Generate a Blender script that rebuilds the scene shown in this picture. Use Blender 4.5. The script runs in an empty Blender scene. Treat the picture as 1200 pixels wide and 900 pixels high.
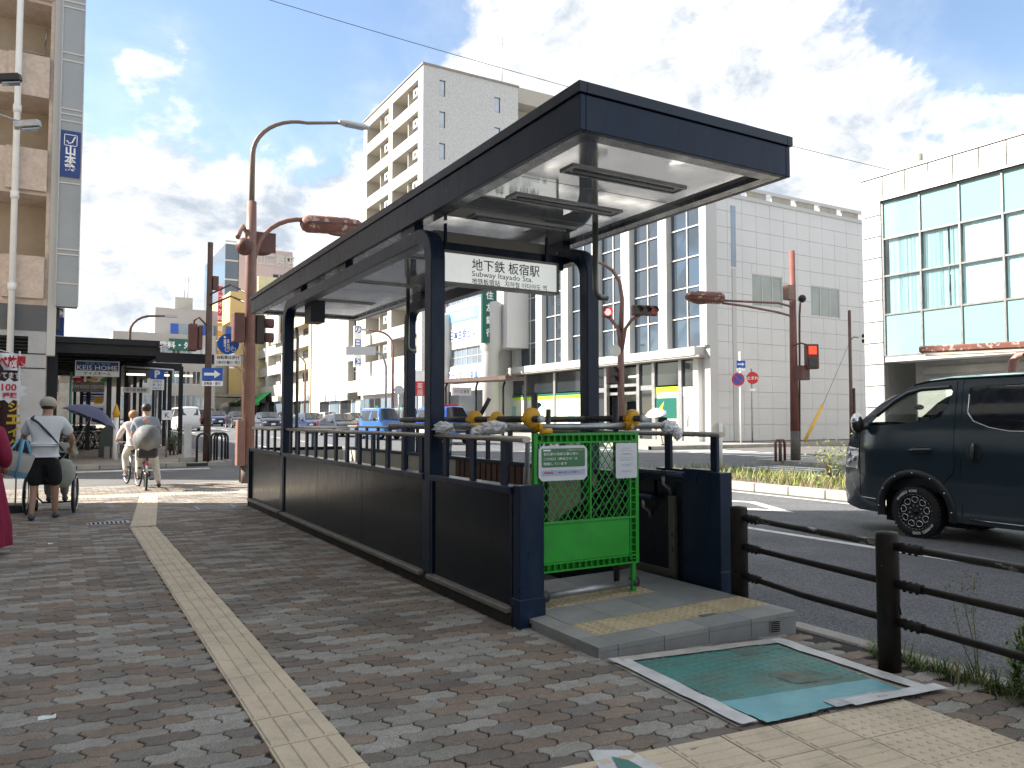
import bpy, math, random
from math import sin, cos, pi, radians, atan2, sqrt, hypot
from mathutils import Vector, Matrix, Quaternion, noise
import mathutils.geometry as mgeo
random.seed(7)
S = bpy.context.scene
COL = S.collection

# ------------------------------------------------------------------ camera
CAMH, FPX, YAW = 1.42, 905.0, radians(30.2)
PITCH = math.atan(42 / 905.0)
cam = bpy.data.cameras.new('camera'); camo = bpy.data.objects.new('camera', cam); COL.objects.link(camo)
cam.sensor_width = 36; cam.lens = FPX / 1200 * 36; cam.clip_start = 0.05; cam.clip_end = 6000
camo.location = (0, 0, CAMH); camo.rotation_euler = (pi / 2 + PITCH, 0, -YAW)
S.camera = camo
S.view_settings.view_transform = 'Standard'; S.view_settings.look = 'None'
S.view_settings.gamma = 1.0; S.view_settings.use_white_balance = True; S.view_settings.white_balance_temperature = 6850; S.view_settings.white_balance_tint = 10.0; S.view_settings.exposure = 2.75

# ------------------------------------------------------------------ light
SUN_EL = radians(36); SUN_AZ = atan2(-0.86, 0.51)          # azimuth from +Y towards +X
sun_dir = Vector((sin(SUN_AZ) * cos(SUN_EL), cos(SUN_AZ) * cos(SUN_EL), sin(SUN_EL)))
sl = bpy.data.lights.new('sun', 'SUN'); sl.energy = 2.15; sl.angle = radians(0.53); sl.color = (1.0, 0.96, 0.90)
so = bpy.data.objects.new('sun', sl); COL.objects.link(so)
so.rotation_euler = sun_dir.to_track_quat('Z', 'Y').to_euler()

W = bpy.data.worlds.new('World'); S.world = W; W.use_nodes = True
def build_sky():
    nt = W.node_tree; N = nt.nodes; L = nt.links; N.clear()
    def nd(t, **k):
        n = N.new(t)
        for a, b in k.items(): setattr(n, a, b)
        return n
    def math_(op, a, b=None, c=None, clamp=False):
        n = nd('ShaderNodeMath', operation=op, use_clamp=clamp)
        for i, x in enumerate((a, b, c)):
            if x is None: continue
            if isinstance(x, (int, float)): n.inputs[i].default_value = x
            else: L.new(x, n.inputs[i])
        return n.outputs[0]
    def vmath(op, a, b):
        n = nd('ShaderNodeVectorMath', operation=op)
        for i, x in enumerate((a, b)):
            if isinstance(x, (tuple, Vector)): n.inputs[i].default_value = x
            elif x is not None: L.new(x, n.inputs[i])
        return n.outputs['Value'] if op in ('DOT_PRODUCT',) else n.outputs[0]
    def mr(x, a, b, c=0.0, d=1.0, smooth=True):
        n = nd('ShaderNodeMapRange'); n.interpolation_type = 'SMOOTHSTEP' if smooth else 'LINEAR'
        L.new(x, n.inputs[0])
        for i, q in zip((1, 2, 3, 4), (a, b, c, d)): n.inputs[i].default_value = q
        return n.outputs[0]
    def ramp(x, a, b):
        n = nd('ShaderNodeMix', data_type='RGBA'); L.new(x, n.inputs[0])
        for i, q in ((6, a), (7, b)):
            if isinstance(q, tuple): n.inputs[i].default_value = q + (1,)
            else: L.new(q, n.inputs[i])
        return n.outputs[2]
    sky = nd('ShaderNodeTexSky', sky_type='NISHITA', sun_disc=False, sun_elevation=SUN_EL, sun_rotation=SUN_AZ,
             altitude=0, air_density=1.0, dust_density=0.3, ozone_density=1.2)
    gen = nd('ShaderNodeTexCoord').outputs['Generated']
    d = vmath('NORMALIZE', gen, None)
    # soft masses of cumulus, as directions on the sky with an angular size (degrees) and a weight
    blobs = CLOUDS
    field = None
    for (bd, sig, w) in blobs:
        dot = vmath('DOT_PRODUCT', d, bd)
        k = 1.0 / (2 * (1 - cos(radians(sig))))
        e = math_('POWER', 2.71828, math_('MULTIPLY', math_('SUBTRACT', dot, 1.0), 2 * k * 0.5 * 2))
        e = math_('MULTIPLY', e, w)
        field = e if field is None else math_('ADD', field, e)
    def fbm(vec, scale, det, rough, dist=0.0, lac=2.0):
        n = nd('ShaderNodeTexNoise'); n.noise_dimensions = '3D'
        n.inputs['Scale'].default_value = scale; n.inputs['Detail'].default_value = det
        n.inputs['Roughness'].default_value = rough; n.inputs['Distortion'].default_value = dist
        n.inputs['Lacunarity'].default_value = lac
        L.new(vec, n.inputs['Vector']); return n.outputs['Fac']
    sq = vmath('MULTIPLY', d, (1.0, 1.0, 1.45))
    def dens(vec):
        a = fbm(vec, 3.2, 10, 0.60, 0.25)
        b = fbm(vec, 11.0, 8, 0.62, 0.5)
        return math_('ADD', math_('MULTIPLY', math_('SUBTRACT', a, 0.5), 1.5), math_('MULTIPLY', math_('SUBTRACT', b, 0.5), 0.62))
    n0 = dens(sq)
    off = vmath('ADD', sq, tuple(sun_dir * 0.045))
    n1 = dens(off)
    raw = math_('ADD', math_('ADD', field, n0), 0.14)
    mask = mr(raw, -0.02, 0.17)
    haze = mr(raw, -0.5, 0.3, 0.0, 0.22)
    cover = math_('MAXIMUM', mask, haze)
    # bright on the side that looks at the sun, grey-blue in the thick base
    lit = math_('ADD', math_('MULTIPLY', math_('SUBTRACT', n0, n1), 3.4), 0.66, clamp=True)
    thick = mr(raw, 0.2, 1.0, 0.0, 0.40)
    shade = math_('SUBTRACT', lit, thick, clamp=True)
    col = ramp(shade, (0.42, 0.49, 0.59), (.96, .98, 1.0))
    bg1 = nd('ShaderNodeBackground'); L.new(sky.outputs[0], bg1.inputs[0]); bg1.inputs[1].default_value = SKY_STR
    bg2 = nd('ShaderNodeBackground'); L.new(col, bg2.inputs[0]); bg2.inputs[1].default_value = CLOUD_STR
    mx = nd('ShaderNodeMixShader'); L.new(cover, mx.inputs[0]); L.new(bg1.outputs[0], mx.inputs[1]); L.new(bg2.outputs[0], mx.inputs[2])
    out = nd('ShaderNodeOutputWorld'); L.new(mx.outputs[0], out.inputs[0])
SKY_STR, CLOUD_STR = 0.042, 0.216
def skydir(az, el): az = radians(az); el = radians(el); return (sin(az) * cos(el), cos(az) * cos(el), sin(el))
# azimuth (deg, clockwise from the street axis), elevation, size, weight
CLOUDS = [(skydir(0, 9), 7, .28), (skydir(12, 12), 6, .25), (skydir(19, 16), 5, .2), (skydir(27, 21), 6, .2), (skydir(38, 25), 7, .24), (skydir(50, 19), 7, .18), (skydir(57, 21), 4, .15), (skydir(62, 13), 6, .18), (skydir(30, 9), 9, .15), (skydir(45, 9), 8, .25), (skydir(-16, 8), 10, .15),
          (skydir(6.6, 24.4), 2.2, .50), (skydir(3.2, 22.6), 1.6, .38),
          (skydir(12.5, 26.5), 7.5, -.70), (skydir(1.5, 21.5), 4.5, -.52), (skydir(22, 28), 3.5, -.35), (skydir(64, 25.5), 4.5, -.80)]
build_sky()

# ------------------------------------------------------------------ measuring: pixel of the photograph + a known distance or height -> a point of the place
_F = Vector((sin(YAW) * cos(PITCH), cos(YAW) * cos(PITCH), sin(PITCH))); _R = Vector((cos(YAW), -sin(YAW), 0)); _U = _R.cross(_F)
_C = Vector((0, 0, CAMH))
def ray(u, v): return _R * ((u - 600) / FPX) - _U * ((v - 450) / FPX) + _F
def GZ(u, v, z=0.0): d = ray(u, v); return _C + d * ((z - CAMH) / d.z)
def PX(u, v, x): d = ray(u, v); return _C + d * (x / d.x)
def PY(u, v, y): d = ray(u, v); return _C + d * (y / d.y)
def PD(u, v, t): return _C + ray(u, v) * t
def gz(y): return max(0.0, min(y, 170) - 20) * 0.0145

# ------------------------------------------------------------------ mesh builder
class MB:
    def __init__(s): s.v = []; s.f = []; s.s = []; s.m = []; s.M = None; s.mi = 0
    def _p(s, p):
        p = Vector(p); return tuple(s.M @ p) if s.M is not None else tuple(p)
    def add(s, pts, faces, smooth=False):
        b = len(s.v); s.v.extend(s._p(p) for p in pts)
        for f in faces: s.f.append(tuple(b + i for i in f)); s.s.append(smooth); s.m.append(s.mi)
        return s
    def box(s, x0, x1, y0, y1, z0, z1):
        p = [(x, y, z) for z in (z0, z1) for y in (y0, y1) for x in (x0, x1)]
        return s.add(p, [(0, 2, 3, 1), (4, 5, 7, 6), (0, 1, 5, 4), (2, 6, 7, 3), (0, 4, 6, 2), (1, 3, 7, 5)])
    def cbox(s, c, d, R=None):
        p = []
        for z in (-.5, .5):
            for y in (-.5, .5):
                for x in (-.5, .5):
                    q = Vector((x * d[0], y * d[1], z * d[2]))
                    if R is not None: q = R @ q
                    p.append(q + Vector(c))
        return s.add(p, [(0, 2, 3, 1), (4, 5, 7, 6), (0, 1, 5, 4), (2, 6, 7, 3), (0, 4, 6, 2), (1, 3, 7, 5)])
    def quad(s, a, b, c, d): return s.add([a, b, c, d], [(0, 1, 2, 3)])
    def tube(s, path, r, n=10, cap=True, smooth=True):
        path = [Vector(p) for p in path]; m = len(path)
        rs = r if isinstance(r, (list, tuple)) else [r] * m
        pts = []; up = None
        for i, p in enumerate(path):
            t = (path[min(i + 1, m - 1)] - path[max(i - 1, 0)]).normalized()
            if up is None:
                a = Vector((0, 0, 1)) if abs(t.z) < .9 else Vector((1, 0, 0)); up = (a - t * a.dot(t)).normalized()
            else: up = (up - t * up.dot(t)).normalized()
            w = t.cross(up)
            for k in range(n):
                an = 2 * pi * k / n; pts.append(p + (up * cos(an) + w * sin(an)) * rs[i])
        fs = [(i * n + k, i * n + (k + 1) % n, (i + 1) * n + (k + 1) % n, (i + 1) * n + k) for i in range(m - 1) for k in range(n)]
        s.add(pts, fs, smooth)
        if cap:
            b = len(s.v) - n * m
            s.f.append(tuple(b + k for k in reversed(range(n)))); s.s.append(False); s.m.append(s.mi)
            s.f.append(tuple(b + (m - 1) * n + k for k in range(n))); s.s.append(False); s.m.append(s.mi)
        return s
    def cyl(s, a, b, r, n=14, r2=None): return s.tube([a, b], [r, r if r2 is None else r2], n)
    def bar(s, path, w, h, side=(1, 0, 0)):
        # rectangular section swept along a path lying in a plane normal to side
        path = [Vector(p) for p in path]; sd = Vector(side).normalized(); pts = []; m = len(path)
        for i, p in enumerate(path):
            t = (path[min(i + 1, m - 1)] - path[max(i - 1, 0)]).normalized(); nn = sd.cross(t).normalized()
            for (a, b) in ((-1, -1), (1, -1), (1, 1), (-1, 1)): pts.append(p + sd * (a * w / 2) + nn * (b * h / 2))
        fs = [(i * 4 + k, i * 4 + (k + 1) % 4, (i + 1) * 4 + (k + 1) % 4, (i + 1) * 4 + k) for i in range(m - 1) for k in range(4)]
        fs += [(3, 2, 1, 0), tuple((m - 1) * 4 + k for k in range(4))]
        return s.add(pts, fs)
    def prism(s, poly, z0, z1):
        n = len(poly)
        pts = [(p[0], p[1], z0) for p in poly] + [(p[0], p[1], z1) for p in poly]
        return s.add(pts, [tuple(reversed(range(n))), tuple(range(n, 2 * n))] + [(i, (i + 1) % n, n + (i + 1) % n, n + i) for i in range(n)])
    def lathe(s, prof, n=16, smooth=True):
        pts = [(r * cos(2 * pi * k / n), r * sin(2 * pi * k / n), z) for r, z in prof for k in range(n)]
        m = len(prof)
        fs = [(i * n + k, i * n + (k + 1) % n, (i + 1) * n + (k + 1) % n, (i + 1) * n + k) for i in range(m - 1) for k in range(n)]
        s.add(pts, fs, smooth)
        b = len(s.v) - n * m
        for q, rev in ((0, True), (m - 1, False)):
            if prof[q][0] > 1e-5:
                f = [b + q * n + k for k in range(n)]
                s.f.append(tuple(reversed(f)) if rev else tuple(f)); s.s.append(False); s.m.append(s.mi)
        return s
    def ball(s, c, r, n=12, m=8, smooth=True, fn=None):
        if isinstance(r, (int, float)): r = (r, r, r)
        pts = []
        for i in range(m + 1):
            th = pi * i / m
            for k in range(n):
                ph = 2 * pi * k / n; q = Vector((sin(th) * cos(ph), sin(th) * sin(ph), cos(th)))
                if fn: q = q * fn(q)
                pts.append((c[0] + q.x * r[0], c[1] + q.y * r[1], c[2] + q.z * r[2]))
        fs = [(i * n + k, (i + 1) * n + k, (i + 1) * n + (k + 1) % n, i * n + (k + 1) % n) for i in range(m) for k in range(n)]
        return s.add(pts, fs, smooth)
    def grid(s, fn, nu, nv, smooth=True):
        pts = [fn(i / nu, j / nv) for j in range(nv + 1) for i in range(nu + 1)]
        return s.add(pts, [(j * (nu + 1) + i, j * (nu + 1) + i + 1, (j + 1) * (nu + 1) + i + 1, (j + 1) * (nu + 1) + i) for j in range(nv) for i in range(nu)], smooth)
    def mesh(s, name, org=None):
        me = bpy.data.meshes.new(name)
        v = s.v if org is None else [(a - org[0], b - org[1], c - org[2]) for a, b, c in s.v]
        me.from_pydata(v, [], s.f)
        me.polygons.foreach_set('use_smooth', s.s); me.polygons.foreach_set('material_index', s.m)
        me.validate(); me.update(); return me

ORG = {}
def tag(o, label, cat, group=None):
    o['label'] = label; o['category'] = cat
    if group: o['group'] = group
    return o
def thing(name, label, cat, loc=(0, 0, 0), group=None):
    o = bpy.data.objects.new(name, None); o.empty_display_size = .2; COL.objects.link(o); o.location = loc
    ORG[o.name] = Vector(loc); return tag(o, label, cat, group)
def mats(me, m):
    for q in (m if isinstance(m, (list, tuple)) else [m]): me.materials.append(q)
def part(name, mb, m, parent, label=None, bevel=0, seg=1):
    org = ORG[parent.name]
    me = mb.mesh(name, org) if isinstance(mb, MB) else mb
    if isinstance(mb, MB): mats(me, m)
    o = bpy.data.objects.new(name, me); COL.objects.link(o); o.parent = parent; ORG[o.name] = org
    if label: o['label'] = label
    if bevel: bev(o, bevel, seg)
    return o
def bev(o, w, seg=1):
    b = o.modifiers.new('bevel', 'BEVEL'); b.width = w; b.segments = seg; b.limit_method = 'ANGLE'; b.angle_limit = radians(40)
def solo(name, mb, m, label, cat, loc=(0, 0, 0), group=None, bevel=0):
    me = mb.mesh(name, loc); mats(me, m); o = bpy.data.objects.new(name, me); COL.objects.link(o); o.location = loc; ORG[o.name] = Vector(loc)
    if bevel: bev(o, bevel)
    return tag(o, label, cat, group)
def struct(name, mb, m, loc=(0, 0, 0)):
    me = mb.mesh(name, loc); mats(me, m); o = bpy.data.objects.new(name, me); COL.objects.link(o); o.location = loc; ORG[o.name] = Vector(loc)
    o['kind'] = 'structure'; return o
def dup(root, loc, rz=0.0, label=None, group=None):
    r = root.copy(); COL.objects.link(r); r.location = loc; r.rotation_euler = (0, 0, rz)
    if label: r['label'] = label
    if group: r['group'] = group
    def rec(a, b):
        for ch in list(a.children):
            c = ch.copy(); COL.objects.link(c); c.parent = b; rec(ch, c)
    rec(root, r); ORG[r.name] = Vector(loc); return r

# ------------------------------------------------------------------ materials
def srgb(r, g, b):
    f = lambda c: (c / 255 / 12.92) if c / 255 <= .04045 else ((c / 255 + .055) / 1.055) ** 2.4
    return (f(r), f(g), f(b))
_mc = {}
def mat(name, col, rough=.6, metal=0.0, var=.12, vs=3.0, bump=0.0, bs=40.0, spec=.5, coat=0.0, col2=None, c2s=1.0, c2t=(.45, .6), emit=None, es=0.0, stretch=None, rvar=0.1, alpha=None, trans=0.0, fine=0.0, fs=120):
    if name in _mc: return _mc[name]
    m = bpy.data.materials.new(name); m.use_nodes = True; nt = m.node_tree; N = nt.nodes; L = nt.links
    b = N['Principled BSDF']; b.inputs['Roughness'].default_value = rough; b.inputs['Metallic'].default_value = metal
    b.inputs['Specular IOR Level'].default_value = spec; b.inputs['Coat Weight'].default_value = coat; b.inputs['Coat Roughness'].default_value = .08
    b.inputs['Base Color'].default_value = tuple(col) + (1,)
    if trans: b.inputs['Transmission Weight'].default_value = trans
    pos = N.new('ShaderNodeNewGeometry').outputs['Position']
    if stretch:
        mp = N.new('ShaderNodeMapping'); mp.inputs['Scale'].default_value = stretch; L.new(pos, mp.inputs[0]); pos = mp.outputs[0]
    def nz(sc, det=4, ro=.55):
        n = N.new('ShaderNodeTexNoise'); n.inputs['Scale'].default_value = sc; n.inputs['Detail'].default_value = det; n.inputs['Roughness'].default_value = ro
        L.new(pos, n.inputs['Vector']); return n.outputs['Fac']
    cur = None
    if col2 is not None:
        f = N.new('ShaderNodeMapRange'); L.new(nz(c2s, 6, .62), f.inputs[0]); f.inputs[1].default_value = c2t[0]; f.inputs[2].default_value = c2t[1]
        mx = N.new('ShaderNodeMix'); mx.data_type = 'RGBA'; L.new(f.outputs[0], mx.inputs[0]); mx.inputs[6].default_value = tuple(col) + (1,); mx.inputs[7].default_value = tuple(col2) + (1,)
        cur = mx.outputs[2]
    def vary(cur, amp, sc, det=4):
        f = N.new('ShaderNodeMapRange'); L.new(nz(sc, det), f.inputs[0]); f.inputs[1].default_value = .28; f.inputs[2].default_value = .72
        f.inputs[3].default_value = 1 - amp; f.inputs[4].default_value = 1 + amp
        mx = N.new('ShaderNodeMix'); mx.data_type = 'RGBA'; mx.blend_type = 'MULTIPLY'; mx.inputs[0].default_value = 1
        if cur is None: mx.inputs[6].default_value = tuple(col) + (1,)
        else: L.new(cur, mx.inputs[6])
        cb = N.new('ShaderNodeCombineColor')
        for i in range(3): L.new(f.outputs[0], cb.inputs[i])
        L.new(cb.outputs[0], mx.inputs[7]); return mx.outputs[2]
    if var: cur = vary(cur, var, vs)
    if fine: cur = vary(cur, fine, fs, 2)
    if cur is not None: L.new(cur, b.inputs['Base Color'])
    if rvar:
        f = N.new('ShaderNodeMapRange'); L.new(nz(vs * 2.3), f.inputs[0]); f.inputs[1].default_value = .3; f.inputs[2].default_value = .7
        f.inputs[3].default_value = max(0, rough - rvar); f.inputs[4].default_value = min(1, rough + rvar); L.new(f.outputs[0], b.inputs['Roughness'])
    if bump:
        bp = N.new('ShaderNodeBump'); bp.inputs['Strength'].default_value = bump; bp.inputs['Distance'].default_value = .01
        L.new(nz(bs, 5, .6), bp.inputs['Height']); L.new(bp.outputs[0], b.inputs['Normal'])
    if emit is not None:
        b.inputs['Emission Color'].default_value = tuple(emit) + (1,); b.inputs['Emission Strength'].default_value = es
    if alpha is not None: b.inputs['Alpha'].default_value = alpha
    _mc[name] = m; return m
def tinted_glass(name, tint, refl=.12, rough=.02):
    m = bpy.data.materials.new(name); m.use_nodes = True; nt = m.node_tree; N = nt.nodes; L = nt.links; N.clear()
    t = N.new('ShaderNodeBsdfTransparent'); t.inputs[0].default_value = tuple(tint) + (1,)
    g = N.new('ShaderNodeBsdfGlossy'); g.inputs['Roughness'].default_value = rough
    mx = N.new('ShaderNodeMixShader'); mx.inputs[0].default_value = refl; L.new(t.outputs[0], mx.inputs[1]); L.new(g.outputs[0], mx.inputs[2])
    o = N.new('ShaderNodeOutputMaterial'); L.new(mx.outputs[0], o.inputs[0]); return m
def tone_mat(name, stops, fine=.25, fs=160, bump=.5, dirt=.25):
    # stone pavers: colour picked by the mesh attribute "tone", speckled, with dirt
    m = bpy.data.materials.new(name); m.use_nodes = True; nt = m.node_tree; N = nt.nodes; L = nt.links; b = N['Principled BSDF']
    at = N.new('ShaderNodeAttribute'); at.attribute_name = 'tone'
    cr = N.new('ShaderNodeValToRGB'); cr.color_ramp.interpolation = 'CONSTANT'
    while len(cr.color_ramp.elements) < len(stops): cr.color_ramp.elements.new(.5)
    for i, (p, c) in enumerate(stops): cr.color_ramp.elements[i].position = p; cr.color_ramp.elements[i].color = tuple(c) + (1,)
    L.new(at.outputs['Fac'], cr.inputs[0])
    pos = N.new('ShaderNodeNewGeometry').outputs['Position']; cur = cr.outputs[0]
    for sc, amp, det in ((fs, fine, 3), (2.2, dirt, 5), (22, .12, 4)):
        n = N.new('ShaderNodeTexNoise'); n.inputs['Scale'].default_value = sc; n.inputs['Detail'].default_value = det; L.new(pos, n.inputs['Vector'])
        f = N.new('ShaderNodeMapRange'); L.new(n.outputs['Fac'], f.inputs[0]); f.inputs[1].default_value = .28; f.inputs[2].default_value = .72; f.inputs[3].default_value = 1 - amp; f.inputs[4].default_value = 1 + amp
        cb = N.new('ShaderNodeCombineColor')
        for i in range(3): L.new(f.outputs[0], cb.inputs[i])
        mx = N.new('ShaderNodeMix'); mx.data_type = 'RGBA'; mx.blend_type = 'MULTIPLY'; mx.inputs[0].default_value = 1; L.new(cur, mx.inputs[6]); L.new(cb.outputs[0], mx.inputs[7]); cur = mx.outputs[2]
        if sc == fs:
            bp = N.new('ShaderNodeBump'); bp.inputs['Strength'].default_value = bump; bp.inputs['Distance'].default_value = .004; L.new(n.outputs['Fac'], bp.inputs['Height']); L.new(bp.outputs[0], b.inputs['Normal'])
    L.new(cur, b.inputs['Base Color']); b.inputs['Roughness'].default_value = .82; return m

M_NAVY = mat('navy_steel_paint', (.0065, .0185, .046), .33, 0, .14, 2.5, .03, 30, spec=.27, rvar=.06, col2=(.018, .032, .055), c2s=2.2, c2t=(.50, .72), stretch=(2.5, 2.5, .8))
M_NAVY2 = mat('navy_panel_paint', (.0045, .0110, .018), .20, 0, .14, 3.5, 0, 9, spec=.26, rvar=.07, col2=(.017, .024, .030), c2s=1.6, c2t=(.50, .74), stretch=(2.5, 2.5, .55))
M_NAVYCAP = mat('roof_edge_cap', (.009, .017, .034), .3, 0, .10, 2.0, .03, 20, spec=.4, rvar=.04)
M_SOFFIT = mat('glossy_soffit_panel', (.95, .94, .92), .07, .72, .08, 1.4, .03, 4, spec=.8, rvar=.05)
M_ALU = mat('dull_aluminium', (.42, .42, .42), .38, .8, .12, 6, .05, 60)
M_STEEL = mat('galvanised_pipe', (.36, .37, .38), .42, .85, .2, 9, .1, 70)
M_DARKPIPE = mat('weathered_dark_pipe', (.06, .055, .052), .45, .4, .3, 12, .1, 60)
M_RAILTUBE = mat('bronze_handrail', (.40, .37, .33), .35, .8, .15, 8)
M_BASESTONE = mat('dark_stone_plinth', (.030, .027, .024), .8, 0, .3, 6, .3, 60)
M_LEDGE = mat('stone_ledge', (.22, .20, .18), .55, .2, .2, 7, .1, 60)
M_GRANITE = mat('grey_granite_tile', (.25, .26, .255), .55, 0, .14, 4, .15, 140, fine=.22, fs=210)
M_GRANITE2 = mat('pale_granite_tile', (.30, .30, .29), .55, 0, .14, 4, .15, 140, fine=.22, fs=210)
M_TACT = mat('beige_tactile_tile', (.60, .505, .375), .75, 0, .10, 3, .15, 120, fine=.08, fs=90, col2=(.45, .385, .295), c2s=5, c2t=(.52, .72))
M_TACTG = mat('yellow_granite_dot_tile', (.50, .41, .26), .75, 0, .14, 5, .2, 120, fine=.2, fs=160)
M_JOINT = mat('dirt_joint', (.035, .031, .028), .95, 0, .3, 6, .3, 60, fine=.3, fs=90)
M_ASPH = mat('asphalt', (.105, .108, .116), .8, 0, .16, .8, .9, 110, fine=.85, fs=70, rvar=.12)
M_ASPH2 = mat('worn_asphalt', (.12, .118, .115), .85, 0, .15, .6, .4, 120, fine=.3, fs=80)
M_CONC = mat('concrete', (.27, .26, .24), .85, 0, .18, 1.6, .3, 45, fine=.12, fs=60)
M_KERB = mat('kerb_concrete', (.33, .31, .28), .88, 0, .22, 2.4, .4, 50, fine=.15, fs=90)
M_PAVEFAR = mat('distant_pavers', (.32, .27, .225), .85, 0, .2, 1.0, .3, 30, fine=.2, fs=14)
M_WPAINT = mat('worn_white_paint', (.62, .62, .60), .7, 0, .1, 4, .1, 60, col2=(.20, .20, .20), c2s=9, c2t=(.56, .66))
M_WHITE = mat('white_enamel', (.74, .74, .73), .4, 0, .05, 3)
M_BLACK = mat('black_plastic', (.012, .012, .013), .5, 0, .1)
M_DARK = mat('dark_void', (.006, .006, .007), .8, 0, 0)
M_RUST = mat('faded_red_brown_pole_paint', (.20, .10, .08), .5, 0, .14, 2.2, .08, 40, col2=(.27, .15, .12), c2s=1.3, c2t=(.4, .7))
M_RUSTD = mat('dark_red_brown_paint', (.115, .045, .036), .5, 0, .2, 4, .1, 40)
M_PEEL = mat('peeling_red_brown_paint', (.19, .075, .055), .55, 0, .15, 4, .1, 40, col2=(.48, .36, .31), c2s=6, c2t=(.56, .6))
M_BRPOLE = mat('brown_utility_pole_paint', (.10, .06, .048), .6, 0, .25, 3)
M_BRONZE = mat('brown_guard_rail_paint', (.016, .012, .010), .5, 0, .2, 5, .08, 60, spec=.3, col2=(.36, .34, .30), c2s=38, c2t=(.70, .735))
M_CHIP = mat('chipped_guard_rail_paint', (.018, .014, .012), .5, 0, .2, 5, .08, 60, col2=(.36, .33, .29), c2s=16, c2t=(.57, .64), stretch=(1, .35, 1))
M_GREEN = mat('green_barrier_plastic', (.014, .33, .028), .38, 0, .12, 5, spec=.5, col2=(.03, .27, .05), c2s=7, c2t=(.5, .7))
M_YEL = mat('yellow_clamp_cap', (.72, .36, .015), .42, 0, .14, 12)
M_WRAP = mat('white_plastic_wrap', (.85, .86, .88), .25, 0, .15, 12, .4, 30)
M_TEALMAT = mat('teal_sheet', (.045, .215, .19), .5, 0, .2, 2.4, .25, 16, col2=(.085, .15, .12), c2s=2.6, c2t=(.44, .64), fine=.1, fs=60)
M_BLUEMAT = mat('light_blue_sheet', (.13, .39, .44), .45, 0, .14, 5, .2, 18)
M_TAPE = mat('white_tape', (.60, .61, .61), .45, 0, .16, 7, .35, 26)
M_TAPED = mat('dirty_tape', (.42, .41, .37), .6, 0, .25, 7, .3, 26)
M_STAIN = mat('brown_stained_patch', (.10, .155, .125), .55, 0, .2, 6, .2, 30)
M_GLASSB = mat('reflective_office_glass', (.11, .14, .175), .03, .65, .04, .4, spec=.8, rvar=.01)
M_GLASSD = mat('dark_window_glass', (.02, .024, .028), .05, 0, .1, .5, spec=.8, rvar=.02)
M_GLASSP = mat('pale_window_glass', (.22, .28, .34), .06, .3, .2, .3, spec=.8, rvar=.02)
M_MULL = mat('pale_mullion', (.55, .52, .48), .4, .2, .05, 2)
M_PANELW = mat('white_metal_cladding', (.47, .47, .46), .45, 0, .04, .5)
M_PANELG = mat('grey_metal_cladding', (.60, .60, .595), .45, 0, .04, .4)
M_CREAM = mat('cream_render', (.48, .44, .37), .8, 0, .06, .4)
M_CREAM2 = mat('pale_render', (.46, .445, .40), .8, 0, .06, .4)
M_BEIGE = mat('beige_inner_panel', (.45, .42, .36), .5, 0, .07, 2)
M_BLUEP = mat('sign_blue', (.012, .09, .42), .4, 0, .04)
M_BLUED = mat('sign_dark_blue', (.010, .045, .20), .4, 0, .05)
M_REDP = mat('sign_red', (.55, .02, .025), .4, 0, .05)
M_INK = mat('black_ink', (.012, .012, .016), .6, 0, 0)
M_TXTW = mat('white_ink', (.80, .80, .80), .5, 0, 0)
M_SIGNW = mat('white_sign_face', (.88, .89, .90), .35, 0, .02)
M_SKIN = mat('skin', (.42, .24, .165), .5, 0, .06, 8)
M_HAIR = mat('dark_hair', (.02, .016, .014), .6, 0, .2, 30)
M_TYRE = mat('tyre_rubber', (.016, .016, .017), .8, 0, .15, 20, .2, 60)
M_GRASS = None

def text(body, parent, mtl, origin, xdir, ydir, height=None, width=None, name='lettering', align='CENTER', lift=.004, bold=0.0):
    """flat lettering, as a mesh, lying in the plane (origin, xdir, ydir)"""
    c = bpy.data.curves.new(name, 'FONT'); c.body = body; c.align_x = align; c.align_y = 'CENTER'; c.resolution_u = 2; c.offset = bold
    o = bpy.data.objects.new(name, c); COL.objects.link(o)
    dg = bpy.context.evaluated_depsgraph_get(); me = bpy.data.meshes.new_from_object(o.evaluated_get(dg))
    COL.objects.unlink(o); bpy.data.objects.remove(o); bpy.data.curves.remove(c)
    if not len(me.vertices): return None
    xs = [v.co.x for v in me.vertices]; ys = [v.co.y for v in me.vertices]
    w = max(xs) - min(xs); h = max(ys) - min(ys); cx = (max(xs) + min(xs)) / 2; cy = (max(ys) + min(ys)) / 2
    if align == 'LEFT': cx = min(xs)
    sy = (height / h) if height else (width / w); sx = (width / w) if width else sy
    X = Vector(xdir).normalized(); Y = Vector(ydir).normalized(); Z = X.cross(Y); O = Vector(origin) + Z * lift - ORG[parent.name]
    for v in me.vertices: v.co = O + X * ((v.co.x - cx) * sx) + Y * ((v.co.y - cy) * sy)
    me.materials.clear(); me.materials.append(mtl); me.name = name
    o = bpy.data.objects.new(name, me); COL.objects.link(o); o.parent = parent; ORG[o.name] = ORG[parent.name]; return o
EY = (0, 1, 0); EX = (1, 0, 0); EZ = (0, 0, 1)
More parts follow.
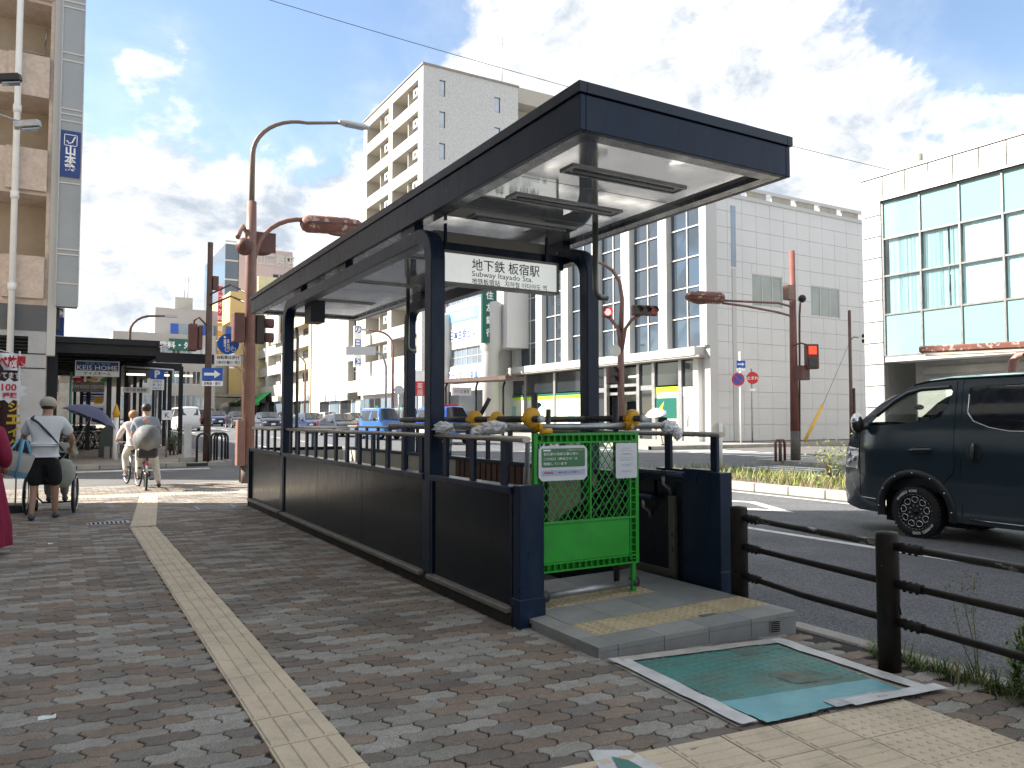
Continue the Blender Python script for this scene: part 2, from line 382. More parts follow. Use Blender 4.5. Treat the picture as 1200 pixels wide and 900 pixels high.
# ================================================================== THE SETTING: ground, roads, pavements
def sheet(name, x0, x1, y0, y1, dz, m, ny=None, nx=1):
    ny = ny or max(1, int((y1 - y0) / 4)); mb = MB()
    mb.grid(lambda a, b: (x0 + (x1 - x0) * a, y0 + (y1 - y0) * b, gz(y0 + (y1 - y0) * b) + dz), nx, ny, False)
    return struct(name, mb, m)
mb = MB(); ys = [-400, 0, 20, 50, 90, 130, 170, 220, 3000]
for a, b in zip(ys, ys[1:]): mb.quad((-2500, a, gz(a) - .16), (3000, a, gz(a) - .16), (3000, b, gz(b) - .16), (-2500, b, gz(b) - .16))
struct('ground', mb, mat('distant_ground', (.16, .155, .145), .9, 0, .2, .05))
sheet('avenue_road', 4.5, 24, -40, 400, -.12, M_ASPH)
sheet('side_street', -40, 4.5, 18.72, 26.0, -.12, M_ASPH2)
sheet('side_street', 24, 110, 19.6, 28.2, -.122, M_ASPH2)

# the plaza pavement: slab with a stairwell left open
sw = MB()
for (a, b, c, d) in ((-2.6, 4.37, -4, 3.6), (-2.6, 2.8, 3.6, 13.3), (-2.6, 4.37, 13.3, 18.55)): sw.box(a, b, c, d, -.11, -.012)
sidewalk = struct('sidewalk', sw, M_JOINT)
GR1, GR2, GR3 = (.25, .236, .21), (.30, .286, .256), (.185, .17, .15)
M_PAVER = tone_mat('concrete_paver', [(0, GR1), (.15, GR2), (.34, (.215, .165, .127)), (.52, (.19, .152, .122)), (.66, GR3), (.78, (.155, .13, .11)), (.90, (.24, .19, .15))], fine=.42, fs=150, dirt=.20)
PL, PW = .226, .1095
def paver_outline(g=.0022):
    L, w = PL, PW; a = .0095
    f = lambda x: a * sin(4 * pi * x / L + .6)
    e = [(0, 0), (.015, .30), (-.013, .70), (0, 1)]
    top = []; nx = 8
    for i in range(nx + 1): x = L * i / nx; top.append((x, w + f(x)))
    bot = [(L * i / nx, f(L * i / nx)) for i in range(nx + 1)]
    left = [(dx, w * t + f(0)) for dx, t in e[1:-1]]; right = [(L + dx, w * t + f(L)) for dx, t in e[1:-1]]
    pts = bot + right + list(reversed(top)) + list(reversed(left))
    cx, cy = L / 2, w / 2
    return [(x - cx, y - cy) for x, y in pts], g
OUT, _g = paver_outline()
def inset(pts, d):
    n = len(pts); r = []
    for i in range(n):
        p0, p1, p2 = Vector(pts[i - 1]), Vector(pts[i]), Vector(pts[(i + 1) % n])
        e1 = (p1 - p0).normalized(); e2 = (p2 - p1).normalized(); n1 = Vector((-e1.y, e1.x)); n2 = Vector((-e2.y, e2.x))
        b = n1 + n2; b = b / max(.35, b.dot(n1)) if b.length > 1e-6 else n1
        r.append(tuple(p1 + b * d))
    return r
O1, O2 = inset(OUT, .0030), inset(OUT, .0072); NP = len(OUT)
def paver_geo(x, y, z, rz=0, tx=0, ty=0, s=1.0):
    c, q = cos(rz), sin(rz); v = []
    for ring, h in ((O1, -.014), (O1, -.0035), (O2, 0)):
        for (a, b) in ring: v.append((x + (a * c - b * q) * s, y + (a * q + b * c) * s, z + h + a * tx + b * ty))
    f = [tuple(2 * NP + i for i in range(NP))]
    for k in (0, 1):
        f += [(k * NP + i, k * NP + (i + 1) % NP, (k + 1) * NP + (i + 1) % NP, (k + 1) * NP + i) for i in range(NP)]
    return v, f
def in_zone(x, y):
    if 2.86 < x < 4.34 and 3.8 < y < 13.2: return True
    if .86 < x < 1.06 and y < 11.4: return True
    return False
rows = []; ry = -1.0; k = 0
while ry < 18.5:
    x = -2.6 + (k % 2) * PL / 2 + .11
    while x < 4.36:
        if not in_zone(x, ry) and x < 4.25: rows.append((x + random.uniform(-.001, .001), ry + random.uniform(-.001, .001)))
        x += PL
    ry += PW; k += 1
def scr(x, y, z=0):
    d = Vector((x, y, z)) - _C; t = d.dot(_F); return (600 + FPX * d.dot(_R) / t, 450 - FPX * d.dot(_U) / t, t) if t > .05 else (0, 9999, t)
vis = []
for i, (x, y) in enumerate(rows):
    u, v, t = scr(x, y)
    covered = (1.75 < x < 4.1 and 2.45 < y < 3.75 and x > 2.7) 
    if -20 < u < 1220 and v < 915 and not covered: vis.append((t, i))
vis.sort(); single = set(i for t, i in vis[:285])
def ptone(x, y):
    r = random.random(); n = noise.noise(Vector((x * .8, y * .8, 0)))
    return min(.999, max(0, r + n * .12))
variants = []
def set_tone(me, vals):
    at = me.attributes.new('tone', 'FLOAT', 'FACE'); at.data.foreach_set('value', vals)
for q in range(28):
    v, f = paver_geo(0, 0, 0, random.uniform(-.012, .012), random.uniform(-.012, .012), random.uniform(-.02, .02), random.uniform(.985, 1.0))
    me = bpy.data.meshes.new('paver'); me.from_pydata(v, [], f); set_tone(me, [(q + .5) / 28] * len(f)); me.materials.append(M_PAVER); variants.append(me)
V, Fc, T = [], [], []
for i, (x, y) in enumerate(rows):
    if i in single:
        o = bpy.data.objects.new('paver', variants[int(ptone(x, y) * 28)]); COL.objects.link(o); o.parent = sidewalk
        o.location = (x, y, random.uniform(-.002, .002))
    else:
        v, f = paver_geo(x, y, random.uniform(-.002, .002), random.uniform(-.012, .012), random.uniform(-.012, .012), random.uniform(-.02, .02))
        b = len(V); V += v; Fc += [tuple(b + j for j in q) for q in f]; T += [ptone(x, y)] * len(f)
me = bpy.data.meshes.new('paver'); me.from_pydata(V, [], Fc); set_tone(me, T); me.materials.append(M_PAVER)
o = bpy.data.objects.new('pavers', me); COL.objects.link(o); o.parent = sidewalk; o['kind'] = 'stuff'

# kerbs: stones laid one by one
def stones(name, x0, x1, y0, y1, step, ztop, zbot, m, along='y', gap=.008, r=.012):
    """kerb made of single stones, children of the structure"""
    L = (y1 - y0) if along == 'y' else (x1 - x0); n = max(1, round(L / step)); st = L / n
    base = MB(); base.box(x0 + .02, x1 - .02, y0, y1, zbot - .06, ztop - .03) ; b = struct(name, base, M_JOINT)
    for i in range(n):
        q = MB(); j = random.uniform(-.003, .003)
        if along == 'y': q.box(x0 + j, x1 + j, y0 + i * st + gap / 2, y0 + (i + 1) * st - gap / 2, zbot, ztop + random.uniform(-.002, .002))
        else: q.box(x0 + i * st + gap / 2, x0 + (i + 1) * st - gap / 2, y0 + j, y1 + j, zbot, ztop + random.uniform(-.002, .002))
        part('kerb_stone', q, m, b, bevel=r)
    return b
stones('kerb', 4.37, 4.52, -1.0, 18.6, .6, .004, -.13, M_KERB)
stones('kerb', -2.6, 4.36, 18.56, 18.72, .6, .0, -.13, M_KERB, 'x')
mb = MB(); mb.grid(lambda a, b: (-30 + 34.6 * a, 26.15 + 130 * b, gz(26.15 + 130 * b) + .0), 1, 40, False); struct('far_pavement', mb, M_PAVEFAR)
stones('far_kerb', -14, 4.6, 26.0, 26.16, .6, gz(26) + .005, -.12, M_KERB, 'x')
mb = MB()
for i in range(32): mb.box(4.6, 4.75, 26 + i * 3, 26 + i * 3 + 2.99, gz(26 + i * 3) - .15, gz(26 + i * 3 + 1.5) + .01)
struct('far_kerb', mb, M_KERB)

# central reservation with weeds
stones('median_kerb', 12.85, 13.07, -6, 16.2, .9, .06, -.13, M_KERB, r=.02)
stones('median_kerb', 16.1, 16.3, -6, 16.2, .9, .06, -.13, M_KERB, r=.02)
stones('median_kerb', 13.07, 16.1, 16.0, 16.2, .75, .06, -.13, M_KERB, 'x', r=.02)
mb = MB(); mb.grid(lambda a, b: (13.07 + 3.03 * a, -6 + 22 * b, .03 + .02 * sin(a * pi)), 4, 20); struct('median_soil', mb, mat('dry_soil', (.16, .125, .085), .95, 0, .3, 3, .4, 30))
# corner pavement across the avenue, and the bank's pavement
mb = MB(); mb.box(21.6, 110, -40, 19.3, -.14, .02); struct('corner_pavement', mb, M_CONC)
stones('corner_kerb', 21.4, 21.6, -4, 19.5, 1.2, .025, -.13, M_KERB)
stones('corner_kerb', 21.6, 60, 19.3, 19.5, 1.2, .025, -.13, M_KERB, 'x')
mb = MB(); mb.grid(lambda a, b: (24.2 + 90 * a, 28.4 + 130 * b, gz(28.4 + 130 * b) + .03), 1, 40, False); struct('bank_pavement', mb, M_CONC)
mb = MB(); mb.box(24.0, 110, 28.2, 28.42, -.1, gz(28.3) + .05); mb.grid(lambda a, b: (24.0 + .22 * a, 28.2 + 130 * b, gz(28.2 + 130 * b) + .05), 1, 40, False)
mb.grid(lambda a, b: (24.0, 28.2 + 130 * b, gz(28.2 + 130 * b) - .13 + .18 * a), 1, 40, False); struct('bank_kerb', mb, M_KERB)

# painted lines
def line(name, pts, dz=-.116):
    mb = MB(); mb.add([(x, y, gz(y) + dz) for x, y in pts], [tuple(range(len(pts)))]); return struct(name, mb, M_WPAINT)
line('edge_line', [(8.42, -12), (8.57, -12), (8.57, 13.2), (8.42, 13.2)])
line('edge_line', [(12.45, -10), (12.6, -10), (12.6, 14.5), (12.45, 14.5)])
mb = MB()
for (cx, cy) in ((10.55, 10.3), (10.55, 3.5)):
    a, w = 1.5, .75
    for s1, s2 in ((1, 1), (1, -1), (-1, 1), (-1, -1)):
        mb.add([(cx + s1 * w, cy, -.116), (cx, cy + s2 * a, -.116), (cx, cy + s2 * (a - .45), -.116), (cx + s1 * (w - .22), cy, -.116)], [(0, 1, 2, 3) if s1 * s2 > 0 else (3, 2, 1, 0)])
struct('diamond_marking', mb, M_WPAINT)
for nm, x0, x1, y0, y1, n, ax in (('crosswalk', 4.9, 12.5, 15.6, 18.0, 9, 'x'), ('crosswalk', 16.6, 21.2, 15.6, 18.0, 6, 'x'), ('crosswalk', -2.2, 3.9, 19.3, 25.6, 7, 'y'), ('crosswalk', 24.4, 27.6, 20.0, 27.8, 8, 'y')):
    mb = MB()
    for i in range(n):
        if ax == 'x': a = x0 + (x1 - x0) * i / n; q = (a, a + .45, y0, y1)
        else: a = y0 + (y1 - y0) * i / n; q = (x0, x1, a, a + .45)
        mb.quad(*[(x, y, gz(y) - .116) for x, y in ((q[0], q[2]), (q[1], q[2]), (q[1], q[3]), (q[0], q[3]))])
    struct(nm, mb, M_WPAINT)
line('stop_line', [(4.9, 14.1), (12.3, 14.1), (12.3, 14.45), (4.9, 14.45)])
line('stop_line', [(16.6, 29.2), (23.6, 29.2), (23.6, 29.6), (16.6, 29.6)])
mb = MB()
for y in range(30, 130, 6):
    for x in (8.3, 11.6, 19.8): mb.quad(*[(a, b, gz(b) - .116) for a, b in ((x, y), (x + .15, y), (x + .15, y + 3), (x, y + 3))])
struct('lane_dashes', mb, M_WPAINT)

# tactile paving
def bar_tile(w, l, nb=4):
    mb = MB(); mb.box(-w / 2 + .0025, w / 2 - .0025, -l / 2 + .004, l / 2 - .004, -.03, .0015)
    p = w / nb
    for i in range(nb):
        c = -w / 2 + p * (i + .5); a, b = p * .36, p * .30; e = l / 2 - .014
        pts = [(c - a, -e, .001), (c + a, -e, .001), (c + a, e, .001), (c - a, e, .001), (c - b, -e + .006, .0075), (c + b, -e + .006, .0075), (c + b, e - .006, .0075), (c - b, e - .006, .0075)]
        mb.add(pts, [(4, 5, 6, 7), (0, 1, 5, 4), (1, 2, 6, 5), (2, 3, 7, 6), (3, 0, 4, 7)])
    me = mb.mesh('tactile_bar_tile'); me.materials.append(M_TACT); return me
def dot_tile(w, l, m, nx=5, ny=5, name='tactile_dot_tile', h=.0065):
    mb = MB(); mb.box(-w / 2 + .003, w / 2 - .003, -l / 2 + .003, l / 2 - .003, -.03, .0015)
    for i in range(nx):
        for j in range(ny):
            cx = -w / 2 + w * (i + .5) / nx; cy = -l / 2 + l * (j + .5) / ny; n = 7; r = min(w / nx, l / ny)
            pts = [(cx + r * .27 * cos(2 * pi * k / n), cy + r * .27 * sin(2 * pi * k / n), .001) for k in range(n)] + [(cx + r * .17 * cos(2 * pi * k / n), cy + r * .17 * sin(2 * pi * k / n), h) for k in range(n)]
            mb.add(pts, [tuple(n + k for k in range(n))] + [(k, (k + 1) % n, n + (k + 1) % n, n + k) for k in range(n)])
    me = mb.mesh(name); me.materials.append(m); return me
def put(name, me, parent, loc, rz=0):
    o = bpy.data.objects.new(name, me); COL.objects.link(o); o.parent = parent; o.location = Vector(loc) - parent.location; o.rotation_euler = (0, 0, rz); return o
TP, TW = .342, .318
BT = bar_tile(TW, TP); path = MB(); path.box(.81, 1.11, 1.0, 11.4, -.05, -.011)
tp = struct('tactile_path', path, M_JOINT)
y = 1.25
while y < 11.45:
    put('tactile_bar_tile', BT, tp, (.962 + random.uniform(-.002, .002), y, .0025 + random.uniform(-.001, .001)), random.uniform(-.004, .004)); y += TP
d = Vector((.105, 1, 0)).normalized(); p = Vector((.985, 11.62, .002)); rz = -atan2(.105, 1)
for i in range(13): put('tactile_bar_tile', BT, tp, p + d * TP * i, rz)
DT = dot_tile(.318, .318, M_TACT); p = p + d * TP * 13
for i in range(2):
    for j in range(-4, 6): put('tactile_dot_tile', DT, tp, p + d * (.318 * i) + Vector((1, -.105, 0)).normalized() * (.318 * j), rz)
# second path, near the corner: bars run across towards the road, dots at its end
A = Vector((3.431, 2.488, 0)); ex = Vector((1, -.118, 0)).normalized(); ey = Vector((-.045, -1, 0)).normalized(); W2 = .287
bed = MB(); bed.box(2.0, 3.0, 1.5, 2.4, -.05, -.02); tp2 = struct('tactile_path', bed, M_JOINT)
B2 = bar_tile(W2, W2); D2 = dot_tile(W2, W2, M_TACT); ang = atan2(ex.y, ex.x)
for i in range(-6, 1):
    for j in range(0, 4):
        c = A + ex * (W2 * (i + .5)) + ey * (W2 * (j + .5)) + Vector((0, 0, .002 + random.uniform(-.001, .001)))
        if i >= -1 and j < 2:
            pass
        if i >= 0 or (i == -1 and j < 4):
            put('tactile_dot_tile', D2, tp2, c, ang)
        elif i >= -1 - 5: put('tactile_bar_tile', B2, tp2, c, ang + pi / 2)
# drain grate and manhole cover, gum paper bits
g0 = GZ(127, 613); t = thing('drain_grate', 'small metal drain grate with rows of slots in the shaded brick pavement', 'drain grate', (g0.x, g0.y, 0))
mb = MB(); hx, hy = .25, .14
for s in (-1, 1): mb.box(g0.x - hx, g0.x + hx, g0.y + s * hy - .012, g0.y + s * hy + .012, -.01, .006); mb.box(g0.x + s * hx - .012, g0.x + s * hx + .012, g0.y - hy + .012, g0.y + hy - .012, -.01, .006)
part('frame', mb, M_STEEL, t)
part('drain_void', MB().box(g0.x - hx, g0.x + hx, g0.y - hy, g0.y + hy, -.011, .002), M_DARK, t)
for i in range(9): part('slat', MB().box(g0.x - hx + .03 + i * .055, g0.x - hx + .055 + i * .055, g0.y - hy + .02, g0.y + hy - .02, -.005, .007), mat('grate_metal', (.45, .46, .46), .5, .4), t)
g0 = GZ(252, 594.5); mb = MB(); mb.box(g0.x - .26, g0.x + .26, g0.y - .24, g0.y + .24, -.03, .007)
t = thing('manhole_cover', 'pale square speckled inspection cover set in the pavement by the shelter', 'manhole cover', (g0.x, g0.y, 0))
part('cover_plate', mb, mat('speckled_cover', (.22, .22, .21), .7, 0, .3, 20, .3, 50, col2=(.08, .08, .08), c2s=30), t)
mb = MB()
for s in (-1, 1): mb.box(g0.x - .285, g0.x + .285, g0.y + s * .262 - .018, g0.y + s * .262 + .018, -.03, .009); mb.box(g0.x + s * .275 - .013, g0.x + s * .275 + .013, g0.y - .24, g0.y + .24, -.03, .009)
part('cover_frame', mb, M_STEEL, t)
for (u, v, w, l, lab) in ((55, 842, .075, .055, 'white scrap of paper lying on the brick pavement left of the tactile path'), (59, 637.5, .05, .08, 'pale green paper scrap on the pavement near the pedestrians')):
    g0 = GZ(u, v); mb = MB(); mb.grid(lambda a, b: (g0.x + (a - .5) * w, g0.y + (b - .5) * l, .006 + .004 * sin(7 * a) * b), 4, 4)
    mb.M = None; mb2 = MB(); mb2.box(g0.x - w / 2, g0.x + w / 2, g0.y - l / 2, g0.y + l / 2, .003, .005); solo('paper_scrap', mb, mat('scrap_paper', (.74, .80, .77), .7, 0, .1, 30), lab, 'litter', (g0.x, g0.y, 0))
# ================================================================== THE SUBWAY ENTRANCE
XL, XR, YN, YF = 2.70, 4.585, 3.81, 13.36          # roof outline
ZB, ZT = 3.20, 3.50
sh = thing('subway_entrance_shelter', 'long navy steel subway entrance shelter with a flat overhanging roof and dark side walls', 'shelter', (2.75, 6, 0))
t_ = .045
# fascia: four boards, mitred, with a separate capping strip standing 12 mm proud
for nm, (a, b, c, d) in (('l', (XL, XL + t_, YN, YF)), ('r', (XR - t_, XR, YN, YF)), ('n', (XL + t_, XR - t_, YN, YN + t_)), ('f', (XL + t_, XR - t_, YF - t_, YF))):
    part('fascia_board', MB().box(a, b, c, d, ZB, ZT - .075), M_NAVY, sh, bevel=.004)
e = .016
cap = MB()
cap.box(XL - e, XL + t_, YN - e, YF + e, ZT - .072, ZT); cap.box(XR - t_, XR + e, YN - e, YF + e, ZT - .072, ZT)
cap.box(XL + t_, XR - t_, YN - e, YN + t_, ZT - .072, ZT); cap.box(XL + t_, XR - t_, YF - t_, YF + e, ZT - .072, ZT)
part('roof_edge_cap', cap, M_NAVYCAP, sh, bevel=.003)
part('roof_deck', MB().box(XL + t_, XR - t_, YN + t_, YF - t_, ZT - .09, ZT - .03), M_CONC, sh)
# lip round the soffit
lip = MB(); lw = .15
lip.box(XL + t_, XL + lw, YN + t_, YF - t_, ZB + .002, ZB + .05); lip.box(XR - lw, XR - t_, YN + t_, YF - t_, ZB + .002, ZB + .05)
lip.box(XL + lw, XR - lw, YN + t_, YN + lw, ZB + .002, ZB + .05); lip.box(XL + lw, XR - lw, YF - lw, YF - t_, ZB + .002, ZB + .05)
part('soffit_lip', lip, mat('grey_steel_lip', (.115, .115, .12), .25, .3, .15, 3, coat=.4), sh)
ZS = ZB + .035
yy = YN + lw; seams = []
while yy < YF - lw - .01:
    y1 = min(yy + .92, YF - lw)
    part('soffit_panel', MB().box(XL + lw + .002, XR - lw - .002, yy + .006, y1 - .006, ZS + random.uniform(0, .002), ZS + .03), M_SOFFIT, sh); yy = y1
part('soffit_backing', MB().box(XL + lw, XR - lw, YN + lw, YF - lw, ZS + .032, ZS + .04), M_DARK, sh)
for yc in (4.55, 5.35, 6.05, 7.9, 9.7, 11.5):
    t = MB(); x0, x1 = XL + .42, XR - .42
    t.box(x0, x1, yc - .085, yc - .062, ZS - .012, ZS + .01); t.box(x0, x1, yc + .062, yc + .085, ZS - .012, ZS + .01); t.box(x0 - .02, x0, yc - .085, yc + .085, ZS - .012, ZS + .01); t.box(x1, x1 + .02, yc - .085, yc + .085, ZS - .012, ZS + .01)
    li = part('ceiling_light', t, M_ALU, sh)
    part('diffuser', MB().box(x0, x1, yc - .06, yc + .06, ZS - .006, ZS + .005), mat('light_trough', (.12, .125, .125), .25, .3, .05), li)
    part('lamp_tube', MB().cyl((x0 + .05, yc, ZS - .009), (x1 - .05, yc, ZS - .009), .014, 8), mat('unlit_tube', (.5, .5, .5), .3, 0, 0), li)
# two portal frames of bent square tube along the street
def portal(x, y0, y1, zb0, zt, w=.135, r=.24):
    pts = [(x, y0, zb0)]
    for k in range(9): a = k / 8 * pi / 2; pts.append((x, y0 + r - r * cos(a), zt - r + r * sin(a)))
    for k in range(9): a = k / 8 * pi / 2; pts.append((x, y1 - r + r * sin(a), zt - r + r * cos(a)))
    pts.append((x, y1, zb0)); m = MB(); m.bar(pts, w, w, (1, 0, 0)); return m
CXL, CXR, CY0, CY1 = 2.775, 4.40, 6.10, 11.15
part('portal_frame', portal(CXL, CY0, CY1, 0.0, 3.05), M_NAVY, sh, bevel=.008, seg=2)
part('portal_frame', portal(CXR, 6.07, 10.55, 0.0, 3.05), M_NAVY, sh, bevel=.008, seg=2)
for yb in (6.45,):
    part('cross_beam', MB().box(CXL + .072, CXR - .072, yb - .05, yb + .05, 2.92, 3.06), M_NAVY, sh, bevel=.005)
for x in (CXL, CXR):
    for yb in (6.62, 8.6, 10.5):
        if x == CXR and yb > 10: yb = 10.2
        b = part('roof_bracket', MB().box(x - .045, x + .045, yb - .16, yb + .16, 3.047, ZB + .03), M_NAVY, sh)
        part('bolt', MB().cyl((x - .06, yb - .08, 3.12), (x + .06, yb - .08, 3.12), .012, 8), M_STEEL, b)
part('speaker_box', MB().box(2.9, 3.10, 10.45, 10.75, 2.76, 3.06), mat('grey_speaker_box', (.06, .065, .075), .5), sh); part('end_lining', MB().box(2.9, 4.28, 13.28, 13.299, -.6, .90), M_BEIGE, sh)
# down pipes
for (x, y, z0, z1) in ((4.22, 5.72, 2.55, ZS), (4.22, 10.2, 2.4, ZS)):
    m = MB(); m.tube([(x, y, z1), (x, y, z0 + .08), (x + .01, y, z0 + .03), (x + .05, y, z0), (x + .13, y, z0)], .028, 10); part('drain_pipe', m, mat('grey_green_pipe', (.16, .17, .15), .35, .5, .1), sh)
part('conduit', MB().tube([(2.90, 11.1, .95), (2.90, 11.1, 2.6), (2.88, 11.1, 2.75)], .022, 8), M_STEEL, sh)

# ---- left wall: stone plinth, ledge, steel panels, posts, rail
WX = 2.70                                           # outer face of panels
WT = .955
part('plinth', MB().box(WX + .0, WX + .14, 4.66, 13.30, -.05, .088), M_BASESTONE, sh)
bays = [(4.66, 6.03), (6.17, 11.08), (11.22, 13.28)]
for a, b in bays:
    part('plinth_ledge', MB().box(WX - .035, WX + .13, a + .003, b - .003, .090, .128), M_LEDGE, sh, bevel=.006)
    n = max(1, round((b - a) / 1.66)); st = (b - a) / n
    for i in range(n):
        q = part('wall_panel', MB().box(WX + .028, WX + .05, a + i * st + .003, a + (i + 1) * st - .003, .13, WT - .05), M_NAVY2, sh)
    part('top_rail', MB().box(WX - .004, WX + .13, a, b, WT - .048, WT), M_NAVY, sh, bevel=.004)
    if b - a < 5: pass
    for yb in (a, b - .03): part('panel_stile', MB().box(WX + .012, WX + .055, yb, yb + .03, .13, WT - .05), M_NAVY, sh)
part('end_post', MB().box(2.715, 2.915, 4.56, 4.655, .0, WT + .012), M_NAVY, sh, bevel=.005)
part('post_shoe', MB().box(2.709, 2.921, 4.552, 4.662, -.02, .195), M_NAVY, sh, bevel=.004)
part('end_post', MB().box(2.69, 2.85, 13.285, 13.36, 0, WT), M_NAVY, sh, bevel=.004)
part('inner_lining', MB().box(WX + .06, WX + .15, 4.67, 13.28, -.6, WT - .052), M_BEIGE, sh)
part('inner_ledge', MB().box(WX + .132, WX + .21, 4.67, 13.28, WT - .06, WT - .02), M_ALU, sh)
RZ = 1.285
def baluster(x, y, z0, z1):
    part('baluster', MB().box(x - .014, x + .014, y - .034, y + .034, z0, z1), M_NAVY, sh)
for a, b in ((4.72, 6.0), (6.2, 11.05), (11.25, 13.25)):
    n = max(2, round((b - a) / .405)); 
    for i in range(n): baluster(WX + .065, a + .2 + (b - a - .3) * i / max(1, n - 1) - .06, WT, RZ - .015)
    mb = MB(); mb.M = Matrix.Translation((WX + .065, 0, RZ)) @ Matrix.Diagonal((1, 1, .62, 1)); mb.tube([(0, a - .17 if a < 5 else a - .06, 0), (0, b + .02, 0)], .035, 14)
    part('handrail', mb, M_RAILTUBE, sh)
# far end wall
part('end_wall', MB().box(2.86, 4.28, 13.3, 13.36, 0, WT), M_NAVY2, sh)
part('handrail', MB().tube([(2.80, 13.32, RZ), (4.42, 13.32, RZ)], .026, 10), M_RAILTUBE, sh)
for i in range(4): baluster(3.0 + i * .38, 13.33, WT, RZ - .015)
# ---- right wall, by the kerb
RX = 4.335
part('wall_panel', MB().box(RX + .11, RX + .13, 4.66, 13.28, -.1, WT - .045), M_NAVY2, sh)
part('top_rail', MB().box(RX - .002, RX + .14, 4.66, 13.28, WT - .043, WT), M_NAVY, sh, bevel=.004)
yy = 5.05
for i, (y1, m_) in enumerate(((5.9, M_NAVY2), (7.0, M_BEIGE), (7.25, M_BEIGE), (8.9, None), (10.4, M_BEIGE), (11.9, M_BEIGE), (13.25, M_BEIGE))):
    if m_ is None:
        bp = part('vent_panel', MB().box(RX + .02, RX + .06, yy + .003, y1 - .003, -.1, WT - .045), mat('brown_slat_panel', (.10, .048, .030), .6, 0, .15, 6), sh)
        n = 12
        for k in range(n): part('slat', MB().box(RX + .004, RX + .019, yy + (y1 - yy) * (k + .12) / n, yy + (y1 - yy) * (k + .88) / n, -.1, WT - .05), mat('brown_slat_panel', (.10, .048, .030)), bp)
    else: part('inner_panel', MB().box(RX + .02, RX + .06, yy + .003, y1 - .003, -.6, WT - .045), m_, sh)
    yy = y1
part('end_post', MB().box(4.33, 4.46, 4.30, 4.42, .10, 1.015), M_NAVY, sh, bevel=.005)
part('post_shoe', MB().box(4.325, 4.466, 4.294, 4.42, .08, .27), M_NAVY, sh, bevel=.004)
part('end_panel', MB().box(4.335, 4.45, 4.42, 4.72, .1, 1.03), M_NAVY, sh, bevel=.004)
part('end_panel', MB().box(4.35, 4.45, 4.72, 5.05, .1, 1.02), M_NAVY2, sh)
m = MB(); m.box(4.318, 4.345, 4.79, 4.87, .1, .80); m.box(4.318, 4.345, 4.87, 6.0, .1, .2); part('steel_frame', m, mat('brushed_dark_steel', (.15, .145, .13), .35, .7, .15, 8), sh)
part('dark_door', MB().box(4.33, 4.352, 4.87, 5.95, .2, .80), M_NAVY2, sh)
M_HRAIL = mat('blue_wrapped_handrail', (.016, .03, .06), .22, .2, .2, 10, .2, 40, coat=.6)
part('handrail', MB().tube([(4.25, 4.60, .985), (4.25, 5.3, .985), (4.25, 9.0, -.9)], .026, 10), M_HRAIL, sh)
part('handrail', MB().tube([(4.25, 4.98, .775), (4.25, 5.4, .775), (4.25, 9.0, -1.1)], .024, 10), M_HRAIL, sh)
for (y, z) in ((4.85, .96), (5.1, .75)): part('rail_bracket', MB().tube([(4.25, y, z), (4.25, y, z - .06), (4.31, y, z - .1), (4.335, y, z - .16)], .014, 8), M_STEEL, sh)
for i in range(17): baluster(4.40, 4.36 + .06 + i * .53 - (0 if i < 2 else .0), WT if i else 1.02, RZ + .0) if abs(4.42 + i * .53 - 6.07) > .12 and abs(4.42 + i * .53 - 10.55) > .12 else None
for a, b in ((4.34, 6.0), (6.14, 10.48), (10.62, 13.3)):
    mb = MB(); mb.M = Matrix.Translation((4.40, 0, RZ + .02)) @ Matrix.Diagonal((1, 1, .62, 1)); mb.tube([(0, a, 0), (0, b, 0)], .034, 14); part('handrail', mb, M_RAILTUBE, sh)
# dark sheet standing in for stairs and shade below the flight, far wall
m = MB(); m.M = Matrix(((0, 0, 1, 0), (1, 0, 0, 0), (0, 1, 0, 0), (0, 0, 0, 1)))
m.prism([(5.06, -.05), (8.2, -.6), (8.2, -.35), (7.2, .18), (5.06, .93)], RX - .006, RX + .012); part('flight_shade_panel', m, M_NAVY2, sh)
m = MB()
for i in range(8): m.box(2.86, 4.33, 5.5 + i * .3, 5.8 + i * .3, -1.6, .10 - .16 * (i + 1))
m.box(2.86, 4.33, 7.9, 13.2, -1.7, -1.5)
part('steps', m, M_GRANITE, sh)

# ---- hanging sign: a light box of its own
sg = thing('station_sign', 'long white illuminated-type station name board hanging under the shelter roof', 'sign', (3.6, 6.37, 2.8))
sx0, sx1, sy, sz0, sz1 = 2.87, 4.21, 6.37, 2.655, 2.965
fr = MB(); b_ = .022
fr.box(sx0, sx1, sy - .06, sy + .06, sz0, sz0 + b_); fr.box(sx0, sx1, sy - .06, sy + .06, sz1 - b_, sz1); fr.box(sx0, sx0 + b_, sy - .06, sy + .06, sz0 + b_, sz1 - b_); fr.box(sx1 - b_, sx1, sy - .06, sy + .06, sz0 + b_, sz1 - b_)
part('frame', fr, mat('warm_grey_frame', (.23, .22, .195), .45, .3, .08), sg)
fc = part('face', MB().box(sx0 + b_, sx1 - b_, sy - .045, sy + .045, sz0 + b_, sz1 - b_), mat('lit_sign_face', (.80, .82, .83), .35, 0, .02, emit=(.94, 1, 1), es=.075), sg)
part('upper_panel', MB().box(2.90, 4.12, sy + .04, sy + .055, 2.975, 3.16), mat('warm_grey_panel', (.30, .28, .25), .5, 0, .05), sg)
for x in (3.0, 4.1): part('hanger', MB().box(x - .012, x + .012, sy - .012, sy + .012, sz1, 3.22), M_NAVY, sg)
ky = sy - .045
text('地下鉄 板宿駅', fc, M_INK, (3.25, ky, 2.862), EX, EZ, height=.112, width=.74, name='lettering', align='LEFT', bold=.006)
text('Subway Itayado Sta.', fc, M_INK, (3.25, ky, 2.768), EX, EZ, height=.066, width=.66, align='LEFT', bold=.002)
